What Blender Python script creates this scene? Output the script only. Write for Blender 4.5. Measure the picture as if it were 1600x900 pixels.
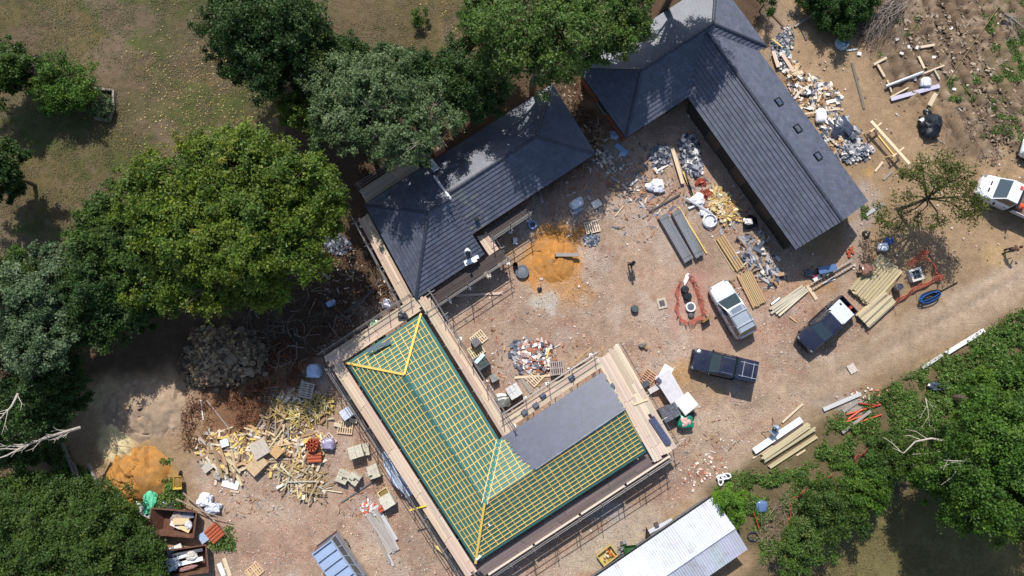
import bpy, math, random
import numpy as np
from mathutils import Vector, Matrix, Euler

for _o in list(bpy.data.objects):
    bpy.data.objects.remove(_o)
SC = bpy.context.scene
COL = SC.collection
PI = math.pi
rad = math.radians

# ------------------------------------------------------------------ camera, sky, sun, exposure
CAM_H, FPX, TILT = 55.0, 1067.0, rad(6.4)
cam = bpy.data.cameras.new('camera')
cam.sensor_width = 36.0
cam.lens = 36.0 * FPX / 1600.0
cam.clip_start, cam.clip_end = 0.5, 2000.0
camo = bpy.data.objects.new('camera', cam)
camo.location = (0, 0, CAM_H)
camo.rotation_euler = (TILT, 0, 0)
COL.objects.link(camo)
SC.camera = camo

SUN_EL, SUN_AZ = 49.0, -8.0          # azimuth clockwise from +Y (the top of the picture)
world = bpy.data.worlds.new('World')
SC.world = world
world.use_nodes = True
wn = world.node_tree
wn.nodes.clear()
sky = wn.nodes.new('ShaderNodeTexSky')
sky.sky_type = 'NISHITA'
sky.sun_disc = False
sky.sun_elevation = rad(SUN_EL)
sky.sun_rotation = rad(SUN_AZ)
bg = wn.nodes.new('ShaderNodeBackground')
bg.inputs['Strength'].default_value = 0.125
wo = wn.nodes.new('ShaderNodeOutputWorld')
wn.links.new(sky.outputs[0], bg.inputs[0])
wn.links.new(bg.outputs[0], wo.inputs[0])
sl = bpy.data.lights.new('sun', 'SUN')
sl.energy = 4.4
sl.angle = rad(0.53)
sl.color = (1.0, 0.96, 0.9)
so = bpy.data.objects.new('sun', sl)
sd = Vector((math.sin(rad(SUN_AZ)) * math.cos(rad(SUN_EL)), math.cos(rad(SUN_AZ)) * math.cos(rad(SUN_EL)), math.sin(rad(SUN_EL))))
so.rotation_euler = sd.to_track_quat('Z', 'Y').to_euler()
so.location = sd * 90
COL.objects.link(so)
SC.view_settings.view_transform = 'Standard'
SC.view_settings.look = 'None'
SC.view_settings.gamma = 1.0
SC.view_settings.exposure = 0.25
SC.cycles.max_bounces = 5
SC.cycles.diffuse_bounces = 2
SC.cycles.glossy_bounces = 2
SC.cycles.transmission_bounces = 2
SC.cycles.transparent_max_bounces = 4

# ------------------------------------------------------------------ helpers
CT, ST = math.cos(TILT), math.sin(TILT)


def G(px, py, h=0.0):
    """place of a measured survey pixel on the level h metres above the ground"""
    x, y = (px - 800) / FPX, (450 - py) / FPX
    k = (CAM_H - h) / (CT - y * ST)
    return Vector((x * k, (y * CT + ST) * k, h))


def ang(x0, y0, x1, y1, h=0.0):
    d = G(x1, y1, h) - G(x0, y0, h)
    return math.atan2(d.y, d.x)


def lin(r, g, b):
    f = lambda c: (c / 255) / 12.92 if c <= 10 else ((c / 255 + 0.055) / 1.055) ** 2.4
    return (f(r), f(g), f(b))


def jit(c, rng, a=0.1):
    k = 1 + rng.uniform(-a, a)
    return tuple(max(0, v * k * (1 + rng.uniform(-a, a) * 0.3)) for v in c)


_hash_tab = np.random.RandomState(7).rand(256, 256)


def vnoise(x, y, seed=0):
    x = np.asarray(x, float) + seed * 17.31
    y = np.asarray(y, float) + seed * 9.77
    xi, yi = np.floor(x).astype(int), np.floor(y).astype(int)
    fx, fy = x - xi, y - yi
    fx, fy = fx * fx * (3 - 2 * fx), fy * fy * (3 - 2 * fy)
    t = _hash_tab
    a, b = t[xi % 256, yi % 256], t[(xi + 1) % 256, yi % 256]
    c, d = t[xi % 256, (yi + 1) % 256], t[(xi + 1) % 256, (yi + 1) % 256]
    return (a * (1 - fx) + b * fx) * (1 - fy) + (c * (1 - fx) + d * fx) * fy


def fbm(x, y, seed=0, o=4):
    s, a, n = 0, 0.5, 0
    for i in range(o):
        s = s + a * vnoise(np.asarray(x) * 2 ** i, np.asarray(y) * 2 ** i, seed + i)
        n += a
        a *= 0.5
    return s / n


# ---- materials: colour comes from the mesh's own "Col" attribute (or the object's colour), the nodes give grain, wear and relief
MATS = {}


def mat(name, rough=0.8, metal=0.0, nscale=6.0, namt=0.15, bump=0.0, src='attr', stretch=(1, 1, 1), spec=0.3, dirt=0.0, coat=0.0):
    if name in MATS:
        return MATS[name]
    m = bpy.data.materials.new(name)
    m.use_nodes = True
    nt = m.node_tree
    N = nt.nodes
    bs = N['Principled BSDF']
    bs.inputs['Roughness'].default_value = rough
    bs.inputs['Metallic'].default_value = metal
    bs.inputs['Specular IOR Level'].default_value = spec
    if coat:
        bs.inputs['Coat Weight'].default_value = coat
        bs.inputs['Coat Roughness'].default_value = 0.06
    tc = N.new('ShaderNodeTexCoord')
    mp = N.new('ShaderNodeMapping')
    mp.inputs['Scale'].default_value = stretch
    nt.links.new(tc.outputs['Object'], mp.inputs[0])
    no = N.new('ShaderNodeTexNoise')
    no.inputs['Scale'].default_value = nscale
    no.inputs['Detail'].default_value = 5
    no.inputs['Roughness'].default_value = 0.62
    nt.links.new(mp.outputs[0], no.inputs[0])
    mr = N.new('ShaderNodeMapRange')
    mr.inputs[1].default_value, mr.inputs[2].default_value = 0.25, 0.75
    mr.inputs[3].default_value, mr.inputs[4].default_value = 1 - namt, 1 + namt
    nt.links.new(no.outputs[0], mr.inputs[0])
    if src == 'attr':
        at = N.new('ShaderNodeAttribute')
        at.attribute_name = 'Col'
        c0 = at.outputs['Color']
    else:
        at = N.new('ShaderNodeObjectInfo')
        c0 = at.outputs['Color']
    vm = N.new('ShaderNodeVectorMath')
    vm.operation = 'SCALE'
    nt.links.new(c0, vm.inputs[0])
    nt.links.new(mr.outputs[0], vm.inputs['Scale'])
    out = vm.outputs[0]
    if dirt:
        n2 = N.new('ShaderNodeTexNoise')
        n2.inputs['Scale'].default_value = 1.3
        n2.inputs['Detail'].default_value = 6
        nt.links.new(tc.outputs['Object'], n2.inputs[0])
        r2 = N.new('ShaderNodeMapRange')
        r2.inputs[1].default_value, r2.inputs[2].default_value = 0.5, 0.72
        r2.inputs[3].default_value, r2.inputs[4].default_value = 0, dirt
        nt.links.new(n2.outputs[0], r2.inputs[0])
        mx = N.new('ShaderNodeMix')
        mx.data_type = 'RGBA'
        mx.inputs['B'].default_value = (*lin(128, 108, 88), 1)
        nt.links.new(r2.outputs[0], mx.inputs['Factor'])
        nt.links.new(out, mx.inputs['A'])
        out = mx.outputs['Result']
    nt.links.new(out, bs.inputs['Base Color'])
    if bump:
        bp = N.new('ShaderNodeBump')
        bp.inputs['Strength'].default_value = bump
        bp.inputs['Distance'].default_value = 0.03
        nt.links.new(no.outputs[0], bp.inputs['Height'])
        nt.links.new(bp.outputs[0], bs.inputs['Normal'])
    MATS[name] = m
    return m


M_MATTE = mat('matte', 0.85, nscale=5, namt=0.22, bump=0.3)
M_STONE = mat('stone', 0.9, nscale=9, namt=0.3, bump=0.6)
M_TILE = mat('roof_slate', 0.47, nscale=1.1, namt=0.2, bump=0.1, spec=0.55)
M_PLANK = mat('sawn_timber', 0.75, nscale=3, namt=0.3, bump=0.15, src='obj', stretch=(1.4, 9, 5))
M_POLE = mat('galvanised_tube', 0.45, metal=0.5, nscale=3, namt=0.25, src='obj')
M_METAL = mat('metal', 0.4, metal=0.7, nscale=4, namt=0.2)
M_PAINT = mat('car_paint', 0.22, nscale=1.2, namt=0.07, spec=0.5, coat=0.7, dirt=0.12)
M_GLASS = mat('glass', 0.06, nscale=2, namt=0.1, spec=0.9)
M_RUBBER = mat('rubber', 0.9, nscale=8, namt=0.2)
M_PLASTIC = mat('plastic_sheet', 0.3, nscale=4, namt=0.18, spec=0.6, bump=0.3)
M_CLOTH = mat('cloth', 0.9, nscale=6, namt=0.2, bump=0.3)
M_SKIN = mat('skin', 0.6, nscale=4, namt=0.08)
M_SHEET = mat('metal_sheet', 0.55, metal=0.12, nscale=1.3, namt=0.16, dirt=0.42)
M_BARK = mat('bark', 0.95, nscale=7, namt=0.35, bump=0.8)
M_SAND = mat('sand', 0.95, nscale=2.2, namt=0.3, bump=0.9, dirt=0.45)
M_RUST = mat('rusty_steel', 0.8, metal=0.2, nscale=3, namt=0.35, bump=0.3, dirt=0.3)
M_MEMB = mat('roof_membrane', 0.43, nscale=1.6, namt=0.25, bump=0.25, spec=0.6)
M_WALL = mat('wall_face', 0.9, nscale=5, namt=0.18, bump=0.4)

leafm = bpy.data.materials.new('leaf')
leafm.use_nodes = True
_n = leafm.node_tree
_n.nodes.clear()
_a = _n.nodes.new('ShaderNodeAttribute'); _a.attribute_name = 'Col'
_d = _n.nodes.new('ShaderNodeBsdfPrincipled'); _d.inputs['Roughness'].default_value = 0.55; _d.inputs['Specular IOR Level'].default_value = 0.35
_t = _n.nodes.new('ShaderNodeBsdfTranslucent')
_m = _n.nodes.new('ShaderNodeMixShader'); _m.inputs[0].default_value = 0.33
_o2 = _n.nodes.new('ShaderNodeOutputMaterial')
_n.links.new(_a.outputs['Color'], _d.inputs['Base Color'])
_n.links.new(_a.outputs['Color'], _t.inputs['Color'])
_n.links.new(_d.outputs[0], _m.inputs[1]); _n.links.new(_t.outputs[0], _m.inputs[2])
_n.links.new(_m.outputs[0], _o2.inputs[0])
M_LEAF = leafm


class MB:
    """collects shapes into one mesh"""

    def __init__(s):
        s.V, s.F, s.C = [], [], []

    def add(s, verts, faces, col):
        b = len(s.V)
        s.V += [tuple(v) for v in verts]
        for f in faces:
            s.F.append(tuple(i + b for i in f))
            s.C.append(col)
        return s

    def box(s, c, size, col, R=None):
        hx, hy, hz = size[0] / 2, size[1] / 2, size[2] / 2
        pts = [Vector((x * hx, y * hy, z * hz)) for z in (-1, 1) for y in (-1, 1) for x in (-1, 1)]
        if R is not None:
            if not isinstance(R, Matrix):
                R = Matrix.Rotation(R, 3, 'Z')
            pts = [R @ p for p in pts]
        c = Vector(c)
        return s.add([p + c for p in pts], [(0, 2, 3, 1), (4, 5, 7, 6), (0, 1, 5, 4), (2, 6, 7, 3), (0, 4, 6, 2), (1, 3, 7, 5)], col)

    def prism(s, bot, top, col):
        n = len(bot)
        fs = [tuple(range(n - 1, -1, -1)), tuple(range(n, 2 * n))]
        fs += [(i, (i + 1) % n, n + (i + 1) % n, n + i) for i in range(n)]
        return s.add(list(bot) + list(top), fs, col)

    def tube(s, pts, rs, col, n=6, caps=True):
        pts = [Vector(p) for p in pts]
        rings = []
        for i, p in enumerate(pts):
            d = (pts[min(i + 1, len(pts) - 1)] - pts[max(i - 1, 0)])
            d = d.normalized() if d.length > 1e-9 else Vector((0, 0, 1))
            u = d.cross(Vector((0.31, 0.77, 0.2)) if abs(d.z) > 0.9 else Vector((0, 0, 1))).normalized()
            w = d.cross(u)
            r = rs[i] if hasattr(rs, '__len__') else rs
            rings.append([p + (u * math.cos(2 * PI * k / n) + w * math.sin(2 * PI * k / n)) * r for k in range(n)])
        fs = []
        for i in range(len(pts) - 1):
            for k in range(n):
                a, b = i * n + k, i * n + (k + 1) % n
                fs.append((a, a + n, b + n, b))
        if caps:
            fs.append(tuple(range(n)))
            fs.append(tuple((len(pts) - 1) * n + k for k in range(n - 1, -1, -1)))
        return s.add([p for r in rings for p in r], fs, col)

    def lathe(s, prof, col, n=16, c=(0, 0, 0)):
        V = [(c[0] + r * math.cos(2 * PI * k / n), c[1] + r * math.sin(2 * PI * k / n), c[2] + z) for r, z in prof for k in range(n)]
        fs = []
        for i in range(len(prof) - 1):
            for k in range(n):
                a, b = i * n + k, i * n + (k + 1) % n
                fs.append((a, b, b + n, a + n))
        fs.append(tuple(range(n - 1, -1, -1)))
        fs.append(tuple((len(prof) - 1) * n + k for k in range(n)))
        return s.add(V, fs, col)

    def loft(s, rings, col, closed=False, caps=True):
        n = len(rings[0])
        fs = []
        for i in range(len(rings) - 1):
            for k in range(n if closed else n - 1):
                a, b = i * n + k, i * n + (k + 1) % n
                fs.append((a, b, b + n, a + n))
        if caps:
            fs.append(tuple(range(n - 1, -1, -1)))
            fs.append(tuple((len(rings) - 1) * n + k for k in range(n)))
        return s.add([p for r in rings for p in r], fs, col)

    def lump(s, c, size, col, rng, nz=0.2, e=0.7, nu=12, nv=7, rz=0.0, bottom=0.0):
        """soft or rough lump standing on z = c.z (superellipsoid with noise)"""
        V = []
        ph = [rng.uniform(0, 9) for _ in range(4)]
        cr, sr = math.cos(rz), math.sin(rz)
        sg = lambda v: math.copysign(abs(v) ** e, v)
        for j in range(nv):
            th = -PI / 2 + PI * (j + 0.5) / nv
            for k in range(nu):
                f = 2 * PI * k / nu
                q = 1 + nz * (math.sin(3 * f + ph[0] + 2 * th) * 0.4 + math.sin(5 * f + ph[1] - 3 * th) * 0.3 + rng.uniform(-0.5, 0.5))
                x, y = sg(math.cos(th)) * sg(math.cos(f)) * size[0] / 2 * q, sg(math.cos(th)) * sg(math.sin(f)) * size[1] / 2 * q
                z = (sg(math.sin(th)) * q * 0.5 + 0.5) * size[2]
                V.append((c[0] + x * cr - y * sr, c[1] + x * sr + y * cr, c[2] + max(bottom, z)))
        fs = [(j * nu + k, j * nu + (k + 1) % nu, (j + 1) * nu + (k + 1) % nu, (j + 1) * nu + k) for j in range(nv - 1) for k in range(nu)]
        fs.append(tuple(range(nu - 1, -1, -1)))
        fs.append(tuple((nv - 1) * nu + k for k in range(nu)))
        return s.add(V, fs, col)

    def build(s, name, m, smooth=False):
        me = bpy.data.meshes.new(name)
        me.from_pydata(s.V, [], s.F)
        tot = [len(f) for f in s.F]
        c = np.ones((len(s.F), 4), np.float32)
        c[:, :3] = np.array(s.C, np.float32).reshape(-1, 3)
        at = me.color_attributes.new('Col', 'FLOAT_COLOR', 'CORNER')
        at.data.foreach_set('color', np.repeat(c, tot, axis=0).ravel())
        me.materials.append(m)
        if smooth:
            me.polygons.foreach_set('use_smooth', [True] * len(me.polygons))
            me.set_sharp_from_angle(angle=rad(38))
        return me


def tag(o, label=None, cat=None, group=None, kind=None):
    if label: o['label'] = label
    if cat: o['category'] = cat
    if group: o['group'] = group
    if kind: o['kind'] = kind
    return o


def T(name, label, cat, loc=(0, 0, 0), rz=0.0, group=None):
    o = bpy.data.objects.new(name, None)
    o.empty_display_size = 0.2
    o.location = loc
    o.rotation_euler = (0, 0, rz)
    COL.objects.link(o)
    return tag(o, label, cat, group)


def P(name, me, parent=None, m=None, smooth=False, loc=(0, 0, 0), rot=(0, 0, 0), label=None):
    if isinstance(me, MB):
        me = me.build(name, m, smooth)
    o = bpy.data.objects.new(name, me)
    o.location = loc
    o.rotation_euler = rot
    if parent is not None:
        o.parent = parent
    if label: o['label'] = label
    COL.objects.link(o)
    return o


def solo(name, mb, m, label, cat, loc=(0, 0, 0), rz=0.0, group=None, kind=None, smooth=False):
    return tag(P(name, mb, None, m, smooth, loc, (0, 0, rz)), label, cat, group, kind)


def copy_tree(o, parent=None):
    c = o.copy()
    COL.objects.link(c)
    c.parent = parent
    for ch in list(o.children):
        copy_tree(ch, c)
    return c


# shared unit shapes for planks and tubes: scaled per object, coloured by the object's own colour
_b = MB().box((0, 0, 0), (1, 1, 1), (1, 1, 1)).build('plank', M_PLANK)
UNIT_BOX = _b
UNIT_TUBE = MB().tube([(-0.5, 0, 0), (0.5, 0, 0)], 0.5, (1, 1, 1), n=8).build('tube', M_POLE, True)


def bar(name, p0, p1, w, t, col, parent=None, mesh=None, roll=0.0):
    p0, p1 = Vector(p0), Vector(p1)
    d = p1 - p0
    o = bpy.data.objects.new(name, mesh or UNIT_BOX)
    q = d.to_track_quat('X', 'Z').to_matrix()
    if roll: q = q @ Matrix.Rotation(roll, 3, 'X')
    o.rotation_euler = q.to_euler()
    o.scale = (d.length, w, t)
    loc = (p0 + p1) / 2
    if parent is not None:
        o.parent = parent
        loc = loc - parent.location
    o.location = loc
    o.color = (*col, 1)
    COL.objects.link(o)
    return o


def pole(name, p0, p1, d, col, parent=None):
    return bar(name, p0, p1, d, d, col, parent, UNIT_TUBE)


PALE = lin(206, 186, 158); YEL = lin(216, 188, 112); TAN = lin(190, 155, 116); GREY = lin(150, 142, 134); BROWN = lin(122, 98, 76)
WHITE = lin(226, 224, 222); DARK = lin(46, 46, 50); STEEL = lin(150, 152, 156); RUSTY = lin(150, 84, 58); BLUEGREY = lin(120, 128, 142)
PINK = lin(206, 180, 160); BLACK = lin(24, 24, 27); TERRA = lin(168, 84, 56); LIGHTGREY = lin(182, 180, 178)

# ------------------------------------------------------------------ the ground: one sheet out to the horizon
def to_px(x, y, z=0.0):
    zc = -y * ST + (z - CAM_H) * CT
    yc = y * CT + (z - CAM_H) * ST
    return 800 + FPX * x / -zc, 450 - FPX * yc / -zc


def sdf(poly, X, Y):
    """signed distance to a polygon, negative inside"""
    d = np.full(X.shape, 1e9)
    ins = np.zeros(X.shape, bool)
    n = len(poly)
    for i in range(n):
        ax, ay = poly[i]; bx, by = poly[(i + 1) % n]
        ex, ey = bx - ax, by - ay
        wx, wy = X - ax, Y - ay
        t = np.clip((wx * ex + wy * ey) / (ex * ex + ey * ey), 0, 1)
        d = np.minimum(d, np.hypot(wx - ex * t, wy - ey * t))
        if ay != by:
            c = ((ay <= Y) & (Y < by)) | ((by <= Y) & (Y < ay))
            ins ^= c & (X < (bx - ax) * (Y - ay) / (by - ay) + ax)
    return np.where(ins, -d, d)


def ell(cx, cy, rx, ry, X, Y):
    return (np.hypot((X - cx) / rx, (Y - cy) / ry) - 1) * min(rx, ry)


LAWN = [(-900, -700), (760, -700), (745, 70), (600, 110), (425, 195), (330, 240), (180, 345), (0, 445), (-900, 470)]
YARD = [(540, 480), (760, 300), (930, 235), (1075, 160), (1262, 405), (1345, 385), (1400, 480), (1250, 640), (1110, 760), (930, 905), (930, 1300), (330, 1300), (300, 720), (420, 640)]
TRACK = [(1190, 600), (1400, 500), (1700, 345), (1700, 425), (1330, 612), (1200, 690), (1100, 752), (1050, 690)]
RUTS = [(1395, -80), (1640, -80), (1640, 255), (1490, 235), (1360, 120)]
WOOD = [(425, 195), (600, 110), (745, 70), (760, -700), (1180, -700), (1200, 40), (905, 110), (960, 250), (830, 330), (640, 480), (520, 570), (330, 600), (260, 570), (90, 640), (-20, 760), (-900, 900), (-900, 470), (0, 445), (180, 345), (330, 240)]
LAWN2 = [(1270, 1400), (1290, 890), (1420, 760), (1640, 640), (2300, 500), (2300, 1400)]
VERGE = [(1105, 762), (1200, 706), (1345, 615), (1660, 465), (2300, 300), (2300, 560), (1620, 700), (1310, 900), (1280, 1200), (1150, 1200), (1170, 860)]


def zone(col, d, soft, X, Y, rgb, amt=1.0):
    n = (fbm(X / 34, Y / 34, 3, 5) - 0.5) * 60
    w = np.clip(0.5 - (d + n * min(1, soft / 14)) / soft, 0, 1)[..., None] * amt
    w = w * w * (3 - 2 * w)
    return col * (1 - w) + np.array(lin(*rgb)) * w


ax = np.concatenate([-np.geomspace(600, 48.5, 16), np.arange(-47, 47.01, 0.2), np.geomspace(48.5, 600, 16)])
ay = np.concatenate([-np.geomspace(600, 23.5, 16), np.arange(-22, 37.01, 0.2), np.geomspace(38.5, 600, 16)])
GX, GY = np.meshgrid(ax, ay)
_fx = np.clip(GX, -60, 60); _fy = np.clip(GY, -40, 60)
PX_, PY_ = to_px(_fx, _fy)
gc = np.ones(GX.shape + (3,)) * np.array(lin(147, 123, 96))
n1 = fbm(GX / 5, GY / 5, 11, 4); n2 = fbm(GX / 1.3, GY / 1.3, 21, 4); n3 = fbm(GX / 14, GY / 14, 31, 3)
gc = zone(gc, sdf(YARD, PX_, PY_), 36, PX_, PY_, (161, 137, 117))
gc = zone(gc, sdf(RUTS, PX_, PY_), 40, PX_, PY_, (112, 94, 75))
gc = zone(gc, sdf(VERGE, PX_, PY_), 26, PX_, PY_, (100, 88, 64))
gc = zone(gc, sdf(TRACK, PX_, PY_), 44, PX_, PY_, (163, 141, 119))
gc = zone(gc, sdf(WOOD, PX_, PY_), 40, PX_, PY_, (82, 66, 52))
lawn_d = sdf(LAWN, PX_, PY_)
gc = zone(gc, lawn_d, 30, PX_, PY_, (96, 85, 56))
lw = np.clip(-lawn_d / 20, 0, 1)[..., None]
for (s, sd_, th, rgb, a) in ((4.5, 41, 0.48, (70, 80, 42), 0.85), (2.6, 42, 0.55, (108, 92, 76), 0.8), (0.8, 43, 0.52, (100, 86, 68), 0.55), (7.0, 44, 0.56, (102, 86, 68), 0.6), (0.5, 45, 0.55, (66, 68, 42), 0.5)):
    w = np.clip((fbm(GX / s, GY / s * 1.3, sd_, 5) - th) / 0.12, 0, 1)[..., None] * lw * a
    gc = gc * (1 - w) + np.array(lin(*rgb)) * w
gc = zone(gc, sdf(LAWN2, PX_, PY_), 20, PX_, PY_, (98, 90, 58))
# yard stains: brick dust, pale dust, clay
yd = np.clip(-sdf(YARD, PX_, PY_) / 30, 0, 1)[..., None]
for (s, sd_, th, rgb, a) in ((3.2, 51, 0.55, (160, 124, 106), 0.5), (2.2, 52, 0.56, (172, 156, 142), 0.55), (4.6, 53, 0.58, (138, 118, 100), 0.6), (1.0, 54, 0.6, (140, 108, 92), 0.5)):
    w = np.clip((fbm(GX / s, GY / s, sd_, 5) - th) / 0.1, 0, 1)[..., None] * yd * a
    gc = gc * (1 - w) + np.array(lin(*rgb)) * w
for (cx, cy, rx, ry, soft, rgb, a) in (
        (868, 412, 50, 62, 14, (180, 126, 66), 0.92), (885, 458, 42, 28, 26, (168, 130, 92), 0.7), (800, 375, 26, 40, 30, (158, 128, 94), 0.6),
        (852, 474, 26, 12, 14, (178, 172, 160), 0.8), (818, 462, 26, 10, 14, (176, 164, 146), 0.6), (860, 490, 16, 8, 8, (186, 180, 170), 0.7),
        (1262, 446, 46, 16, 18, (150, 116, 78), 0.7), (1085, 605, 40, 26, 30, (160, 132, 96), 0.6), (1062, 590, 18, 20, 16, (166, 130, 84), 0.6),
        (215, 738, 56, 48, 16, (160, 124, 78), 0.8), (190, 640, 60, 50, 40, (186, 164, 128), 0.8), (178, 690, 26, 44, 22, (204, 184, 140), 0.85), (240, 640, 60, 40, 30, (150, 126, 110), 0.6),
        (925, 868, 34, 26, 14, (164, 150, 130), 0.8), (962, 842, 44, 20, 12, (170, 156, 136), 0.85), (1010, 812, 46, 16, 12, (168, 152, 134), 0.8), (1045, 790, 30, 14, 14, (166, 148, 128), 0.7), (945, 795, 26, 16, 12, (150, 148, 144), 0.7),
        (1310, 632, 46, 12, 14, (158, 146, 136), 0.8), (1330, 420, 30, 26, 24, (140, 124, 108), 0.5), (1345, 330, 22, 50, 18, (158, 142, 132), 0.7), (1215, 60, 26, 60, 24, (140, 126, 112), 0.5),
        (1555, 402, 20, 12, 12, (172, 146, 104), 0.6), (1090, 660, 60, 26, 30, (170, 150, 130), 0.6), (560, 855, 40, 18, 20, (176, 156, 136), 0.6), (420, 800, 80, 36, 50, (172, 148, 128), 0.6),
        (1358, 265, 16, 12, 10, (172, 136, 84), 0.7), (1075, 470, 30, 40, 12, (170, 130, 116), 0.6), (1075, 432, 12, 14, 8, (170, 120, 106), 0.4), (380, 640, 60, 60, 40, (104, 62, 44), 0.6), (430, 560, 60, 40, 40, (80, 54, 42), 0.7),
        (1565, 95, 40, 50, 40, (100, 94, 58), 0.5), (1480, 60, 16, 40, 30, (110, 98, 66), 0.3), (1500, 145, 34, 16, 20, (96, 94, 56), 0.4), (965, 245, 40, 30, 20, (140, 134, 124), 0.6), (905, 690, 10, 6, 6, (150, 140, 130), 0.3),
        (1455, 175, 50, 40, 40, (150, 124, 96), 0.5), (1300, 180, 60, 90, 50, (158, 132, 104), 0.6), (1570, 300, 40, 30, 30, (146, 118, 84), 0.5), (480, 40, 60, 80, 50, (98, 82, 64), 0.5), (270, 60, 60, 40, 50, (98, 86, 68), 0.4)):
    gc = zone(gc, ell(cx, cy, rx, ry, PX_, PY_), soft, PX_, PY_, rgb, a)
gc *= (0.82 + 0.36 * n2 * 1.0)[..., None]
gc *= (0.86 + 0.28 * n1)[..., None]
gz = (n3 - 0.5) * 0.05 + (n2 - 0.5) * 0.03
# plough ruts and track ruts are real relief; furrow shade is also painted into the colour
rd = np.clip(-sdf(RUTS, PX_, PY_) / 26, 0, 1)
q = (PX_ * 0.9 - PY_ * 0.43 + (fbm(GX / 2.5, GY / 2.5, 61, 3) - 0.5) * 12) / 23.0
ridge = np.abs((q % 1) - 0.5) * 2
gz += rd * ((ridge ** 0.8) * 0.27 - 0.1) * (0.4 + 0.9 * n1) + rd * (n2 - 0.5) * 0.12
gc *= (1 + rd * (ridge - 0.5) * 0.3)[..., None]  # furrows darker, crests lighter: shading put into the soil colour
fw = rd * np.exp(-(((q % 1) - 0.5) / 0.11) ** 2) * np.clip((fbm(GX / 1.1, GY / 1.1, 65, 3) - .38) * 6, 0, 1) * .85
gc = gc * (1 - fw[..., None]) + np.array(lin(60, 47, 37)) * fw[..., None]  # dark lines painted along the furrow bottoms in place of cast shade
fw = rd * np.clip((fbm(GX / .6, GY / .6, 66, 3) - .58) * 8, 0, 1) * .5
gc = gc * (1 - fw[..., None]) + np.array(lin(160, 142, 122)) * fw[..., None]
rt = np.clip(-sdf([(1440, 200), (1640, 200), (1640, 300), (1500, 300)], PX_, PY_) / 20, 0, 1)
gz += rt * (fbm(GX / 0.8, GY / 0.8, 71, 4) - 0.5) * 0.4
tk = (PX_ * 0.46 + PY_ * 0.89)
for c_ in (1125, 1165):
    gz -= np.exp(-((tk - c_) / 7) ** 2) * 0.03 * np.clip((PX_ - 1180) / 60, 0, 1)
    gc *= (1 - 0.1 * np.exp(-((tk - c_ + 12 * n1) / 9) ** 2) * np.clip((PX_ - 1180) / 100, 0, 1))[..., None]
gz += rd * np.maximum(0, fbm(GX / 0.5, GY / 0.5, 81, 3) - 0.56) * 1.1
def polyd(pts):
    d = np.full(PX_.shape, 1e9)
    for (ax_, ay_), (bx_, by_) in zip(pts[:-1], pts[1:]):
        ex, ey = bx_ - ax_, by_ - ay_
        t = np.clip(((PX_ - ax_) * ex + (PY_ - ay_) * ey) / (ex * ex + ey * ey), 0, 1)
        d = np.minimum(d, np.hypot(PX_ - ax_ - ex * t, PY_ - ay_ - ey * t))
    return d


for pts, rgb_, am in (([(1620, 398), (1450, 490), (1330, 545), (1220, 580), (1120, 640), (1000, 720), (930, 780)], (182, 162, 142), .5), ([(1620, 418), (1450, 520), (1330, 580), (1220, 622), (1140, 680), (1050, 740)], (176, 156, 136), .5),
                      ([(1300, 560), (1200, 545), (1080, 520), (960, 470), (900, 420)], (176, 158, 142), .4), ([(1290, 590), (1190, 600), (1060, 545), (950, 500), (880, 480)], (134, 112, 96), .35),
                      ([(1180, 640), (1090, 620), (1010, 560), (960, 520), (830, 510), (740, 480)], (132, 112, 96), .35), ([(560, 905), (470, 820), (390, 770), (310, 750)], (180, 162, 142), .4), ([(520, 905), (430, 840), (350, 800)], (134, 112, 96), .35), ([(640, 905), (600, 850), (520, 790)], (184, 166, 148), .4),
                      ([(1600, 300), (1500, 390), (1420, 500), (1350, 560)], (136, 114, 94), .3), ([(1560, 290), (1470, 370), (1390, 480)], (136, 114, 94), .3)):
    w_ = np.exp(-((polyd(pts) + (n2 - .5) * 10) / 5.0) ** 2)
    w_ = w_ * np.clip((fbm(GX / 1.6, GY / 1.6, 91, 3) - .3) * 4, 0, 1)
    gc = gc * (1 - (w_ * am)[..., None]) + np.array(lin(*rgb_)) * (w_ * am)[..., None]
    gz -= w_ * .02
gz = np.where((np.abs(GX) > 47.1) | (GY > 37.1) | (GY < -22.1), 0, gz)
sp = np.clip(-sdf(YARD, PX_, PY_) / 30, 0, 1) * 0.9 + np.clip(-sdf(TRACK, PX_, PY_) / 30, 0, 1) * 0.35 + 0.15
sp = np.clip(sp, 0, 1) * np.clip(-lawn_d / -20, 0, 1)
ny, nx = GX.shape
idx = np.arange(nx * ny).reshape(ny, nx)
quads = np.stack([idx[:-1, :-1], idx[:-1, 1:], idx[1:, 1:], idx[1:, :-1]], -1).reshape(-1, 4)
me = bpy.data.meshes.new('ground')
me.vertices.add(nx * ny)
me.vertices.foreach_set('co', np.stack([GX, GY, gz], -1).astype(np.float32).ravel())
me.loops.add(quads.size)
me.loops.foreach_set('vertex_index', quads.ravel())
me.polygons.add(len(quads))
me.polygons.foreach_set('loop_start', np.arange(len(quads)) * 4)
me.update(calc_edges=True)
me.polygons.foreach_set('use_smooth', [True] * len(quads))
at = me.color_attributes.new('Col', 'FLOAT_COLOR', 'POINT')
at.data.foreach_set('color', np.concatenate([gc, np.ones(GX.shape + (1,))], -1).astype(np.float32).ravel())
a2 = me.attributes.new('speck', 'FLOAT', 'POINT')
a2.data.foreach_set('value', sp.astype(np.float32).ravel())


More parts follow.
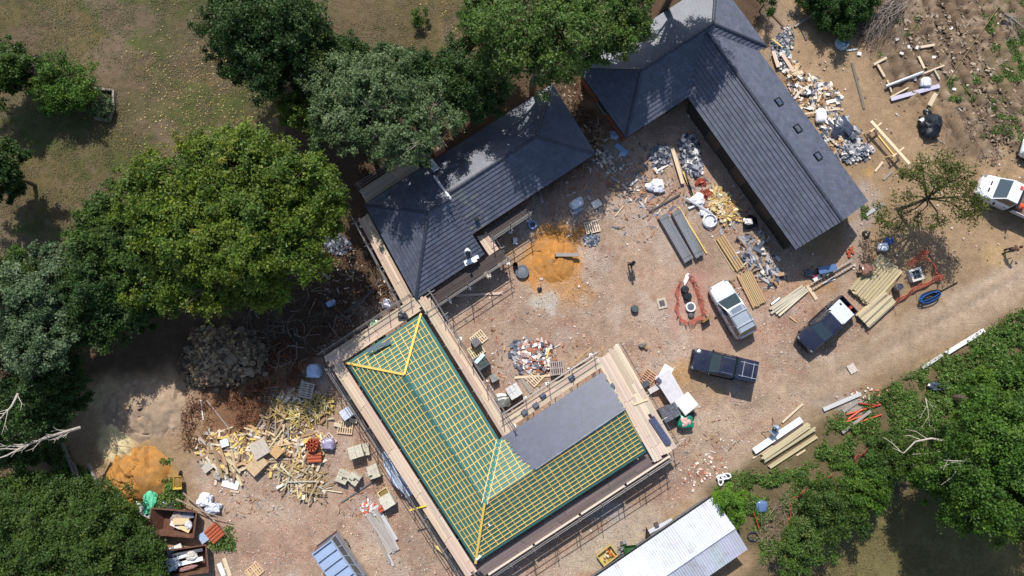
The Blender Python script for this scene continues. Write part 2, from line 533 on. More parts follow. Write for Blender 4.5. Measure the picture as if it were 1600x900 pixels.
def ground_material():
    m = bpy.data.materials.new('bare_earth')
    m.use_nodes = True
    nt = m.node_tree; N = nt.nodes; L = nt.links
    bs = N['Principled BSDF']
    bs.inputs['Roughness'].default_value = 0.95
    bs.inputs['Specular IOR Level'].default_value = 0.15
    tc = N.new('ShaderNodeTexCoord')
    at = N.new('ShaderNodeAttribute'); at.attribute_name = 'Col'
    cur = at.outputs['Color']
    hs = []
    for sc, lo, hi, det in ((1.7, 0.78, 1.22, 8), (9.0, 0.72, 1.28, 4)):
        n = N.new('ShaderNodeTexNoise'); n.inputs['Scale'].default_value = sc; n.inputs['Detail'].default_value = det; n.inputs['Roughness'].default_value = 0.7
        L.new(tc.outputs['Object'], n.inputs[0])
        r = N.new('ShaderNodeMapRange'); r.inputs[1].default_value, r.inputs[2].default_value = 0.3, 0.7; r.inputs[3].default_value, r.inputs[4].default_value = lo, hi
        L.new(n.outputs[0], r.inputs[0])
        v = N.new('ShaderNodeVectorMath'); v.operation = 'SCALE'
        L.new(cur, v.inputs[0]); L.new(r.outputs[0], v.inputs['Scale'])
        cur = v.outputs[0]; hs.append(n)
    spk = N.new('ShaderNodeAttribute'); spk.attribute_name = 'speck'
    for sc, thr, seedoff in ((7.0, 0.17, 0), (13.0, 0.2, 5.3)):
        mp = N.new('ShaderNodeMapping'); mp.inputs['Location'].default_value = (seedoff, seedoff * 2, 0.5)
        L.new(tc.outputs['Object'], mp.inputs[0])
        vo = N.new('ShaderNodeTexVoronoi'); vo.inputs['Scale'].default_value = sc
        L.new(mp.outputs[0], vo.inputs['Vector'])
        lt = N.new('ShaderNodeMapRange'); lt.inputs[1].default_value, lt.inputs[2].default_value = thr, thr + 0.12; lt.inputs[3].default_value, lt.inputs[4].default_value = 0.85, 0
        L.new(vo.outputs['Distance'], lt.inputs[0])
        mu = N.new('ShaderNodeMath'); mu.operation = 'MULTIPLY'
        L.new(lt.outputs[0], mu.inputs[0]); L.new(spk.outputs['Fac'], mu.inputs[1])
        cr = N.new('ShaderNodeValToRGB')
        el = cr.color_ramp.elements
        el[0].position, el[0].color = 0.0, (*lin(96, 78, 66), 1)
        el[1].position, el[1].color = 1.0, (*lin(222, 212, 204), 1)
        for p, c in ((0.25, (150, 118, 98)), (0.5, (172, 146, 128)), (0.62, (158, 92, 70)), (0.72, (196, 180, 168)), (0.85, (140, 136, 136))):
            e = el.new(p); e.color = (*lin(*c), 1)
        cr.color_ramp.interpolation = 'CONSTANT'
        sp_ = N.new('ShaderNodeSeparateColor'); L.new(vo.outputs['Color'], sp_.inputs[0])
        L.new(sp_.outputs[0], cr.inputs[0])
        mx = N.new('ShaderNodeMix'); mx.data_type = 'RGBA'
        L.new(mu.outputs[0], mx.inputs['Factor']); L.new(cur, mx.inputs['A']); L.new(cr.outputs[0], mx.inputs['B'])
        cur = mx.outputs['Result']
    L.new(cur, bs.inputs['Base Color'])
    b = N.new('ShaderNodeBump'); b.inputs['Strength'].default_value = 0.7; b.inputs['Distance'].default_value = 0.08
    L.new(hs[1].outputs[0], b.inputs['Height']); L.new(b.outputs[0], bs.inputs['Normal'])
    return m


me.materials.append(ground_material())
tag(P('ground', me), kind='structure')


# ------------------------------------------------------------------ foliage
def leaf_mesh(name, pos, nrm, col, size, rng):
    n = len(pos)
    r = rng.normal(size=(n, 3))
    t = np.cross(nrm, r); t /= np.linalg.norm(t, axis=1, keepdims=True) + 1e-9
    b = np.cross(nrm, t)
    s = size * rng.uniform(0.65, 1.35, (n, 1))
    w = s * rng.uniform(0.4, 0.62, (n, 1))
    k = nrm * s * 0.14
    V = np.stack([pos - t * s * 0.5 - b * w + k, pos - t * s * 0.5 + b * w + k, pos + t * s * 0.6 - k], 1).reshape(-1, 3)
    me = bpy.data.meshes.new(name)
    me.vertices.add(3 * n)
    me.vertices.foreach_set('co', V.astype(np.float32).ravel())
    me.loops.add(3 * n)
    me.loops.foreach_set('vertex_index', np.arange(3 * n))
    me.polygons.add(n)
    me.polygons.foreach_set('loop_start', np.arange(n) * 3)
    me.update(calc_edges=True)
    at = me.color_attributes.new('Col', 'FLOAT_COLOR', 'POINT')
    c4 = np.ones((n, 4), np.float32); c4[:, :3] = col
    at.data.foreach_set('color', np.repeat(c4, 3, axis=0).ravel())
    me.materials.append(M_LEAF)
    return me


PAL = {
    'yellow': [((102, 120, 38), 4), ((80, 105, 38), 4), ((114, 128, 42), 2), ((62, 90, 36), 3), ((146, 136, 60), 0.4)],
    'mid': [((72, 98, 40), 4), ((60, 86, 38), 4), ((88, 108, 46), 2), ((50, 76, 36), 2)],
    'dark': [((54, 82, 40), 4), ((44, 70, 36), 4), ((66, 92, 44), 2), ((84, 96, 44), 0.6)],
    'silver': [((104, 124, 94), 4), ((86, 110, 78), 4), ((124, 138, 114), 2), ((70, 94, 60), 3)],
    'white': [((112, 130, 112), 3), ((78, 102, 74), 4), ((136, 150, 134), 1), ((58, 84, 52), 3)],
    'ash': [((78, 108, 48), 4), ((92, 118, 52), 3), ((66, 94, 48), 3), ((108, 122, 70), 1.2), ((120, 120, 96), 0.6)],
    'bright': [((98, 136, 44), 4), ((84, 122, 40), 4), ((112, 148, 56), 2)],
    'laurel': [((52, 84, 30), 4), ((62, 96, 36), 3), ((42, 70, 28), 3)],
    'oak': [((78, 112, 40), 4), ((64, 98, 36), 4), ((98, 126, 46), 2), ((54, 84, 34), 2)],
    'weed': [((92, 128, 50), 4), ((78, 112, 46), 4), ((112, 138, 66), 2), ((120, 116, 72), 1.4)],
    'sparse': [((84, 94, 44), 4), ((70, 82, 40), 4), ((108, 106, 52), 2)],
    'purple': [((92, 66, 92), 4), ((74, 50, 72), 3), ((60, 50, 44), 2)],
    'brown': [((112, 70, 48), 4), ((90, 58, 42), 4), ((128, 88, 60), 2)],
}


def crown(blobs, kind, seed, dens=340, leaf=0.19, clump=0.25, shell=0.5, gap=0.1, fill=1.0):
    """leaves in clumps spread through the crown's volume; blobs are (centre, rx, ry, rz)"""
    rng = np.random.default_rng(seed)
    pal = np.array([lin(*p[0]) for p in PAL[kind]]); pw = np.array([p[1] for p in PAL[kind]], float); pw /= pw.sum()
    ps, ns, cs = [], [], []
    for (c, rx, ry, rz) in blobs:
        area = PI * rx * ry
        dn = dens * 2.4 if dens < 400 else dens * 1.4
        lf = leaf * 0.66
        N = int(area * dn)
        ncl = max(14, int(area * 5.0))
        u = rng.normal(size=(ncl, 3)); u[:, 2] = u[:, 2] * 0.9 + 0.25
        u /= np.linalg.norm(u, axis=1, keepdims=True)
        rr = shell + (0.97 - shell) * rng.random((ncl, 1)) ** 0.75
        # uneven outline
        wob = 1 + 0.16 * np.sin(u[:, :1] * 5 + seed) + 0.14 * np.sin(u[:, 1:2] * 7 + seed * 2) + 0.1 * rng.normal(size=(ncl, 1))
        cc = u * rr * wob * np.array([rx, ry, rz])
        cr = np.minimum(clump * (rx + ry) / 2, 0.72) * rng.uniform(0.55, 1.5, ncl) * fill
        keep = rng.random(ncl) > gap
        wgt = cr ** 2 * keep; wgt /= wgt.sum()
        k = rng.choice(ncl, N, p=wgt)
        # sprays: every clump is a handful of twigs that point outwards, leaves sit along them
        nsp = 9
        sdv = rng.normal(size=(ncl, nsp, 3)) + u[:, None, :] * 0.9
        sdv /= np.linalg.norm(sdv, axis=2, keepdims=True)
        sl_ = rng.uniform(0.5, 1.35, (ncl, nsp))
        j = rng.integers(0, nsp, N)
        d = sdv[k, j]
        t_ = rng.random((N, 1)) ** 0.6
        off = d * t_ * (cr[k] * sl_[k, j])[:, None] * np.array([1, 1, 0.7]) + rng.normal(size=(N, 3)) * (0.07 + 0.13 * cr[k][:, None] * (1 - 0.5 * t_))
        p = np.array(c) + cc[k] + off
        nn = 0.35 * d + 0.3 * u[k] + rng.normal(size=(N, 3)) * 0.5 + np.array([0, 0, 0.5])
        nn /= np.linalg.norm(nn, axis=1, keepdims=True)
        base = pal[rng.choice(len(pal), ncl, p=pw)] * rng.uniform(0.8, 1.2, (ncl, 1))
        own = pal[rng.choice(len(pal), N, p=pw)]
        col = (0.5 * base[k] + 0.5 * own) * rng.uniform(0.7, 1.32, (N, 1)) * np.array([1.0, 1.0, 0.72])
        ok = p[:, 2] > 0.05
        ps.append(p[ok]); ns.append(nn[ok]); cs.append(col[ok])
    return leaf_mesh('crown', np.concatenate(ps), np.concatenate(ns), np.concatenate(cs), lf, rng)


def limbs(blobs, seed, base, r0, bark, twigs=2, fork=0.45):
    rng = random.Random(seed)
    mb = MB()
    top = max(b[0][2] for b in blobs)
    cx = sum(b[0][0] for b in blobs) / len(blobs); cy = sum(b[0][1] for b in blobs) / len(blobs)
    fk = Vector((base[0] * 0.5 + cx * 0.5, base[1] * 0.5 + cy * 0.5, top * fork))
    mb.tube([base, (base + fk) / 2 + Vector((rng.uniform(-.2, .2), rng.uniform(-.2, .2), 0)), fk], [r0 * 1.2, r0, r0 * 0.8], bark, 9)
    for (c, rx, ry, rz) in blobs:
        for _ in range(max(3, int(3 + rx))):
            a = rng.uniform(0, 2 * PI); k = rng.uniform(0.35, 0.95)
            e = Vector(c) + Vector((math.cos(a) * rx * k, math.sin(a) * ry * k, rz * rng.uniform(0.1, 1.0 if twigs > 3 else 0.75)))
            m1 = fk.lerp(e, 0.4) + Vector((rng.uniform(-.5, .5), rng.uniform(-.5, .5), rng.uniform(0, .8)))
            m2 = fk.lerp(e, 0.75) + Vector((rng.uniform(-.5, .5), rng.uniform(-.5, .5), rng.uniform(-.2, .6)))
            mb.tube([fk, m1, m2, e], [r0 * 0.5, r0 * 0.3, r0 * 0.16, 0.015], bark, 5, False)
            for _t in range(twigs):
                e2 = m2 + Vector((rng.uniform(-1, 1) * rx * .4, rng.uniform(-1, 1) * ry * .4, rng.uniform(0, rz * .5)))
                mb.tube([m2, m2.lerp(e2, .5) + Vector((rng.uniform(-.2, .2), rng.uniform(-.2, .2), .1)), e2], [r0 * 0.13, r0 * 0.08, 0.01], bark, 4, False)
    return mb


def tree(name, label, cat, blobs_px, kind, seed, bark=(96, 84, 70), r0=0.22, group=None, twigs=2, flat=0.8, base=None, **kw):
    """blobs_px: (px, py, level of the blob's centre in m, radius in survey pixels)"""
    bl = []
    for (px, py, h, r) in blobs_px:
        c = G(px, py, h)
        k = (CAM_H - h) / FPX
        bl.append((c, r * k * 1.08, r * k * 1.05, min(r * k * flat * .85, h * 0.92)))
    gx = sum(b[0].x * b[1] ** 2 for b in bl) / sum(b[1] ** 2 for b in bl); gy = sum(b[0].y * b[1] ** 2 for b in bl) / sum(b[1] ** 2 for b in bl)
    if len(bl) > 2 and kw.pop('inner', True):      # inner foliage that joins the lobes
        w = [q[1] ** 2 for q in bl]; W = sum(w)
        zc = sum(q[0].z * k for q, k in zip(bl, w)) / W
        sx = max(abs(q[0].x - gx) + q[1] * .55 for q in bl); sy = max(abs(q[0].y - gy) + q[1] * .55 for q in bl)
        bl.append((Vector((gx, gy, zc * .86)), sx * .8, sy * .8, max(.5, min(zc * .6, bl[0][3]))))
    loc = Vector((gx, gy, 0)) if base is None else G(*base)
    t = T(name, label, cat, loc, 0, group)
    rel = [(b[0] - loc, b[1], b[2], b[3]) for b in bl]
    P('trunk', limbs(rel, seed, Vector((0, 0, -0.1)), r0, lin(*bark), twigs), t, M_BARK, True)
    P('crown', crown(rel, kind, seed, **kw), t)
    return t


# the belt of trees between lawn and building site, and the planting on the lawn
tree('broadleaf_tree', 'tall dark green broadleaf tree standing out into the lawn at the top', 'tree', [(375, 30, 8, 58), (440, 30, 8.5, 62), (410, 95, 7, 50), (470, 60, 7, 50), (420, -40, 8, 62), (370, 85, 6, 40)], 'dark', 1, r0=0.3)
tree('broadleaf_tree', 'rounded dark green tree between tall dark lawn tree and silvery willow', 'tree', [(500, 95, 5.5, 52), (545, 85, 5, 34), (475, 110, 5, 36)], 'dark', 2)
tree('small_tree', 'narrow yellowish green tree squeezed beside the silvery willow', 'tree', [(470, 170, 4.5, 32), (500, 200, 4, 26)], 'yellow', 3, r0=0.12)
tree('willow_tree', 'silvery green willow with bare twigs showing through the crown', 'tree', [(545, 135, 7.5, 55), (600, 140, 8.5, 52), (525, 190, 7.5, 42), (560, 190, 8, 44), (505, 135, 7, 32)], 'silver', 4, bark=(150, 142, 128), twigs=5, dens=260, gap=0.25, inner=False)
tree('willow_tree', 'pale feathery willow overhanging the end of the lower slate roof', 'tree', [(632, 198, 8.3, 50), (660, 170, 7.2, 46), (620, 230, 7.8, 38), (688, 188, 6.5, 32), (590, 215, 7.6, 34), (648, 236, 7.8, 28)], 'silver', 5, bark=(158, 150, 136), twigs=7, dens=125, gap=0.35, inner=False)
tree('willow_tree', 'grey green bushy willow behind the two silvery crowns by the lawn', 'tree', [(640, 115, 6, 44), (680, 130, 6, 40), (590, 100, 5, 30)], 'dark', 6, bark=(140, 130, 116))
tree('conifer_tree', 'dark green yew like tree with ochre tips beside the slate roof', 'tree', [(735, 110, 5.6, 48), (725, 152, 5.0, 40), (700, 125, 5.2, 36), (765, 142, 5.0, 34)], 'dark', 7, dens=380)
tree('ash_tree', 'large yellow green ash with pale twigs leaning over the gap between roofs', 'tree', [(800, 40, 10, 66), (870, 50, 10.5, 70), (850, 100, 8.8, 46), (790, 90, 8.8, 46), (905, 80, 8.8, 40)], 'ash', 8, bark=(150, 142, 122), r0=0.3, twigs=8, gap=0.3, dens=140, leaf=0.2, inner=False)
tree('ash_tree', 'fresh green ash reaching over the back of the L shaped slate barn', 'tree', [(930, 20, 9.5, 60), (980, 15, 9, 42), (945, 65, 8.5, 38), (900, -10, 9.5, 60), (985, -30, 9, 46)], 'ash', 9, bark=(140, 132, 114), r0=0.3, twigs=4, gap=0.16)
tree('broadleaf_tree', 'light green tree at the lawn edge above the yew', 'tree', [(755, 15, 7, 40), (780, -25, 8, 46)], 'ash', 10, bark=(150, 142, 122), twigs=4)
tree('broadleaf_tree', 'tall tree above the frame shading the corner of the L shaped roof', 'tree', [(1085, -85, 10, 60), (1030, -70, 10, 44), (1130, -50, 9.5, 30)], 'mid', 11, r0=0.3, dens=240, gap=0.25)
tree('maple_tree', 'huge yellow green maple spreading over the middle of the tree belt', 'tree', [(300, 290, 9, 72), (375, 270, 10, 76), (440, 300, 9.5, 72), (300, 360, 9, 72), (370, 370, 10, 80), (450, 370, 9, 62), (330, 430, 7.2, 60), (400, 430, 6.8, 52), (235, 310, 8, 52), (490, 290, 8, 46), (505, 340, 7.5, 36), (255, 440, 6.6, 46)], 'yellow', 12, r0=0.45, dens=300, leaf=0.21)
tree('broadleaf_tree', 'mid green tree on the lawn side of the huge maple', 'tree', [(165, 345, 6.5, 44), (205, 370, 7, 50), (150, 385, 6, 40), (215, 420, 7, 40)], 'mid', 13)
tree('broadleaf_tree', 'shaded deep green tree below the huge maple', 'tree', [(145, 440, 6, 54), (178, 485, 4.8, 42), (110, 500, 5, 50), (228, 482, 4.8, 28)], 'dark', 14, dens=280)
tree('poplar_tree', 'small white leaved poplar wedged among the green crowns', 'tree', [(75, 400, 6, 26), (90, 425, 6.5, 24)], 'white', 15, r0=0.1)
tree('poplar_tree', 'silver leaved poplar at the edge of the dark tree belt', 'tree', [(25, 470, 7.5, 46), (55, 530, 7, 46), (10, 545, 7, 44), (70, 475, 6.5, 34)], 'white', 16)
tree('broadleaf_tree', 'dark bushy tree on the lawn corner above the silver poplar', 'tree', [(35, 425, 5, 36), (-5, 430, 6, 36)], 'mid', 17)
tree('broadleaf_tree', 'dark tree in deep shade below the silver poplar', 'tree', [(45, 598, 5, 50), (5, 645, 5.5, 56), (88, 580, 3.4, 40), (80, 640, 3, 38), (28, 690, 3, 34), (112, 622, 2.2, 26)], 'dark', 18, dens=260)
tree('small_tree', 'dark green lawn tree cut by the picture edge above its own shadow', 'tree', [(5, 245, 4.6, 28), (2, 285, 4.0, 24), (-25, 260, 5, 40), (12, 300, 2.6, 18), (22, 290, 1.8, 14)], 'dark', 19, r0=0.16)
tree('small_tree', 'green lawn tree beside the purple bush', 'tree', [(10, 95, 3.6, 36), (-15, 115, 4, 40), (18, 118, 3.0, 28)], 'mid', 20, r0=0.14)
tree('shrub', 'round bright green shrub beside the small walled bed', 'shrub', [(92, 125, 2.4, 42), (112, 145, 2.0, 34), (78, 145, 2.0, 32)], 'oak', 21, r0=0.1, dens=420, leaf=0.16)
tree('shrub', 'small purple leaved shrub between two green lawn shrubs', 'shrub', [(52, 98, 2.8, 13), (46, 112, 2.6, 13)], 'purple', 22, r0=0.06, dens=420, leaf=0.14)
tree('shrub', 'tiny lone green bush on the open lawn', 'shrub', [(655, 22, 0.95, 13), (654, 32, 0.8, 9)], 'oak', 23, r0=0.05, dens=420, leaf=0.14)
tree('shrub', 'low dark shrub growing in the small walled bed', 'shrub', [(160, 165, 0.7, 17), (168, 178, 0.6, 12), (152, 150, 0.8, 13)], 'silver', 24, r0=0.04, dens=380, leaf=0.12, flat=0.6)
tree('shrub', 'wide green thicket in front of the two skips', 'shrub', [(60, 830, 3.5, 66), (140, 840, 3.5, 62), (110, 800, 3.2, 50), (205, 860, 3, 44), (30, 880, 3.5, 60), (180, 800, 2.6, 34), (120, 890, 3.5, 60), (230, 895, 2.4, 30), (20, 800, 3, 50)], 'mid', 25, dens=330, leaf=0.17, r0=0.12)
# right side
tree('laurel_bush', 'dense dark laurel bush beside the coiled pipe', 'bush', [(1308, 6, 1.4, 44), (1325, 14, 1.2, 36), (1285, -10, 1.4, 40), (1338, -8, 1.3, 36), (1302, 20, 1.0, 28)], 'laurel', 26, dens=900, leaf=0.15, clump=0.2, gap=0.0, r0=0.08, flat=0.9)
tree('laurel_bush', 'small dark bush behind the corner of the L shaped roof', 'bush', [(1200, -2, 2, 20)], 'laurel', 27, dens=600, leaf=0.14, r0=0.06)
tree('shrub', 'bright green round shrub growing against the white metal shed', 'shrub', [(1140, 788, 2.0, 22), (1150, 800, 1.8, 20), (1148, 772, 1.4, 16), (1128, 775, 1.4, 14)], 'bright', 28, dens=600, leaf=0.13, r0=0.06, gap=0.0)
tree('oak_tree', 'spreading fresh green oak filling the lower corner', 'tree', [(1540, 745, 8, 60), (1490, 740, 6.5, 44), (1575, 690, 9, 60), (1590, 770, 9, 56), (1460, 745, 4.8, 32), (1500, 790, 6, 36), (1555, 800, 7, 38), (1535, 690, 8.5, 42), (1640, 740, 9, 70)], 'oak', 29, r0=0.4, dens=300, gap=0.14)
tree('oak_tree', 'deep green tree over the bend of the verge', 'tree', [(1590, 612, 7, 42), (1535, 628, 5.5, 32), (1600, 655, 7.5, 44), (1545, 662, 6.5, 36), (1645, 600, 7, 46)], 'oak', 30, r0=0.3, dens=300, gap=0.16)
for k, (bl, lab) in enumerate([
        ([(1255, 850, 2.6, 34), (1240, 880, 2.2, 26), (1275, 830, 2.4, 26)], 'grey green hedge shrub at the lower end of the hedge row'),
        ([(1300, 795, 3, 38), (1320, 815, 2.6, 28), (1285, 775, 2.4, 26)], 'rounded green hedge shrub in the middle of the hedge row'),
        ([(1350, 765, 3, 34), (1365, 745, 3, 28), (1340, 785, 2.6, 24)], 'full green hedge shrub beside the small patch of lawn'),
        ([(1400, 720, 3, 32), (1385, 700, 2.6, 26), (1420, 695, 3, 24)], 'dark hedge shrub under the pale dead branch')]):
    tree('hedge_shrub', lab, 'shrub', bl, ('ash', 'mid', 'oak', 'mid')[k], 40 + k, r0=0.06, dens=380, leaf=0.15, group='shrubs in the hedge row')


def sparse_tree():
    loc = G(1402, 328)
    t = T('dead_topped_tree', 'thin half bare tree with dark forked branches beside the white truck', 'tree', loc)
    rng = random.Random(5)
    mb = MB(); bark = lin(78, 70, 60)
    fk = Vector((0.9, 0.3, 2.6))
    mb.tube([(0, 0, -.1), (0.35, 0.1, 1.2), fk], [0.17, 0.14, 0.11], bark, 8)
    bl = []
    for (px, py, h, r) in ((1420, 275, 5, 18), (1440, 260, 5, 15), (1490, 258, 5, 22), (1505, 275, 5, 16), (1480, 290, 5.5, 26), (1515, 305, 4.8, 24), (1510, 335, 4.2, 18), (1390, 345, 3.2, 20), (1380, 330, 3, 12), (1430, 340, 3.6, 12), (1465, 350, 3.8, 14), (1415, 308, 5, 14), (1455, 285, 5.5, 18), (1530, 320, 4.4, 12)):
        c = G(px, py, h) - loc
        k = (CAM_H - h) / FPX
        bl.append((c, r * k, r * k, r * k * 0.6))
        m1 = fk.lerp(c, 0.5) + Vector((rng.uniform(-.3, .3), rng.uniform(-.3, .3), 0.5))
        mb.tube([fk, m1, c], [0.085, 0.05, 0.012], bark, 6)
        for _ in range(6):
            e = c + Vector((rng.uniform(-1, 1) * r * k, rng.uniform(-1, 1) * r * k, rng.uniform(-.3, .5)))
            s = m1.lerp(c, rng.random())
            mb.tube([s, s.lerp(e, .5) + Vector((0, 0, .12)), e], [0.03, 0.018, 0.006], bark, 4, False)
    P('trunk', mb, t, M_BARK, True)
    P('crown', crown([(c_, x_ * 1.15, y_ * 1.15, z_) for c_, x_, y_, z_ in bl], 'sparse', 77, dens=72, leaf=0.18, gap=0.3, shell=0.1, clump=0.6), t)


sparse_tree()


def undergrowth(name, label_kind, polys, kind, seed, dens, hmax, leaf=0.15, patch=2.0, thr=0.45):
    rng = np.random.default_rng(seed)
    ps = []
    for poly in polys:
        w = np.array([tuple(G(*p))[:2] for p in poly])
        lo, hi = w.min(0), w.max(0)
        n = int((hi - lo).prod() * dens)
        p = rng.uniform(lo, hi, (n, 2))
        ok = sdf([tuple(q) for q in w], p[:, 0], p[:, 1]) < 0.2 * rng.normal(size=n)
        f = fbm(p[:, 0] / patch, p[:, 1] / patch, seed, 3)
        ok &= f + 0.05 * rng.normal(size=n) > thr
        p = p[ok]; f = f[ok]
        z = 0.04 + rng.random(len(p)) * np.clip((f - thr) / 0.15, 0.1, 1) * hmax
        ps.append(np.c_[p, z])
    p = np.concatenate(ps)
    n = len(p)
    nn = rng.normal(size=(n, 3)) * 0.55 + np.array([0, 0, 0.7]); nn /= np.linalg.norm(nn, axis=1, keepdims=True)
    pal = np.array([lin(*q[0]) for q in PAL[kind]]); pw = np.array([q[1] for q in PAL[kind]], float); pw /= pw.sum()
    f2 = fbm(p[:, 0] / 0.7, p[:, 1] / 0.7, seed + 5, 3)
    col = pal[rng.choice(len(pal), n, p=pw)] * rng.uniform(0.75, 1.25, (n, 1)) * (0.6 + 0.8 * f2[:, None])
    o = P(name, leaf_mesh(name, p, nn, col, leaf, rng))
    return tag(o, label_kind, name, kind='stuff')


undergrowth('undergrowth', 'low green weeds along the verge below the track', [[(1125, 745), (1165, 738), (1196, 742), (1290, 690), (1296, 655), (1345, 628), (1420, 588), (1600, 480), (1640, 700), (1480, 690), (1380, 700), (1300, 780), (1190, 880), (1165, 800)]], 'weed', 5, 420, 0.4, leaf=0.11, patch=1.0, thr=0.44)
undergrowth('undergrowth', 'taller green scrub between track kerb and oak', [[(1470, 580), (1540, 530), (1640, 470), (1660, 600), (1560, 590), (1480, 640), (1440, 640)]], 'weed', 15, 380, 0.6, leaf=0.13, patch=0.9, thr=0.42)
undergrowth('undergrowth', 'patches of green weeds on the rutted ground', [[(1480, 120), (1520, 118), (1520, 160), (1480, 160)], [(1515, 110), (1560, 100), (1560, 140), (1515, 145)], [(1545, 150), (1595, 150), (1600, 190), (1540, 185)], [(1530, 10), (1600, 0), (1620, 130), (1560, 130)], [(1372, 70), (1395, 70), (1395, 90), (1372, 90)], [(1395, 20), (1440, 20), (1440, 60), (1395, 60)], [(1540, 190), (1600, 200), (1600, 225), (1530, 215)], [(1345, 320), (1375, 325), (1370, 350), (1340, 345)]], 'weed', 6, 330, 0.25, leaf=0.1, patch=0.9, thr=0.51)
undergrowth('undergrowth', 'shaded undergrowth between dark trees and the wide thicket', [[(-20, 680), (95, 690), (125, 740), (150, 775), (60, 790), (-20, 790)]], 'mid', 16, 360, 0.9, leaf=0.14, patch=1.1, thr=0.42)
undergrowth('undergrowth', 'green weeds round the skips and sand heap', [[(170, 740), (200, 760), (250, 790), (230, 830), (180, 800)], [(235, 800), (250, 765), (285, 760), (290, 790), (250, 800)], [(325, 830), (360, 820), (370, 860), (335, 860)], [(250, 745), (275, 745), (275, 765), (250, 765)], [(90, 720), (140, 735), (160, 780), (60, 790)], [(245, 715), (272, 715), (272, 728), (245, 728)]], 'weed', 7, 360, 0.4, leaf=0.12, patch=0.8, thr=0.4)
undergrowth('undergrowth', 'sparse dry weeds and litter in the passage between the slate roofs', [[(880, 110), (910, 110), (950, 210), (940, 235), (900, 190)], [(560, 260), (600, 240), (600, 290), (560, 310)], [(500, 370), (620, 430), (640, 480), (520, 560), (470, 520)]], 'brown', 9, 60, 0.12, leaf=0.1, patch=1.2, thr=0.44)
undergrowth('undergrowth', 'brown dead foliage among the felled branches', [[(400, 520), (470, 510), (470, 600), (400, 620)], [(285, 640), (330, 630), (340, 700), (290, 705)], [(370, 640), (430, 640), (420, 700), (370, 700)], [(290, 600), (420, 590), (410, 640), (300, 640)]], 'brown', 8, 200, 0.35, leaf=0.09, patch=1.0, thr=0.46)
# grass tufts over the two lawns
rg_ = np.random.default_rng(12)
gp = np.c_[rg_.uniform(-46, 6, 150000), rg_.uniform(5, 34, 150000)]
gp = np.concatenate([gp, np.c_[rg_.uniform(22, 46, 30000), rg_.uniform(-18, -4, 30000)]])
qx, qy = to_px(gp[:, 0], gp[:, 1])
f_ = fbm(gp[:, 0] / 1.4, gp[:, 1] / 1.4, 14, 4)
gp = gp[((sdf(LAWN, qx, qy) < -4) | (sdf(LAWN2, qx, qy) < -4)) & (f_ + rg_.normal(size=len(f_)) * .06 > .45)]
n_ = len(gp)
f_ = fbm(gp[:, 0] / 2.2, gp[:, 1] / 2.2, 15, 4)
gcol = np.where((f_ + rg_.normal(size=n_) * .08 > .5)[:, None], np.array(lin(92, 92, 52)), np.array(lin(116, 101, 72))) * rg_.uniform(.85, 1.15, (n_, 1))
gn = rg_.normal(size=(n_, 3)) * .12 + np.array([0, 0, 1]); gn /= np.linalg.norm(gn, axis=1, keepdims=True)
tag(P('grass', leaf_mesh('grass', np.c_[gp, rg_.uniform(.035, .05, n_)], gn, gcol, .07, rg_)), 'short dry grass tufts on the lawns', 'grass', kind='stuff')
rng_ = np.random.default_rng(3)
n_ = 1000
lp = np.c_[rng_.normal(300, 60, n_), rng_.normal(150, 62, n_)]
lp = np.concatenate([lp, np.c_[rng_.normal(690, 34, 130), rng_.normal(30, 26, 130)], np.c_[rng_.normal(340, 80, 300), rng_.normal(215, 40, 300)]])
lp = lp[(sdf(LAWN, lp[:, 0], lp[:, 1]) < -3)]
lw_ = np.array([tuple(G(a, b, 0.06)) for a, b in lp])
nn_ = rng_.normal(size=(len(lw_), 3)) * 0.25 + np.array([0, 0, 1]); nn_ /= np.linalg.norm(nn_, axis=1, keepdims=True)
lc_ = np.array([lin(204, 178, 96), lin(176, 142, 66), lin(222, 206, 150), lin(150, 120, 70)])[rng_.integers(0, 4, len(lw_))]
tag(P('leaves', leaf_mesh('leaves', lw_, nn_, lc_, 0.085, rng_)), 'fallen yellow leaves scattered over the dry lawn', 'leaves', kind='stuff')

# ------------------------------------------------------------------ buildings
def clip2(poly, axis, val, keep_ge):
    out = []
    n = len(poly)
    for i in range(n):
        p, q = poly[i], poly[(i + 1) % n]
        dp, dq = p[axis] - val, q[axis] - val
        if not keep_ge: dp, dq = -dp, -dq
        if dp >= 0: out.append(p)
        if (dp >= 0) != (dq >= 0):
            t = dp / (dp - dq)
            out.append((p[0] + (q[0] - p[0]) * t, p[1] + (q[1] - p[1]) * t))
    return out


def frame(verts):
    v0, v1 = verts[0], verts[1]
    e = (v1 - v0).normalized()
    far = max(verts[2:], key=lambda v: (v - v0 - e * (v - v0).dot(e)).length)
    n = e.cross(far - v0).normalized()
    if n.z < 0: n = -n
    up = n.cross(e)
    if up.z < 0: up = -up
    return v0, e, up, n


def poly_in(verts):
    v0, e, up, n = frame(verts)
    return [((v - v0).dot(e), (v - v0).dot(up)) for v in verts]


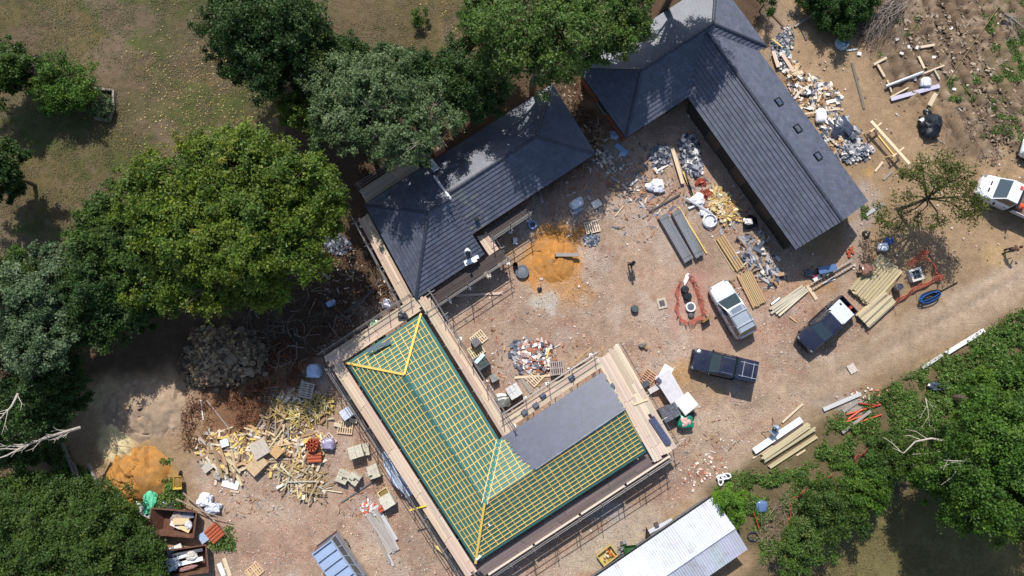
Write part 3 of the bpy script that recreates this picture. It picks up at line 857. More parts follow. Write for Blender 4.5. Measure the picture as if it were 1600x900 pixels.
def slope(bld, verts, step=0.33, tw=0.33, t=0.062, col=(62, 66, 78), rng=None, colf=None, region=None, part=None, m=None, lab=None):
    """one roof slope: verts[0]-verts[1] is the eave.  Every course is an object, its tiles real thin slabs"""
    rng = rng or random.Random(1)
    v0, e, up, n = frame(verts)
    org = bld.location
    W = lambda u, v, h: v0 + e * u + up * v + n * h - org
    poly = poly_in(verts)
    if part is None:
        mb = MB()
        mb.prism([W(u, v, -0.14) for u, v in poly], [W(u, v, -0.012) for u, v in poly], lin(52, 50, 52))
        part = P('roof_slope', mb, bld, M_MATTE, label=lab)
    if region is not None:
        poly = region
    vmax = max(p[1] for p in poly); vmin = min(p[1] for p in poly)
    k = 0
    v = vmin
    while v < vmax - 0.02:
        strip = clip2(clip2(poly, 1, v, True), 1, min(v + step, vmax), False) if len(poly) > 2 else []
        if len(strip) >= 3:
            mb = MB()
            u0, u1 = min(p[0] for p in strip), max(p[0] for p in strip)
            j = math.floor(u0 / tw) - 1
            off = (k % 2) * tw * 0.5
            crs = 1 + rng.uniform(-0.05, 0.05)
            while j * tw + off < u1:
                a, b = j * tw + off, (j + 1) * tw + off
                if region is not None:      # whole slates only: a stepped, ragged edge
                    if not (u0 < (a + b) / 2 < u1):
                        j += 1
                        continue
                    tl = [(a + .004, v), (b - .004, v), (b - .004, min(v + step, vmax)), (a + .004, min(v + step, vmax))]
                else:
                    tl = clip2(clip2(strip, 0, a + 0.003, True), 0, b - 0.003, False)
                j += 1
                if len(tl) < 3 or max(p[0] for p in tl) - min(p[0] for p in tl) < 0.01: continue
                lift = rng.uniform(0, 0.007)
                hh = lambda q: 0.006 + lift + t * (1 - (q[1] - v) / step) + 0.002
                c = jit(lin(*col), rng, 0.14)
                c = tuple(x * crs for x in c)
                if colf:
                    c = colf(v0 + e * (a + b) / 2 + up * v, c, rng)
                mb.prism([W(p[0], p[1], -0.01) for p in tl], [W(p[0], p[1], hh(p)) for p in tl], c)
            if mb.F:
                P('tile_course', mb, part, m or M_TILE)
        v += step
        k += 1
    return part


def ridge(bld, pts, col=(58, 62, 74), r=0.15):  # default colour set darker to stand in for the caps' shadow lines
    rng = random.Random(len(bld.children))
    for p, q in zip(pts[:-1], pts[1:]):
        d = q - p
        n = max(1, int(d.length / 0.45))
        mb = MB()
        for i in range(n):
            a, b = p + d * (i / n), p + d * ((i + 0.97) / n)
            mb.tube([a - bld.location, b - bld.location], [r, r * 0.93], jit(lin(*col), rng, 0.1), 8)
        P('ridge_cap', mb, bld, M_TILE, True)


def walls(bld, pts, h, inset, col, z0=-0.1, th=0.28):
    """closed wall ring inside the eaves line; one wall object per side, butted at the corners"""
    n = len(pts)
    area = sum(pts[i].x * pts[(i + 1) % n].y - pts[(i + 1) % n].x * pts[i].y for i in range(n))
    sg = 1 if area > 0 else -1
    E = [((pts[(i + 1) % n] - pts[i]).to_2d()).normalized() for i in range(n)]
    Nn = [Vector((-e.y, e.x)) * sg for e in E]                 # inward

    def corner(i, off):
        a, b = i - 1, i
        p = pts[i].to_2d()
        # intersection of the two offset lines
        p1 = p + Nn[a] * off; p2 = p + Nn[b] * off
        d1, d2 = E[a], E[b]
        den = d1.x * d2.y - d1.y * d2.x
        t = ((p2.x - p1.x) * d2.y - (p2.y - p1.y) * d2.x) / den
        return p1 + d1 * t
    out = []
    for i in range(n):
        j = (i + 1) % n
        a, b, c, d = corner(i, inset), corner(j, inset), corner(j, inset + th), corner(i, inset + th)
        L = lambda v, z: Vector((v.x, v.y, z)) - bld.location
        mb = MB().prism([L(v, z0) for v in (a, b, c, d)], [L(v, h) for v in (a, b, c, d)], lin(*col))
        P('wall', mb, bld, M_WALL)
        out.append((Vector((a.x, a.y, 0)), Vector((b.x, b.y, 0)), Vector((-Nn[i].x, -Nn[i].y, 0))))
    return out


def opening(bld, side, f, w, h, z, kind='window'):
    a, b, n = side
    d = (b - a).normalized()
    c = a + (b - a) * f
    R = Matrix((d, n, Vector((0, 0, 1)))).transposed()
    mb = MB()
    for sx in (-1, 1): mb.box(c + d * sx * (w / 2 - .04) + n * .02 + Vector((0, 0, z + h / 2)) - bld.location, (.08, .1, h), lin(70, 72, 76), R)
    for sz in (0, 1): mb.box(c + n * .02 + Vector((0, 0, z + .04 + sz * (h - .08))) - bld.location, (w - .16, .098, .08), lin(70, 72, 76), R)
    fr = P(kind, mb, bld, M_MATTE)
    if kind == 'window':
        P('pane', MB().box(c + n * .012 + Vector((0, 0, z + h / 2)) - bld.location, (w - .16, .03, h - .16), lin(40, 46, 54), R), fr, M_GLASS)
        P('sill', MB().box(c + n * .06 + Vector((0, 0, z - .03)) - bld.location, (w + .1, .18, .05), lin(150, 146, 140), R), fr, M_STONE)
    else:
        P('door_leaf', MB().box(c + n * .01 + Vector((0, 0, z + h / 2)) - bld.location, (w - .16, .04, h - .16), lin(84, 70, 58), R), fr, M_MATTE)
        P('handle', MB().box(c + d * (w / 2 - .16) + n * .06 + Vector((0, 0, z + 1)) - bld.location, (.12, .04, .03), lin(170, 170, 170), R), fr, M_METAL)


def gutter(bld, p, q, col=(40, 42, 46)):
    d = (q - p).to_3d()
    P('gutter', MB().tube([p - bld.location - Vector((0, 0, .06)), q - bld.location - Vector((0, 0, .06))], 0.06, lin(*col), 6), bld, M_METAL, True)


TAN_P = math.tan(rad(28))
up3 = Vector((0, 0, 1))
# ---- the L shaped barn
HB = 2.6
L2, R2 = G(978, 215, HB), G(1197, 72, HB)
aw = (R2 - L2).normalized(); nw = Vector((-aw.y, aw.x, 0))
wA = (G(908, 103, HB) - L2).dot(nw)
barn = T('slate_barn', 'L shaped single storey barn with new dark slate roof and three rooflights', 'barn', (*((L2 + R2) / 2 + nw * wA / 2).to_2d(), 0))
L1, R1 = L2 + nw * wA, R2 + nw * wA
hA = HB + wA / 2 * TAN_P
RA0 = L2 + aw * wA / 2 + nw * wA / 2; RA0.z = hA
RA1 = R2 - aw * wA / 2 + nw * wA / 2; RA1.z = hA
rg = random.Random(3)
SL = (82, 86, 99)
slope(barn, [L2, R2, RA1, RA0], rng=rg, col=SL)
slope(barn, [R1, L1, RA0, RA1], rng=rg, col=SL)
slope(barn, [L1, L2, RA0], rng=rg, col=SL)
slope(barn, [R2, R1, RA1], rng=rg, col=SL)
ridge(barn, [L2, RA0, RA1, R1]); ridge(barn, [L1, RA0]); ridge(barn, [R2, RA1])
G1 = G(1243, 390, HB)
bw = (G(1078, 157, HB) - G1).normalized()
nb = Vector((bw.y, -bw.x, 0))
wB = (G(1357, 317, HB) - G1).dot(nb)
lenB = ((RA0 - G1).dot(nw) ) / bw.dot(nw) + 0.4
lenB = (RA0 - (G1 + nb * wB / 2)).dot(nw) / bw.dot(nw) - 0.35
tB = (hA - 0.06 - HB) / (wB / 2)
G2 = G1 + nb * wB
K1, K2 = G1 + bw * lenB, G2 + bw * lenB
RB0 = G1 + nb * wB / 2; RB0.z = HB + wB / 2 * tB
RB1 = RB0 + bw * lenB
slope(barn, [K1, G1, RB0, RB1], rng=rg, col=SL)
slope(barn, [G2, K2, RB1, RB0], rng=rg, col=SL)
ridge(barn, [RB0, RB1])
# gable triangle under the verge
_i = 0.33
gt = MB()
_a, _b, _c = G1 + nb * _i + bw * _i, G2 - nb * _i + bw * _i, RB0 + bw * _i - up3 * .22
_a.z = _b.z = HB - .02 + .0
_o = [(_v - barn.location) for _v in (_a, _b, _c)]
gt.prism(_o, [v + bw * .2 for v in _o], lin(52, 46, 42))
P('gable_wall', gt, barn, M_WALL)
sdA = walls(barn, [L2, R2, R1, L1], HB - .03, 0.36, (132, 84, 62))
sdB = walls(barn, [G1, G2, G2 + bw * (lenB - 3.2), G1 + bw * (lenB - 3.2)], HB - .03, 0.33, (60, 52, 46))
for f in (0.25, 0.5, 0.75): opening(barn, sdB[3], f, 1.6, 2.1, 0.05, 'door')
opening(barn, sdB[0], 0.5, 1.2, 1.1, 0.9)
opening(barn, sdA[3], 0.5, 1.1, 1.1, 0.9); opening(barn, sdA[0], 0.2, 1.2, 1.1, 0.9); opening(barn, sdA[0], 0.38, 1.0, 2.05, 0.0, 'door')
for p, q in ((L2, L2 + (R2 - L2) * 0.36), (G1, K1 - bw * 3.6), (L1, L2), (R1, R2), (L1, R1), (G2, K2 - bw * 2.5)): gutter(barn, p, q)
# rooflights on the outer slope
v0, e, upv, nn = frame([G2, K2, RB1, RB0])
for (px, py) in ((1217, 159), (1246, 201), (1278, 244)):
    hgt = HB + 0.9
    c = G(px, py, hgt)
    u, v = (c - v0).dot(e), (c - v0).dot(upv)
    c = v0 + e * u + upv * v + nn * 0.09
    R = Matrix((e, upv, nn)).transposed()
    mb = MB()
    for sx in (-1, 1): mb.box(c + e * sx * .29 - barn.location, (.08, .7, .13), lin(48, 50, 56), R)
    for sx in (-1, 1): mb.box(c + upv * sx * .31 - barn.location, (.5, .08, .128), lin(48, 50, 56), R)
    fr = P('rooflight', mb, barn, M_METAL)
    P('pane', MB().box(c - barn.location, (.5, .54, .05), lin(62, 72, 92), R), fr, M_GLASS)
    P('sash', MB().box(c + nn * .03 - barn.location, (.24, .28, .03), lin(84, 88, 98) if px > 1220 else lin(60, 72, 108), R), fr, M_MATTE)

# ---- the slate house with a step in the roof
S0 = G(650, 467, 2.15); E1 = G(757, 393, 2.15)
ah = (G(930, 240, 2.6) - G(742, 363, 2.6)).normalized()
nh = Vector((-ah.y, ah.x, 0))
house = T('slate_house', 'long low house with stepped dark slate roof and white verge strip', 'house', (*((S0 + G(862, 130, 2.6)) / 2).to_2d(), 0))
Wc = G(571, 320, 2.6)
D_ = (Wc - S0).dot(nh)
kk = 0.53
r_ = (D_ + (2.6 - 2.15) / kk) / 2
hR = 2.15 + kk * r_
s1 = (G(756, 395, 2.15) - S0).dot(ah)
base = lambda s, d, z: Vector((S0.x, S0.y, 0)) + ah * s + nh * d + up3 * z
sW = (Wc - S0).dot(ah)
W_ = base(sW, D_, 2.6)
ap = base((G(671, 335, hR) - S0).dot(ah), r_, hR)
slope(house, [base(0, 0, 2.15), base(s1, 0, 2.15), base(s1, r_, hR), ap], rng=rg, col=SL)
slope(house, [base(s1, D_, 2.6), W_, ap, base(s1, r_, hR)], rng=rg, col=SL)
slope(house, [W_, base(0, 0, 2.15), ap], rng=rg, col=SL)
ridge(house, [W_, ap, base(s1, r_, hR)]); ridge(house, [base(0, 0, 2.15), ap])
dd = (G(836, 301, 2.6) - S0).dot(nh)
sE = (G(930, 240, 2.6) - S0).dot(ah)
sN = (G(862, 130, 2.6) - S0).dot(ah)
rr_ = (dd + D_) / 2
hR2 = 2.54 + kk * (D_ - rr_)
apE = base((G(838, 213, hR2) - S0).dot(ah), rr_, hR2)
lo = s1 - 0.4


def weathered(p, c, rng):
    s = (p - S0).dot(ah)
    w = max(0, 1 - abs(s - s1 - 0.9) / 1.1) if s > s1 else 0
    if rng.random() < w * 0.75:
        g = lin(104, 108, 106)
        return tuple(a * .4 + b * .6 for a, b in zip(c, g))
    return c


slope(house, [base(lo, dd, 2.54), base(sE, dd, 2.54), apE, base(lo, rr_, hR2)], rng=rg, col=SL, colf=weathered)
slope(house, [base(sN, D_, 2.54), base(lo, D_, 2.54), base(lo, rr_, hR2), apE], rng=rg, col=SL)
slope(house, [base(sE, dd, 2.54), base(sN, D_, 2.54), apE], rng=rg, col=SL)
ridge(house, [base(s1, rr_, hR2), apE]); ridge(house, [base(sE, dd, 2.54), apE, base(sN, D_, 2.54)])
# verge: white flashing over the lower roof, dark verge board below it
P('verge_flashing', MB().tube([base(s1 + .04, r_ - .1, hR + .1) - house.location, base(s1 + .04, D_ - 1.3, 2.6 + kk * 1.3 + .1) - house.location], .1, lin(226, 228, 232), 6), house, M_MATTE)
_v = [base(s1 - .02, 0.02, 2.1), base(s1 - .02, r_, hR - .02), base(s1 - .02, D_, 2.5)]
P('gable_wall', MB().prism([p - house.location for p in _v], [p + ah * -.15 - house.location for p in _v], lin(96, 84, 76)), house, M_WALL)
sdH = walls(house, [base(0.1, 0, 0), base(s1, 0, 0), base(s1, D_, 0), base(sW, D_, 0)], 2.12, 0.36, (140, 92, 70))
sdH2 = walls(house, [base(s1 - .3, dd, 0), base(sE, dd, 0), base(sN, D_, 0), base(s1 - .3, D_, 0)], 2.5, 0.4, (140, 92, 70))
opening(house, sdH[0], 0.3, 1.2, 1.0, 0.9); opening(house, sdH[0], 0.65, 1.0, 2.0, 0.0, 'door')
for f in (0.25, 0.8): opening(house, sdH2[0], f, 1.3, 1.1, 0.9)
opening(house, sdH2[0], 0.55, 1.0, 2.05, 0.0, 'door')
for p, q in ((base(0, 0, 2.15), base(s1, 0, 2.15)), (base(s1 + .2, dd, 2.54), base(sE, dd, 2.54)), (W_, base(0, 0, 2.15)), (base(sE, dd, 2.54), base(sN, D_, 2.54))): gutter(house, p, q)
# vent on the courtyard slope and the brick stack behind
vp = G(745, 342, 3.1)
P('roof_vent', MB().box(vp - house.location + up3 * .05, (.3, .3, .16), lin(40, 42, 46), ang(742, 363, 930, 240)), house, M_MATTE)
st = solo('chimney_stack', MB().box((0, 0, 1.9), (.9, .7, 3.8), lin(176, 118, 88)).box((0, 0, 3.84), (1.0, .8, .1), lin(190, 150, 120)), M_STONE, 'short brick chimney stack rising behind the slate house under the willow', 'chimney', G(684, 231, 3.2).xy.to_3d(), ang(742, 363, 930, 240))
# white membrane offcut lying on the far slope
_p = G(677, 259, 3.3)
fs = frame([base(s1, D_, 2.6), W_, ap])
_R = Matrix((fs[1], fs[2], fs[3])).transposed()
_h = 2.6 + kk * (D_ - (_p - S0).dot(nh))
_p = G(677, 259, _h)
solo('membrane_sheet', MB().box((0, 0, 0), (0.55, 1.35, .03), lin(206, 214, 222)).box((0.1, -.2, .03), (0.2, .7, .03), lin(170, 184, 190)), M_PLASTIC, 'white sheet lying on the shaded back slope of the slate house', 'sheet').matrix_world = Matrix.Translation(Vector((_p.x, _p.y, _h + .14))) @ _R.to_4x4()

# ---- the L shaped house whose roof is being battened
HE, HR = 2.6, 4.35
LA, LB, LC, LD = G(541, 567, HE), G(658, 490, HE), G(780, 687, HE), G(743, 880, HE)
LE, LF, LP, LJ, LR = G(1010, 706, HE), G(940, 582, HE), G(632, 585, HR), G(757, 787, HR), G(977, 639, HR)
lh = T('battened_house', 'L shaped house with green roof membrane and yellow battens, partly slated', 'house', (*((LA + LE) / 2).to_2d(), 0))


def seg_in(poly, axis, val):
    xs = []
    n = len(poly)
    for i in range(n):
        p, q = poly[i], poly[(i + 1) % n]
        if (p[axis] - val) * (q[axis] - val) < 0:
            t = (val - p[axis]) / (q[axis] - p[axis])
            xs.append(p[1 - axis] + (q[1 - axis] - p[1 - axis]) * t)
    return (min(xs), max(xs)) if len(xs) >= 2 else None


GREEN = lin(62, 108, 100)


def batten_slope(verts, seed, hold=0.0, edge=0.32, bx=None):
    rng = random.Random(seed)
    v0, e, up, n = frame(verts)
    W = lambda u, v, h: v0 + e * u + up * v + n * h - lh.location
    poly = poly_in(verts)
    mb = MB().prism([W(u, v, -.12) for u, v in poly], [W(u, v, 0) for u, v in poly], GREEN)
    # lap lines of the membrane: narrow sheets a little proud
    vm = max(p[1] for p in poly)
    k = 0
    while k * 1.35 < vm:
        st_ = clip2(clip2(poly, 1, k * 1.35 - .08, True), 1, k * 1.35 + .06, False)
        if len(st_) > 2:
            mb.prism([W(u, v, .0) for u, v in st_], [W(u, v, .006) for u, v in st_], jit(GREEN, rng, .18))
        k += 1
    part = P('roof_membrane', mb, lh, M_MEMB)

    def rod(u0, v0_, u1, v1_, h, w, nm):
        a, b = W(u0, v0_, h), W(u1, v1_, h)
        o = bar(nm, a, b, w, .03, jit(lin(228, 194, 110), rng, .16))
        o.parent = part
        q = Matrix(((b - a).normalized(), n.cross((b - a).normalized()), n)).transposed()
        o.rotation_euler = q.to_euler()
    um0, um1 = min(p[0] for p in poly), max(p[0] for p in poly)
    u = um0 + 0.3
    while u < um1:
        s = seg_in(poly, 0, u)
        if s and s[1] - s[0] > .3:
            rod(u, max(s[0], edge * .8), u + rng.uniform(-.02, .02), s[1] - .06, .018, .045, 'counter_batten')
        u += 0.62
    v = edge
    while v < vm - .1:
        s = seg_in(poly, 1, v)
        if s and s[1] - s[0] > .3:
            rod(s[0] + .12, v, s[1] - .12, v + rng.uniform(-.012, .012), .05, .052, 'batten')
        v += 0.345
    return part


p_sw = batten_slope([LA, LD, LJ, LP], 1)
p_ne = batten_slope([LC, LB, LP, LJ], 2)
p_hip = batten_slope([LB, LA, LP], 3)
p_se = batten_slope([LD, LE, LR, LJ], 4)
p_nw = batten_slope([LF, LC, LJ, LR], 5)
for a, b, w in ((LA, LP, .16), (LB, LP, .16), (LD, LJ, .17)):
    o = bar('hip_board', a + up3 * .09, b + up3 * .09, w, .06, lin(226, 190, 98), lh)
bar('valley_board', LC + up3 * .03, LJ + up3 * .02, .3, .05, lin(60, 116, 108), lh)
for s in (-1, 1):
    off = (LJ - LC).cross(up3).normalized() * s * .2
    bar('valley_batten', LC + off + up3 * .09, LJ + off + up3 * .07, .05, .03, lin(214, 204, 170), lh)
# slates on the courtyard slope of the short wing
nwv = [LF, LC, LJ, LR]
v0, e, upv, nn = frame(nwv)
reg = []
for (px, py, h) in ((941, 582, HE), (788, 684, HE), (800, 700, 2.95), (833, 735, HR - .05), (976, 640, HR - .02)):
    q = G(px, py, h)
    for _ in range(4):      # put the pixel on the slope plane
        dz = (q - v0).dot(nn)
        h -= dz / nn.z
        q = G(px, py, h)
    reg.append(((q - v0).dot(e), (q - v0).dot(upv)))
shift = nn * 0.06
slope(lh, [v + shift for v in nwv], step=.26, tw=.28, t=.045, col=(62, 69, 90), rng=rg, region=reg, part=p_nw)
ridge(lh, [LJ.lerp(LR, .36) + up3 * .06, LR + up3 * .06], (108, 112, 122), r=.07)
sdL = walls(lh, [LA, LD, LE, LF, LC, LB], HE - .06, 0.3, (164, 150, 136))
for k, f in ((0, .3), (0, .7), (1, .3), (1, .7)): opening(lh, sdL[k], f, 1.4, 1.2, 0.9)
opening(lh, sdL[4], .5, 1.8, 2.1, 0.0, 'door'); opening(lh, sdL[3], .4, 1.4, 1.2, 0.9)
_v = [LE + (LF - LE) * .06, LF + (LE - LF) * .06, LR - up3 * .12]
_w = (LD - LE).normalized() * .3
_v = [_v[0] + _w - up3 * .06, _v[1] + _w - up3 * .06, _v[2] + _w]
P('gable_wall', MB().prism([p - lh.location for p in _v], [p + _w * .6 - lh.location for p in _v], lin(164, 150, 136)), lh, M_WALL)
# fascia boards
for a, b in ((LA, LD), (LD, LE), (LF, LC), (LC, LB), (LB, LA)):
    bar('fascia_board', a - up3 * .12, b - up3 * .12, .03, .18, lin(40, 60, 60), lh)

# ---- the white metal shed
HS = 2.0
Q1, Q2 = G(930, 902, HS), G(1114, 776, HS)
as_ = (Q2 - Q1).normalized(); ns = Vector((as_.y, -as_.x, 0))
shed = T('metal_shed', 'long low shed with white corrugated metal roof', 'shed', (*(Q1 + as_ * 4 + ns * 2).to_2d(), 0))
Q1 = Q2 - as_ * 17
rS = (G(1146, 823, 2.5) - Q2).dot(ns)
wS = (G(1176, 853, HS - .1) - Q2).dot(ns)


def corrugated(bld, p0, a, n, length, d0, d1, z0, z1, col, sheet=1.02, pitch=.2, amp=.022, seed=1):
    rng = random.Random(seed)
    k = 0
    while k * sheet < length - .1:
        mb = MB()
        c = jit(lin(*col), rng, .1)
        x0, x1 = k * sheet, min((k + 1) * sheet + .02, length)
        nseg = max(2, int((x1 - x0) / (pitch / 4)))
        lift = .004 * (k % 2)
        rows = []
        for (d, z) in ((d0, z0), ((d0 + d1) / 2, (z0 + z1) / 2), (d1, z1)):
            row = []
            for i in range(nseg + 1):
                x = x0 + (x1 - x0) * i / nseg
                f = (x / pitch) % 1
                zz = amp * (1 if f < .35 else (-1 if .5 < f < .85 else 0))
                row.append(p0 + a * x + n * d + up3 * (z + zz + lift) - bld.location)
            rows.append(row)
        mb.loft(rows, c, caps=False)
        P('roof_sheet', mb, bld, M_SHEET)
        k += 1


Q1g, Q2g = Vector((Q1.x, Q1.y, 0)), Vector((Q2.x, Q2.y, 0))
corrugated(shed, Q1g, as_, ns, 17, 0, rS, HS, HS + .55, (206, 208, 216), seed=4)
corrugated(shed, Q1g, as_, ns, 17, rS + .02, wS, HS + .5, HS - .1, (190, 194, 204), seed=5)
bar('ridge_cap', Q1g + ns * rS + up3 * (HS + .57), Q2g + ns * rS + up3 * (HS + .57), .3, .05, lin(204, 206, 212), shed)
walls(shed, [Q1g, Q2g, Q2g + ns * wS, Q1g + ns * wS], HS - .12, .32, (110, 110, 112), th=.12)
_g = [Q2g + ns * .2 + up3 * (HS - .1) - as_ * .2, Q2g + ns * rS + up3 * (HS + .45) - as_ * .2, Q2g + ns * (wS - .2) + up3 * (HS - .2) - as_ * .2]
P('gable_wall', MB().prism([p - shed.location for p in _g], [p - as_ * .06 - shed.location for p in _g], lin(150, 150, 152)), shed, M_WALL)
P('gutter', MB().tube([Q1g - ns * .05 + up3 * (HS - .08) - shed.location, Q2g - ns * .05 + up3 * (HS - .08) - shed.location], .06, lin(60, 62, 66), 6), shed, M_METAL)


# ------------------------------------------------------------------ scaffolding
def scaffold_run(t, p0, p1, out, z, off, nb, seed, guard=True, tail=(0, 0), boards=True, inner=True, spacing=2.1, colb=(190, 168, 148)):
    rng = random.Random(seed)
    p0 = Vector((p0.x, p0.y, 0)); p1 = Vector((p1.x, p1.y, 0))
    d = (p1 - p0).normalized()
    p0 = p0 - d * tail[0]; p1 = p1 + d * tail[1]
    L = (p1 - p0).length
    if boards:
        for j in range(nb):
            x = -rng.uniform(0, .3)
            while x < L - .1:
                ln = min(rng.choice((3.0, 3.9, 3.9)), L - x + rng.uniform(0, .25))
                if ln > .4:
                    o = off + .12 + j * .232
                    zz = z + .02 + (.006 * ((j + int(x)) % 2))
                    bar('scaffold_board', p0 + d * x + out * (o + rng.uniform(-.006, .006)) + up3 * zz, p0 + d * (x + ln - .03) + out * (o + rng.uniform(-.006, .006)) + up3 * zz, .22, .038, jit(lin(*colb), rng, .2), t)
                x += ln
    wd = nb * .232 + .12
    n = max(1, int(round(L / spacing)))
    rows = [off + wd + .06] + ([off - .02] if inner else [])
    for k in range(n + 1):
        p = p0 + d * (L * k / n)
        for ri, o in enumerate(rows):
            top = z + (1.25 if ri == 0 and guard else -.05)
            pole('standard', p + out * o - up3 * .02, p + out * o + d * rng.uniform(-.03, .03) + up3 * (top + rng.uniform(0, .5) * (ri == 0)), .07, jit(lin(120, 116, 112), rng, .2), t)
            if ri == 0:
                P('base_plate', UNIT_BOX, t, loc=p + out * o - t.location + up3 * .02).scale = (.25, .25, .04)
        pole('transom', p + out * (off - .1) + up3 * (z - .04), p + out * (off + wd + .32 + rng.uniform(0, .2)) + up3 * (z - .04), .06, jit(lin(150, 148, 146), rng, .2), t)
    for ri, o in enumerate(rows):
        hs = (z - .1, z + .55, z + 1.05) if (ri == 0 and guard) else (z - .1,)
        for hh in hs:
            pole('ledger' if hh < z else 'guard_rail', p0 - d * .25 + out * (o + .06) + up3 * hh, p1 + d * .25 + out * (o + .06) + up3 * hh, .06, jit(lin(126, 122, 120), rng, .15), t)


def outn(p0, p1, c):
    d = (p1 - p0); n = Vector((d.y, -d.x, 0)).normalized()
    m = (p0 + p1) / 2
    return n if (m - c).dot(n) > 0 else -n


ctr = (LA + LC + LD) / 3
sc1 = T('scaffold', 'tube and board scaffold wrapped round the half slated L shaped house', 'scaffold', lh.location.copy())
scaffold_run(sc1, LA, LD, outn(LA, LD, ctr), 2.25, .26, 4, 1, tail=(.2, .6), spacing=2.6)
scaffold_run(sc1, LD, LE, outn(LD, LE, ctr), 1.9, .32, 4, 2, tail=(0, 1.2), colb=(104, 92, 90))
scaffold_run(sc1, LB, LA, outn(LA, LB, LC), 2.25, .24, 5, 3, tail=(0, 1.1))
scaffold_run(sc1, LC, LB, -outn(LA, LD, ctr), 2.25, .3, 4, 4, tail=(0, 1.0))
scaffold_run(sc1, LF, LC, -outn(LD, LE, ctr), 2.25, .3, 4, 5, tail=(.3, -1.2))
oe = (LE - LD).normalized()
scaffold_run(sc1, LF, LE, oe, 2.25, .15, 9, 6, tail=(.9, .9), guard=False, colb=(200, 182, 162))
# diagonal braces and lapped toe boards
for (a, b, o) in ((LA, LD, outn(LA, LD, ctr)),):
    d = (b - a).normalized()
    L = (b - a).length
    for k in range(5):
        p = a + d * (k * L / 5); q = a + d * ((k + .8) * L / 5)
        pole('brace', Vector((p.x, p.y, .2)) + o * 1.42, Vector((q.x, q.y, 2.2)) + o * 1.42, .06, lin(118, 112, 108), sc1)
    for k in range(4):
        p = a + d * (k * L / 4 + .4); q = a + d * ((k + .9) * L / 4)
        bar('toe_board', Vector((p.x, p.y, 2.38)) + o * 1.34, Vector((q.x, q.y, 2.38)) + o * 1.34, .04, .2, lin(58, 58, 66), sc1)
o = outn(LD, LE, ctr)
d = (LE - LD).normalized()
for k in range(4):
    p = LD + d * (k * 4.1 + .3); q = p + d * 3.9
    bar('toe_board', Vector((p.x, p.y, 2.1)) + o * 1.3, Vector((q.x, q.y, 2.1)) + o * 1.3, .12, .2, lin(214, 196, 178), sc1)
for k in range(9):
    p = LD + d * (k * 1.95)
    pole('raker', Vector((p.x, p.y, 0)) + o * 1.5, Vector((p.x, p.y, 2.6)) + o * 1.66, .06, lin(118, 112, 108), sc1)
pole('ledger', Vector((LD.x, LD.y, 1.1)) + o * 1.5, Vector((LE.x, LE.y, 1.1)) + o * 1.5, .06, lin(118, 112, 108), sc1)

sc2 = T('scaffold', 'tube and board scaffold along the courtyard side of the slate house', 'scaffold', house.location.copy())
b0 = lambda s, d_: base(s, d_, 0)
scaffold_run(sc2, W_, b0(0, 0), outn(W_, S0, house.location), 1.75, .2, 4, 11, tail=(-.6, .6))
scaffold_run(sc2, b0(.2, 0), b0(s1, 0), -nh, 1.75, .25, 4, 12, tail=(0, 1.3), colb=(66, 58, 56))
scaffold_run(sc2, b0(s1 + 1.4, dd), b0(s1 + 4.6, dd), -nh, 1.9, .25, 3, 13, tail=(.2, 0), colb=(70, 62, 60))
scaffold_run(sc2, b0(s1, .3), b0(s1, dd - .4), ah, 1.72, .25, 4, 14, tail=(.6, 0), guard=False)
scaffold_run(sc2, base(sW + .4, D_, 0), base(sW + 5.0, D_, 0), nh, 2.1, .25, 5, 15)

# ------------------------------------------------------------------ vehicles (local axes: x forward, y left)
def quad_on(mb, pts, col, lift, th=.012):
    """thin slab lying on four points, standing proud of them"""
    a, b, c, d = [Vector(p) for p in pts]
    n = (b - a).cross(d - a).normalized()
    mb.prism([p + n * (lift - th) for p in (a, b, c, d)], [p + n * lift for p in (a, b, c, d)], col)


def ring_body(x, w, zt, z0=.28):
    h = [(-w * .94, z0), (-w, z0 + .16), (-w, zt - .2), (-w * .97, zt - .06), (-w * .9, zt), (-w * .5, zt + .025)]
    return [(x, y, z) for y, z in h] + [(x, 0, zt + .032)] + [(x, -y, z) for y, z in reversed(h)]


def wheel_set(car, xs, w, r, wd=.24):
    tyre = MB().tube([(0, -wd / 2, 0), (0, wd / 2, 0)], r, lin(24, 24, 25), 20).build('wheel', M_RUBBER, True)
    rim = MB().tube([(0, -wd / 2 - .012, 0), (0, wd / 2 + .012, 0)], r * .64, lin(150, 152, 156), 14).build('rim', M_METAL, True)
    for x in xs:
        for s in (-1, 1):
            o = P('wheel', tyre, car, loc=(x, s * (w - wd / 2 - .02), r))
            P('rim', rim, o)


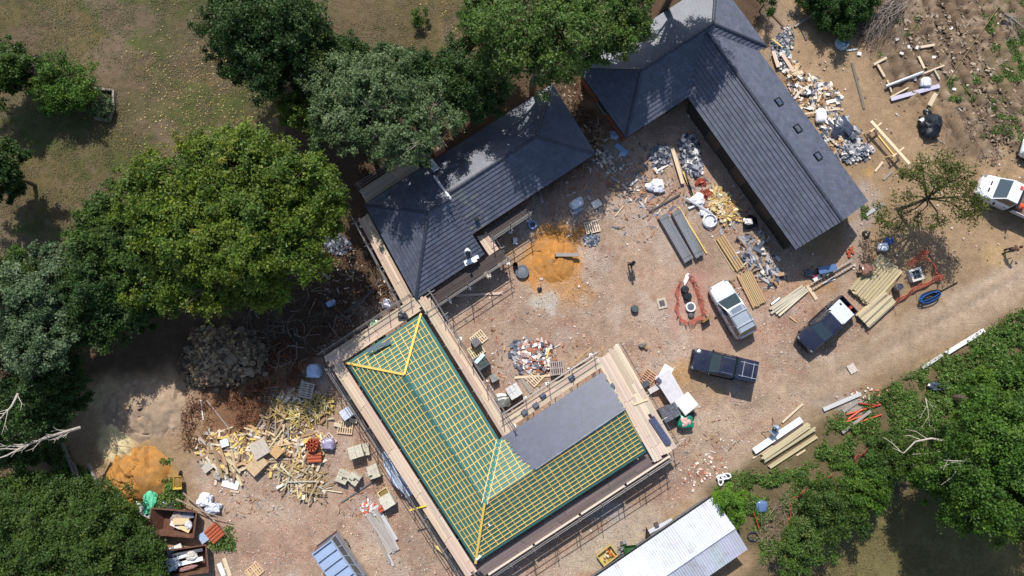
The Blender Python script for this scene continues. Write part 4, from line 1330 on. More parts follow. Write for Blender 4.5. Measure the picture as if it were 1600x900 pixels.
def cabin(car, base_f, roof_f, roof_r, base_r, zb, zr, wb, wr, col, doors=2, roofname='roof', rear=True):
    """greenhouse: painted shell with glass set on it"""
    B = [(base_f, -wb, zb), (base_f, wb, zb), (base_r, wb, zb), (base_r, -wb, zb)]
    R = [(roof_f, -wr, zr), (roof_f, wr, zr), (roof_r, wr, zr), (roof_r, -wr, zr)]
    mb = MB()
    mb.prism(B, R, col)
    n = 8
    rings = []
    for i in range(n + 1):
        f = i / n
        x = roof_f + (roof_r - roof_f) * f
        ww = wr * (1 - .05 * abs(2 * f - 1) ** 4)
        cr = .05 * (1 - abs(2 * f - 1) ** 3)
        rings.append([(x, y * ww, zr - .01 + cr * (1 - abs(y) ** 2.5) + .004) for y in (-1, -.8, -.4, 0, .4, .8, 1)])
    mb.loft(rings, col, caps=False)
    P(roofname, mb, car, M_PAINT, True)
    g = lin(60, 72, 78)  # glass colour lifted to stand in for light reflected off the panes
    lp = lambda p, q, t: Vector(p).lerp(Vector(q), t)

    def glass(nm, a, b, c, d, iu=.06, iv=.08, parent=car):
        a, b, c, d = map(Vector, (a, b, c, d))
        P2 = lambda u, v: (a.lerp(b, u)).lerp(d.lerp(c, u), v)
        m = MB(); quad_on(m, [P2(iu, iv), P2(1 - iu, iv), P2(1 - iu, 1 - iv), P2(iu, 1 - iv)], g, .014)
        return P(nm, m, parent, M_GLASS)
    ws = glass('windscreen', B[0], B[1], R[1], R[0], .05, .04)
    m = MB()
    for y in (-.45, .1):
        m.tube([(base_f - .03, y * wb, zb + .05), (base_f - .28, (y + .55) * wb, zb + .05 + (zr - zb) * .25)], .012, lin(20, 20, 22), 4)
    P('wiper', m, ws, M_RUBBER)
    if rear: glass('rear_window', B[2], B[3], R[3], R[2], .08, .1)
    for s, (b0_, b1_, r1_, r0_) in ((1, (B[1], B[2], R[2], R[1])), (-1, (B[3], B[0], R[0], R[3]))):
        for k in range(doors):
            f0, f1 = k / doors, (k + 1) / doors
            glass('side_window', lp(b0_, b1_, f0), lp(b0_, b1_, f1), lp(r0_, r1_, f1), lp(r0_, r1_, f0), .05, .12)


def lamps(car, xf, xr, w, zf=.72, zr=.85):
    for s in (-1, 1):
        P('headlight', MB().lump((0, 0, 0), (.3, .3, .12), lin(120, 128, 134), random.Random(1), 0, .6, 10, 5), car, M_GLASS, True, (xf, s * (w - .2), zf))
        P('tail_light', MB().box((0, 0, 0), (.1, .2, .3), lin(150, 20, 22)), car, M_GLASS, False, (xr, s * (w - .14), zr))
        m = MB().lump((0, s * .12, 0), (.16, .26, .17), lin(30, 32, 38), random.Random(2), 0, .6, 10, 5)
        P('mirror', m, car, M_PAINT, True, (xf - 1.32, s * (w - .03), .98))


def door_bits(car, xs, w, zs=.86):
    for s in (-1, 1):
        for x in xs:
            P('door_handle', MB().box((x, s * (w + .012), zs), (.2, .035, .04), lin(60, 62, 66)), car, M_METAL)


def suv(loc, rz, col, label, roofcol, name='silver_estate_car'):
    c = T(name, label, 'car', loc, rz)
    st = [(2.36, .60, .66), (2.28, .76, .78), (2.1, .86, .88), (1.7, .91, .95), (1.25, .93, 1.0), (.6, .935, 1.04), (-.6, .935, 1.06), (-1.6, .93, 1.08), (-2.1, .9, 1.07), (-2.28, .83, 1.02), (-2.36, .74, .9)]
    P('body', MB().loft([ring_body(x, w, z) for x, w, z in st], col), c, M_PAINT, True)
    cabin(c, 1.08, .2, -1.85, -2.2, 1.03, 1.68, .88, .73, roofcol, 3)
    P('bonnet_line', MB().tube([(1.15, -.7, 1.035), (2.0, -.6, .915)], .012, jit(col, random.Random(1), 0), 4).tube([(1.15, .7, 1.035), (2.0, .6, .915)], .012, col, 4), c, M_PAINT)
    for s in (-1, 1):
        P('roof_rail', MB().tube([(.1, s * .66, 1.72), (.0, s * .66, 1.77), (-1.7, s * .66, 1.76), (-1.8, s * .66, 1.7)], .022, lin(196, 198, 202), 6), c, M_METAL, True)
    for x in (-.35, -1.35):
        P('roof_bar', MB().box((x, 0, 1.8), (.09, 1.5, .04), lin(216, 218, 222)), c, M_METAL)
    P('sunroof', MB().box((-.15, 0, 1.728), (.5, .82, .015), lin(120, 130, 140)), c, M_GLASS)
    P('bumper', MB().box((2.3, 0, .42), (.16, 1.3, .2), lin(60, 62, 66)), c, M_PAINT)
    P('rear_bumper', MB().box((-2.34, 0, .48), (.16, 1.4, .24), lin(90, 92, 98)), c, M_PAINT)
    P('number_plate', MB().box((-2.42, 0, .72), (.02, .52, .11), lin(210, 190, 80)), c, M_MATTE)
    lamps(c, 2.16, -2.3, .86)
    door_bits(c, (.2, -.9), .935)
    wheel_set(c, (1.42, -1.4), .93, .36)
    return c


def pickup(loc, rz, col, label, name, cover):
    c = T(name, label, 'pickup truck', loc, rz)
    st = [(2.62, .7, .8), (2.56, .84, .92), (2.4, .9, 1.0), (1.9, .93, 1.06), (1.3, .95, 1.1), (.5, .95, 1.12), (-.7, .95, 1.12)]
    P('body', MB().loft([ring_body(x, w, z, .38) for x, w, z in st], col), c, M_PAINT, True)
    cabin(c, 1.2, .5, -.62, -.78, 1.1, 1.84, .9, .79, col, 2)
    mb = MB()
    for s in (-1, 1): mb.box((-1.68, s * .9, .8), (1.9, .1, .68), col)
    mb.box((-1.68, 0, .55), (1.9, 1.7, .1), lin(30, 30, 32)); mb.box((-.78, 0, .8), (.08, 1.7, .68), col)
    P('load_bed', mb, c, M_PAINT)
    P('tailgate', MB().box((-2.66, 0, .82), (.06, 1.72, .56), col), c, M_PAINT)
    for s in (-1, 1):
        P('bonnet_ridge', MB().tube([(1.3, s * .42, 1.125), (2.35, s * .36, 1.02)], .022, col, 6), c, M_PAINT, True)
        P('roof_strip', MB().tube([(.42, s * .62, 1.87), (-.56, s * .62, 1.87)], .02, lin(150, 154, 160) if cover == 'hard' else lin(40, 44, 56), 6), c, M_METAL, True)
        P('side_step', MB().box((-.1, s * .95, .42), (2.0, .16, .06), lin(30, 30, 32)), c, M_RUBBER)
    if cover == 'hard':
        cabin(c, -.82, -.84, -2.5, -2.66, 1.13, 1.86, .94, .86, col, 2, 'canopy')
        for x in (-1.3, -2.1): P('rack_bar', MB().box((x, 0, 1.95), (.06, 1.3, .04), lin(180, 184, 190)), c, M_METAL)
        for y in (-.56, .56): P('rack_rail', MB().box((-1.75, y, 1.925), (1.5, .05, .04), lin(190, 194, 200)), c, M_METAL)
        P('bonnet_scoop', MB().lump((1.75, 0, 1.06), (.5, .5, .09), col, random.Random(1), 0, .6), c, M_PAINT, True)
    else:
        P('load_cover', MB().box((-1.5, 0, 1.19), (1.42, 1.72, .07), lin(208, 212, 218)), c, M_PLASTIC)
        P('cover_sticker', MB().box((-1.98, -.5, 1.228), (.16, .2, .006), lin(40, 40, 46)), c, M_MATTE)
        for s in (-1, 1):
            P('sports_bar', MB().tube([(-.84, s * .86, 1.12), (-.88, s * .72, 1.5)], .05, lin(30, 32, 36), 6), c, M_METAL)
            P('tool_case', MB().box((-1.2, s * 1.0, 1.16) if s < 0 else (-2.42, .3, 1.0), (.5, .2, .2), lin(60, 60, 66) if s < 0 else lin(150, 60, 52)), c, M_MATTE)
    P('bumper', MB().box((2.6, 0, .52), (.18, 1.5, .26), lin(26, 26, 30)), c, M_PAINT)
    P('rear_bumper', MB().box((-2.74, 0, .5), (.14, 1.7, .16), lin(30, 30, 32)), c, M_METAL)
    P('grille', MB().box((2.63, 0, .78), (.06, .9, .2), lin(22, 22, 24)), c, M_METAL)
    lamps(c, 2.42, -2.64, .93, .86, .86)
    door_bits(c, (.05, -.6), .95, .95)
    wheel_set(c, (1.62, -1.62), .97, .4, .27)
    c.scale = (.95, .95, .98)
    return c


def mid(px0, py0, px1, py1):
    p = (G(px0, py0, .8) + G(px1, py1, .8)) / 2
    return Vector((p.x, p.y, 0))


suv(mid(1121, 446, 1168, 521), ang(1166, 520, 1124, 448), lin(206, 208, 210), 'silver estate car with roof bars parked near the timber boards', lin(150, 160, 168))
pickup(mid(1082, 560, 1178, 582), ang(1178, 581, 1082, 559), lin(34, 38, 56), 'dark blue pickup with hard canopy and roof rack over its bed', 'dark_pickup', 'hard')
pickup(mid(1252, 543, 1328, 472), ang(1328, 472, 1252, 543), lin(36, 40, 58), 'dark blue pickup with a white flat lid over its load bed', 'dark_pickup', 'lid')


def flatbed():
    a = ang(1600, 326, 1530, 293)
    c = T('flatbed_truck', 'white flatbed truck with brown timber deck driving in at the picture edge', 'truck', G(1575, 318), a)
    w = lin(222, 224, 226)
    st = [(4.0, .78, .8), (3.9, .92, .98), (3.6, 1.0, 1.12), (3.2, 1.02, 1.3), (2.9, 1.03, 1.36), (1.4, 1.03, 1.36), (1.35, 1.0, 1.3)]
    st = [(x - .9, y, z) for x, y, z in st]
    P('body', MB().loft([ring_body(x, y, z, .4) for x, y, z in st], w), c, M_PAINT, True)
    cabin(c, 2.1, 1.4, .52, .46, 1.36, 2.15, .97, .84, w, 1)
    P('roof_sign', MB().box((.7, -.45, 2.2), (.22, .3, .05), lin(190, 70, 60)), c, M_MATTE)
    for y in (-.3, .3): P('bonnet_vent', MB().box((2.5, y, 1.27), (.1, .34, .06), lin(40, 40, 44)), c, M_MATTE)
    for k in range(7):
        P('deck_board', MB().box((-1.75, -.9 + k * .3, 1.0), (3.9, .285, .06), jit(lin(120, 92, 80), random.Random(k), .15)), c, M_MATTE)
    for s in (-1, 1): P('side_panel', MB().box((-1.75, s * 1.08, 1.16), (3.9, .05, .4), lin(196, 198, 204)), c, M_SHEET)
    P('tailgate', MB().box((-3.73, 0, 1.16), (.05, 2.1, .4), lin(196, 198, 204)), c, M_SHEET)
    P('headboard', MB().box((.24, 0, 1.5), (.06, 2.1, 1.0), lin(70, 72, 78)), c, M_SHEET)
    P('chassis', MB().box((-1.7, 0, .78), (4.2, .9, .24), lin(36, 36, 38)), c, M_METAL)
    lamps(c, 2.95, -3.7, 1.0, .9, .7)
    door_bits(c, (.75,), 1.03, 1.1)
    wheel_set(c, (2.1, -2.3), 1.03, .4, .26)
    # orange bag on the deck
    p = c.matrix_basis @ Vector((-.25, .45, 1.05))
    solo('bag', MB().lump((0, 0, 0), (.62, .46, .4), lin(214, 92, 56), random.Random(4), .2), M_CLOTH, 'orange bag lying on the deck of the white flatbed truck', 'bag', p, smooth=True)


flatbed()


def van():
    a = ang(505, 856, 560, 936)
    c = T('panel_van', 'silver blue high roofed van with ribbed roof cut by the picture edge', 'van', G(535, 902, 2.35).xy.to_3d(), a)
    col = lin(120, 126, 138)
    st = [(2.9, .75, .9), (2.8, .92, 1.1), (2.4, 1.0, 1.25), (1.9, 1.02, 1.4), (1.85, 1.02, 1.42), (-2.75, 1.02, 1.42), (-2.8, .98, 1.4)]
    P('body', MB().loft([ring_body(x, y, z, .35) for x, y, z in st], col), c, M_PAINT, True)
    cabin(c, 1.9, 1.0, -2.72, -2.8, 1.4, 2.3, 1.0, .88, lin(150, 168, 196), 5, 'roof')
    for k in range(6): P('roof_rib', MB().box((1.0 - k * .72, 0, 2.375), (.06, 1.6, .05), lin(84, 92, 106)), c, M_METAL)
    for s in (-1, 1): P('roof_rail', MB().box((-.85, s * .87, 2.345), (3.7, .07, .06), lin(196, 206, 222)), c, M_METAL)
    P('rear_bumper', MB().box((-2.86, 0, .5), (.14, 1.8, .18), lin(60, 62, 68)), c, M_PAINT)
    lamps(c, 2.7, -2.8, 1.0, .95, 1.0)
    door_bits(c, (1.1, -.2), 1.02, 1.1)
    wheel_set(c, (1.9, -1.7), 1.02, .36, .25)


van()
suv(G(1632, 246), ang(1640, 250, 1600, 236), lin(222, 224, 226), 'white car of which only the nose shows at the picture edge', lin(222, 224, 226), 'white_car')


# ------------------------------------------------------------------ people
def person(label, loc, rz, joints, shirt, trousers, hair, cap=False):
    """joints: local positions in metres for one standing, walking or kneeling figure"""
    J = {k: Vector(v) for k, v in joints.items()}
    t = T('person', label, 'person', loc, rz)
    sk = lin(176, 128, 104)

    def skin(name, chains, col, m, root):
        vs, es, rs, ix = [], [], [], {}
        for ch in chains:
            prev = None
            for nm, p, r in ch:
                key = nm
                if key not in ix:
                    ix[key] = len(vs); vs.append(p); rs.append(r)
                if prev is not None: es.append((prev, ix[key]))
                prev = ix[key]
        me = bpy.data.meshes.new(name)
        me.from_pydata(vs, es, [])
        mm = bpy.data.materials.new(name)
        mm.use_nodes = True
        nn = mm.node_tree
        bsd = nn.nodes['Principled BSDF']; bsd.inputs['Roughness'].default_value = .85
        nz = nn.nodes.new('ShaderNodeTexNoise'); nz.inputs['Scale'].default_value = 9
        rp = nn.nodes.new('ShaderNodeValToRGB')
        rp.color_ramp.elements[0].color = (*[c * .75 for c in col], 1); rp.color_ramp.elements[1].color = (*[min(1, c * 1.25) for c in col], 1)
        nn.links.new(nz.outputs[0], rp.inputs[0]); nn.links.new(rp.outputs[0], bsd.inputs['Base Color'])
        me.materials.append(mm)
        o = P(name, me, t)
        md = o.modifiers.new('skin', 'SKIN'); md.use_smooth_shade = True
        for i, r in enumerate(rs):
            me.skin_vertices[0].data[i].radius = (r, r)
        me.skin_vertices[0].data[ix[root]].use_root = True
        o.modifiers.new('sub', 'SUBSURF').levels = 1
        o.modifiers['sub'].render_levels = 1
        return o
    c = lambda n, r, nm=None: (nm or n, J[n], r)
    md = lambda a, b, f: J[a].lerp(J[b], f)
    arms, legs, up = [], [], []
    for s in 'lr':
        hd = (J['hand_' + s] - J['elbow_' + s]).normalized()
        side = hd.cross(Vector((0, 0, 1)));
        side = side.normalized() if side.length > .1 else Vector((1, 0, 0))
        arms.append([c('chest', .085), c('shoulder_' + s, .05), c('elbow_' + s, .042), ('wr' + s, J['hand_' + s], .026), ('pm' + s, J['hand_' + s] + hd * .06, .034)])
        for k in range(4):
            b = J['hand_' + s] + hd * .085 + side * (k - 1.5) * .02
            ln = (.07, .08, .075, .058)[k]
            arms.append([('pm' + s, J['hand_' + s] + hd * .06, .034), ('f%d%s' % (k, s), b, .009), ('g%d%s' % (k, s), b + hd * ln * .6 + Vector((0, 0, -.006)), .0085), ('h%d%s' % (k, s), b + hd * ln * .9 + Vector((.008, 0, -.024)), .007)])
        tb = J['hand_' + s] + hd * .03 + side * (-.04)
        arms.append([('wr' + s, J['hand_' + s], .026), ('ta' + s, tb, .011), ('tb' + s, tb + hd * .05 - side * .012, .009)])
        legs.append([c('pelvis', .085), c('hip_' + s, .075), c('knee_' + s, .058), c('ankle_' + s, .04), c('toe_' + s, .035)])
    body = [[c('pelvis', .085), c('belly', .085), c('chest', .085), c('neck', .055), ('chin', md('neck', 'head', .45), .075), c('head', .095), ('crown', J['head'] + (J['head'] - J['neck']).normalized() * .09, .07)]]
    nose = J['head'] + Vector((.1, 0, -.01))
    body.append([c('head', .095), ('nose', nose, .014)])
    for s_ in (-1, 1): body.append([c('head', .095), ('ear%d' % s_, J['head'] + Vector((-.01, s_ * .1, 0)), .016)])
    skin('body', body + arms + legs, sk, M_SKIN, 'pelvis')
    sh = [[c('pelvis', .15), c('belly', .15), c('chest', .165), ('nb', md('chest', 'neck', .6), .09)]]
    for s in 'lr':
        sh.append([c('chest', .165), c('shoulder_' + s, .09), ('el' + s, md('shoulder_' + s, 'elbow_' + s, .98), .056), ('cf' + s, md('elbow_' + s, 'hand_' + s, .8), .043)])
    skin('shirt', sh, shirt, M_CLOTH, 'pelvis')
    skin('trousers', [[c('pelvis', .145), c('hip_' + s, .115), c('knee_' + s, .072), ('an' + s, md('knee_' + s, 'ankle_' + s, .92), .058)] for s in 'lr'], trousers, M_CLOTH, 'pelvis')
    for s in 'lr':
        P('boot', MB().lump((J['ankle_' + s].x + .06, J['ankle_' + s].y, J['ankle_' + s].z - .09), (.3, .12, .14), lin(50, 40, 34), random.Random(1), .03, .7), t, M_RUBBER, True)
    hd = J['head']
    P('hard_hat' if cap else 'hair', MB().lump((hd.x - .015, hd.y, hd.z - .02), (.25, .22, .17), hair, random.Random(3), .05, .8), t, M_CLOTH, True)
    for s_ in (-1, 1): P('eye', MB().lump((hd.x + .085, hd.y + s_ * .035, hd.z - .005), (.02, .025, .02), lin(30, 26, 24), random.Random(1), 0), t, M_GLASS)
    P('mouth', MB().box((hd.x + .088, hd.y, hd.z - .065), (.012, .05, .01), lin(130, 70, 64)), t, M_SKIN)
    return t


STAND = dict(pelvis=(0, 0, .95), belly=(0, 0, 1.1), chest=(.01, 0, 1.32), neck=(.02, 0, 1.5), head=(.04, 0, 1.64), shoulder_l=(0, .18, 1.4), shoulder_r=(0, -.18, 1.4),
             elbow_l=(-.06, .26, 1.13), elbow_r=(.06, -.27, 1.13), hand_l=(.06, .27, .9), hand_r=(.22, -.24, .95), hip_l=(0, .1, .9), hip_r=(0, -.1, .9),
             knee_l=(.1, .11, .5), knee_r=(-.02, -.11, .5), ankle_l=(.12, .11, .09), ankle_r=(-.16, -.11, .1), toe_l=(.26, .11, .04), toe_r=(-.03, -.11, .05))
person('person in dark clothes with dark hair walking across the open yard', G(984, 415), rad(100), STAND, lin(44, 44, 52), lin(38, 38, 46), lin(34, 28, 26))
BEND = dict(STAND, chest=(.16, 0, 1.28), neck=(.24, 0, 1.43), head=(.32, 0, 1.53), shoulder_l=(.16, .18, 1.34), shoulder_r=(.16, -.18, 1.34), belly=(.06, 0, 1.09),
            elbow_l=(.26, .25, 1.08), elbow_r=(.26, -.25, 1.08), hand_l=(.46, .16, 1.0), hand_r=(.46, -.16, 1.0))
person('person in brown top standing beside the track near the picture edge', G(1568, 393), rad(20), BEND, lin(112, 78, 66), lin(48, 46, 50), lin(60, 44, 36))
KNEEL = dict(pelvis=(-.1, 0, .42), belly=(0, 0, .56), chest=(.12, 0, .74), neck=(.22, 0, .88), head=(.3, 0, .98), shoulder_l=(.12, .18, .8), shoulder_r=(.12, -.18, .8),
             elbow_l=(.28, .26, .58), elbow_r=(.3, -.26, .58), hand_l=(.46, .18, .4), hand_r=(.46, -.16, .4), hip_l=(-.1, .1, .4), hip_r=(-.1, -.1, .4),
             knee_l=(.26, .16, .16), knee_r=(.22, -.16, .14), ankle_l=(-.2, .14, .12), ankle_r=(-.22, -.14, .12), toe_l=(-.32, .14, .06), toe_r=(-.34, -.14, .06))
_q = G(731, 392, 2.6)
_z = 2.15 + kk * (_q - S0).dot(nh)
person('person in white and dark clothes kneeling at the eave of the slate house', Vector((_q.x, _q.y, _z - .02)), ang(731, 392, 735, 420), KNEEL, lin(196, 198, 204), lin(36, 38, 48), lin(40, 34, 30))
_q = G(735, 408, 2.4); _q2 = G(745, 404, 2.4)
_z = 2.15 + kk * max(.2, (_q - S0).dot(nh)) + .12
solo('insulation_board', MB().box((0, 0, 0), (1.0, .42, .06), lin(222, 224, 228)).box((.55, .1, .01), (.35, .3, .06), lin(214, 216, 222)), M_PLASTIC, 'white board on the slate eave in front of the kneeling person', 'board', (_q.x, _q.y, _z), ang(725, 412, 750, 402))

# ------------------------------------------------------------------ debris, timber, packs and site clutter
R0 = random.Random(99)


def plank(x0, y0, x1, y1, label, w=.16, t=.05, z=.05, col=PALE, name='plank', cat='plank', group=None, z1=None, seed=None):
    if x0 > 1360 and y0 < 190: z += .16
    z1 = z if z1 is None else z1
    o = bar(name, G(x0, y0, z) , G(x1, y1, z1), w, t, jit(col, R0, .1))
    o.location.z += t / 2
    return tag(o, label, cat, group)


def tube_(x0, y0, x1, y1, label, d=.12, z=.07, col=STEEL, name='pipe', cat='pipe', z1=None, group=None):
    o = pole(name, G(x0, y0, z), G(x1, y1, z if z1 is None else z1), d, col)
    return tag(o, label, cat, group)


# single boards, posts and pipes that lie about
for a in [
    (905, 398, 868, 398, 'grey board lying across the orange sand heap', dict(w=.3, col=GREY, z=.5)),
    (1050, 231, 1067, 287, 'long pale plank leaning over the scrap beside the slate rubble', dict(w=.3, z=.25)),
    (1067, 268, 1086, 312, 'narrow yellowish plank beside the dark plank near the slate rubble', dict(w=.12, z=.2, col=YEL)),
    (1068, 262, 1082, 306, 'dark plank beside the narrow yellowish plank near the slate rubble', dict(w=.16, z=.2, col=lin(70, 68, 66))),
    (1014, 331, 1062, 304, 'dark grey post lying beside the bundles of grey sheets', dict(w=.13, t=.1, col=lin(84, 82, 84))),
    (1018, 333, 1055, 296, 'thin brown stick lying above the dark grey post', dict(w=.06, col=BROWN)),
    (961, 338, 974, 322, 'short pale batten alone in the upper yard', dict(w=.08)),
    (1331, 98, 1350, 170, 'long weathered grey board alone on the bare earth', dict(w=.2, col=lin(118, 108, 98))),
    (1205, 20, 1237, 55, 'brown plank beside the corner of the barn roof', dict(w=.16, col=BROWN)),
    (1241, 42, 1269, 24, 'grey sawn post near the laurel bush', dict(w=.16, t=.1, col=GREY)),
    (1242, 22, 1260, 62, 'dark weathered board crossed by the grey sawn post', dict(w=.18, col=lin(104, 92, 82))),
    (1438, 74, 1460, 70, 'short pale board on the rutted ground nearest the brush heap', dict(w=.2)),
    (1435, 88, 1444, 107, 'short pale board slanting on the rutted ground', dict(w=.2)),
    (1365, 101, 1385, 90, 'upper of the pale boards that form a T on bare earth', dict(w=.2)),
    (1371, 101, 1382, 120, 'stem board of the pale T on bare earth', dict(w=.2, z=.02)),
    (1386, 125, 1393, 144, 'short batten poking out under the long white pipe', dict(w=.12)),
    (1440, 116, 1475, 102, 'thin pale batten continuing the long white pipe', dict(w=.12, z=.08)),
    (1391, 152, 1419, 137, 'pale batten beside the grey gutter strip', dict(w=.12)),
    (1452, 165, 1462, 146, 'pair of pale boards poking out of the black sheeting', dict(w=.36)),
    (1459, 108, 1468, 124, 'short batten below the thin pale batten by the pipe', dict(w=.12)),
    (1367, 268, 1379, 253, 'pale board lying beyond the foot of the trestle', dict(w=.16)),
    (1380, 281, 1394, 268, 'weathered short board near the sparse tree', dict(w=.16, col=GREY)),
    (1353, 336, 1380, 318, 'pale grey post beside the barn gable', dict(w=.26, col=LIGHTGREY)),
    (1261, 446, 1276, 468, 'flat board lying below the ladder', dict(w=.28)),
    (1234, 495, 1244, 503, 'short brown stick below the pale loose beams', dict(w=.1, col=TAN)),
    (1452, 212, 1476, 225, 'grey branch like stick near the black sheeting', dict(w=.06, col=GREY)),
    (712, 462, 786, 458, 'long pink board lying under the house scaffold', dict(w=.2, col=PINK)),
    (804, 590, 866, 586, 'pale board lying before the slate and brick rubble', dict(w=.18)),
    (887, 574, 924, 542, 'long pale pole leaning beside the slated roof scaffold', dict(w=.14, col=TAN, z=.3, z1=1.2)),
    (815, 592, 830, 614, 'grey weathered board lying by the wheeled pallet', dict(w=.24, col=GREY)),
    (854, 560, 858, 545, 'short yellowish batten in the slate and brick rubble', dict(w=.12, col=YEL, z=.3)),
    (1286, 640, 1344, 615, 'long grey kerb board by the gravel verge', dict(w=.3, t=.12, col=LIGHTGREY)),
    (1317, 643, 1340, 627, 'grey board end beside the red pipes', dict(w=.26, col=GREY)),
    (1316, 676, 1360, 642, 'grey plank lying across the red pipes', dict(w=.22, col=GREY, z=.22)),
    (1222, 660, 1254, 631, 'long pale batten leaning away from the saw bench', dict(w=.16, z=.12)),
    (1476, 553, 1536, 516, 'white concrete kerb rail along the verge', dict(w=.3, t=.2, col=WHITE)),
    (1440, 575, 1472, 554, 'grey broken end of the verge kerb', dict(w=.24, t=.14, col=LIGHTGREY)),
    (533, 785, 592, 746, 'dark grey plastic gutter length below the block packs', dict(w=.1, col=lin(98, 100, 104))),
    (640, 797, 666, 790, 'yellow spirit level across the scaffold edge', dict(w=.1, col=lin(226, 200, 60), z=2.4, name='level', cat='level')),
    (682, 853, 692, 863, 'short yellow board leaning on the lower scaffold', dict(w=.2, col=YEL, z=.4)),
    (314, 625, 318, 656, 'short white batten at the shaded bank', dict(w=.1, col=WHITE)),
    (323, 625, 357, 668, 'long thin grey stick above the scrap wood', dict(w=.08, col=GREY)),
    (330, 679, 364, 667, 'pale batten along the top of the scrap boards', dict(w=.1)),
    (303, 686, 320, 706, 'thin pale batten at the edge of the scrap boards', dict(w=.08)),
    (424, 640, 417, 672, 'brown board sticking out of the scrap heap', dict(w=.18, col=BROWN, z=.4)),
    (350, 872, 360, 900, 'pale board lying beside the lower skip', dict(w=.3, col=PALE)),
    (342, 880, 350, 900, 'white sheet offcut lying beside the lower skip', dict(w=.36, col=WHITE, t=.02)),
    (488, 412, 516, 436, 'grey plank leaning in the felled branches', dict(w=.22, col=GREY)),
    (483, 492, 494, 466, 'thin brown stick among the felled branches', dict(w=.08, col=TAN)),
    (540, 505, 600, 428, 'long grey rail reaching the slate house scaffold', dict(w=.09, col=lin(96, 92, 90), z=.1, z1=1.4)),
    (519, 503, 588, 452, 'dark plank lying in the leaf litter', dict(w=.2, col=lin(84, 78, 74))),
    (496, 615, 506, 637, 'white pole lying near the tied bulk bag', dict(w=.08, col=WHITE)),
    (447, 625, 440, 610, 'broken pale board between the two grey pallets', dict(w=.24)),
    (140, 724, 158, 766, 'thick grey log lying in the weeds', dict(w=.2, t=.2, col=GREY, name='log', cat='log')),
    (115, 722, 132, 768, 'long bare pole leaning from the thicket', dict(w=.14, t=.14, col=lin(130, 120, 108), name='log', cat='log', z=.4)),
    (92, 678, 130, 768, 'long grey trunk lying at the thicket edge', dict(w=.2, t=.2, col=lin(138, 130, 120), name='log', cat='log', z=.3)),
    (146, 740, 155, 765, 'short grey post beside the sand heap', dict(w=.16, t=.16, col=GREY)),
    (968, 240, 978, 242, 'light blue board in the passage between roofs', dict(w=.34, col=lin(160, 180, 204))),
    (962, 226, 980, 240, 'long light blue panel in the passage between roofs', dict(w=.4, col=lin(150, 170, 196), t=.04)),
    (972, 288, 983, 298, 'pink board in the scrap by the passage', dict(w=.2, col=PINK)),
    (982, 304, 960, 302, 'weathered plank in the scrap by the passage', dict(w=.16, col=TAN)),
    (985, 290, 996, 280, 'white trim piece in the scrap by the passage', dict(w=.16, col=WHITE)),
    (951, 292, 962, 284, 'dark brown plank at the passage', dict(w=.12, col=BROWN)),
    (1025, 268, 1043, 258, 'white trim board beside the dark slates', dict(w=.14, col=WHITE)),
    (1023, 262, 1027, 271, 'short white trim board beside the dark slates', dict(w=.18, col=WHITE)),
    (841, 298, 848, 316, 'white downpipe leaning on the slate house wall', dict(w=.14, col=lin(176, 166, 170), z=.3, z1=1.6)),
]:
    plank(*a[:5], **a[5])

tube_(1384, 135, 1442, 113, 'long white drainage pipe lying on bare earth', .24, .32, lin(206, 208, 214))
plank(1392, 155, 1468, 134, 'flat grey lilac gutter strip below the white pipe', w=.34, t=.03, col=lin(178, 176, 190), name='gutter_strip', cat='strip')
tube_(1072, 310, 1112, 334, 'upper white pipe by the plastic coil', .22, .3, lin(222, 222, 226))
tube_(1076, 326, 1096, 318, 'short white pipe by the plastic coil', .2, .12, lin(216, 218, 222))
tube_(1086, 305, 1100, 328, 'white pipe crossing under the upper white pipe', .2, .1, lin(206, 208, 212))
tube_(1205, 476, 1218, 466, 'short grey pipe end beside the pale loose beams', .24, .13, lin(168, 168, 172))
tube_(1342, 54 + 576, 1371, 634, 'red pipe furthest from the track in the verge', .16, .12, lin(176, 84, 62))
for k, (a, b, c, d) in enumerate(((1322, 648, 1376, 632), (1320, 660, 1352, 648), (1325, 655, 1346, 640), (1330, 664, 1377, 648))):
    tube_(a, b, c, d, 'one of the red drain pipes lying together in the verge', .15, .09, jit(lin(172, 78, 56), R0, .15), group='red drain pipes in the verge')
tube_(560, 624, 573, 668, 'red brown pipe lying along the left scaffold', .2, .2, lin(150, 72, 54))
for k, (a, b, c, d) in enumerate(((859, 348, 878, 283), (876, 320, 868, 345), (855, 340, 845, 300), (835, 330, 832, 300), (878, 292, 898, 345), (862, 342, 872, 352))):
    tube_(a, b, c, d, 'thin scaffold tube lying or leaning beside the slate house wall', .07, .08, jit(lin(140, 136, 134), R0, .2), 'scaffold_tube', 'tube', .5 + .2 * k, 'loose scaffold tubes by the slate house')

# neat timber stacks: every board is its own thing


ORD = 'first second third fourth fifth sixth seventh eighth ninth tenth eleventh twelfth'.split()


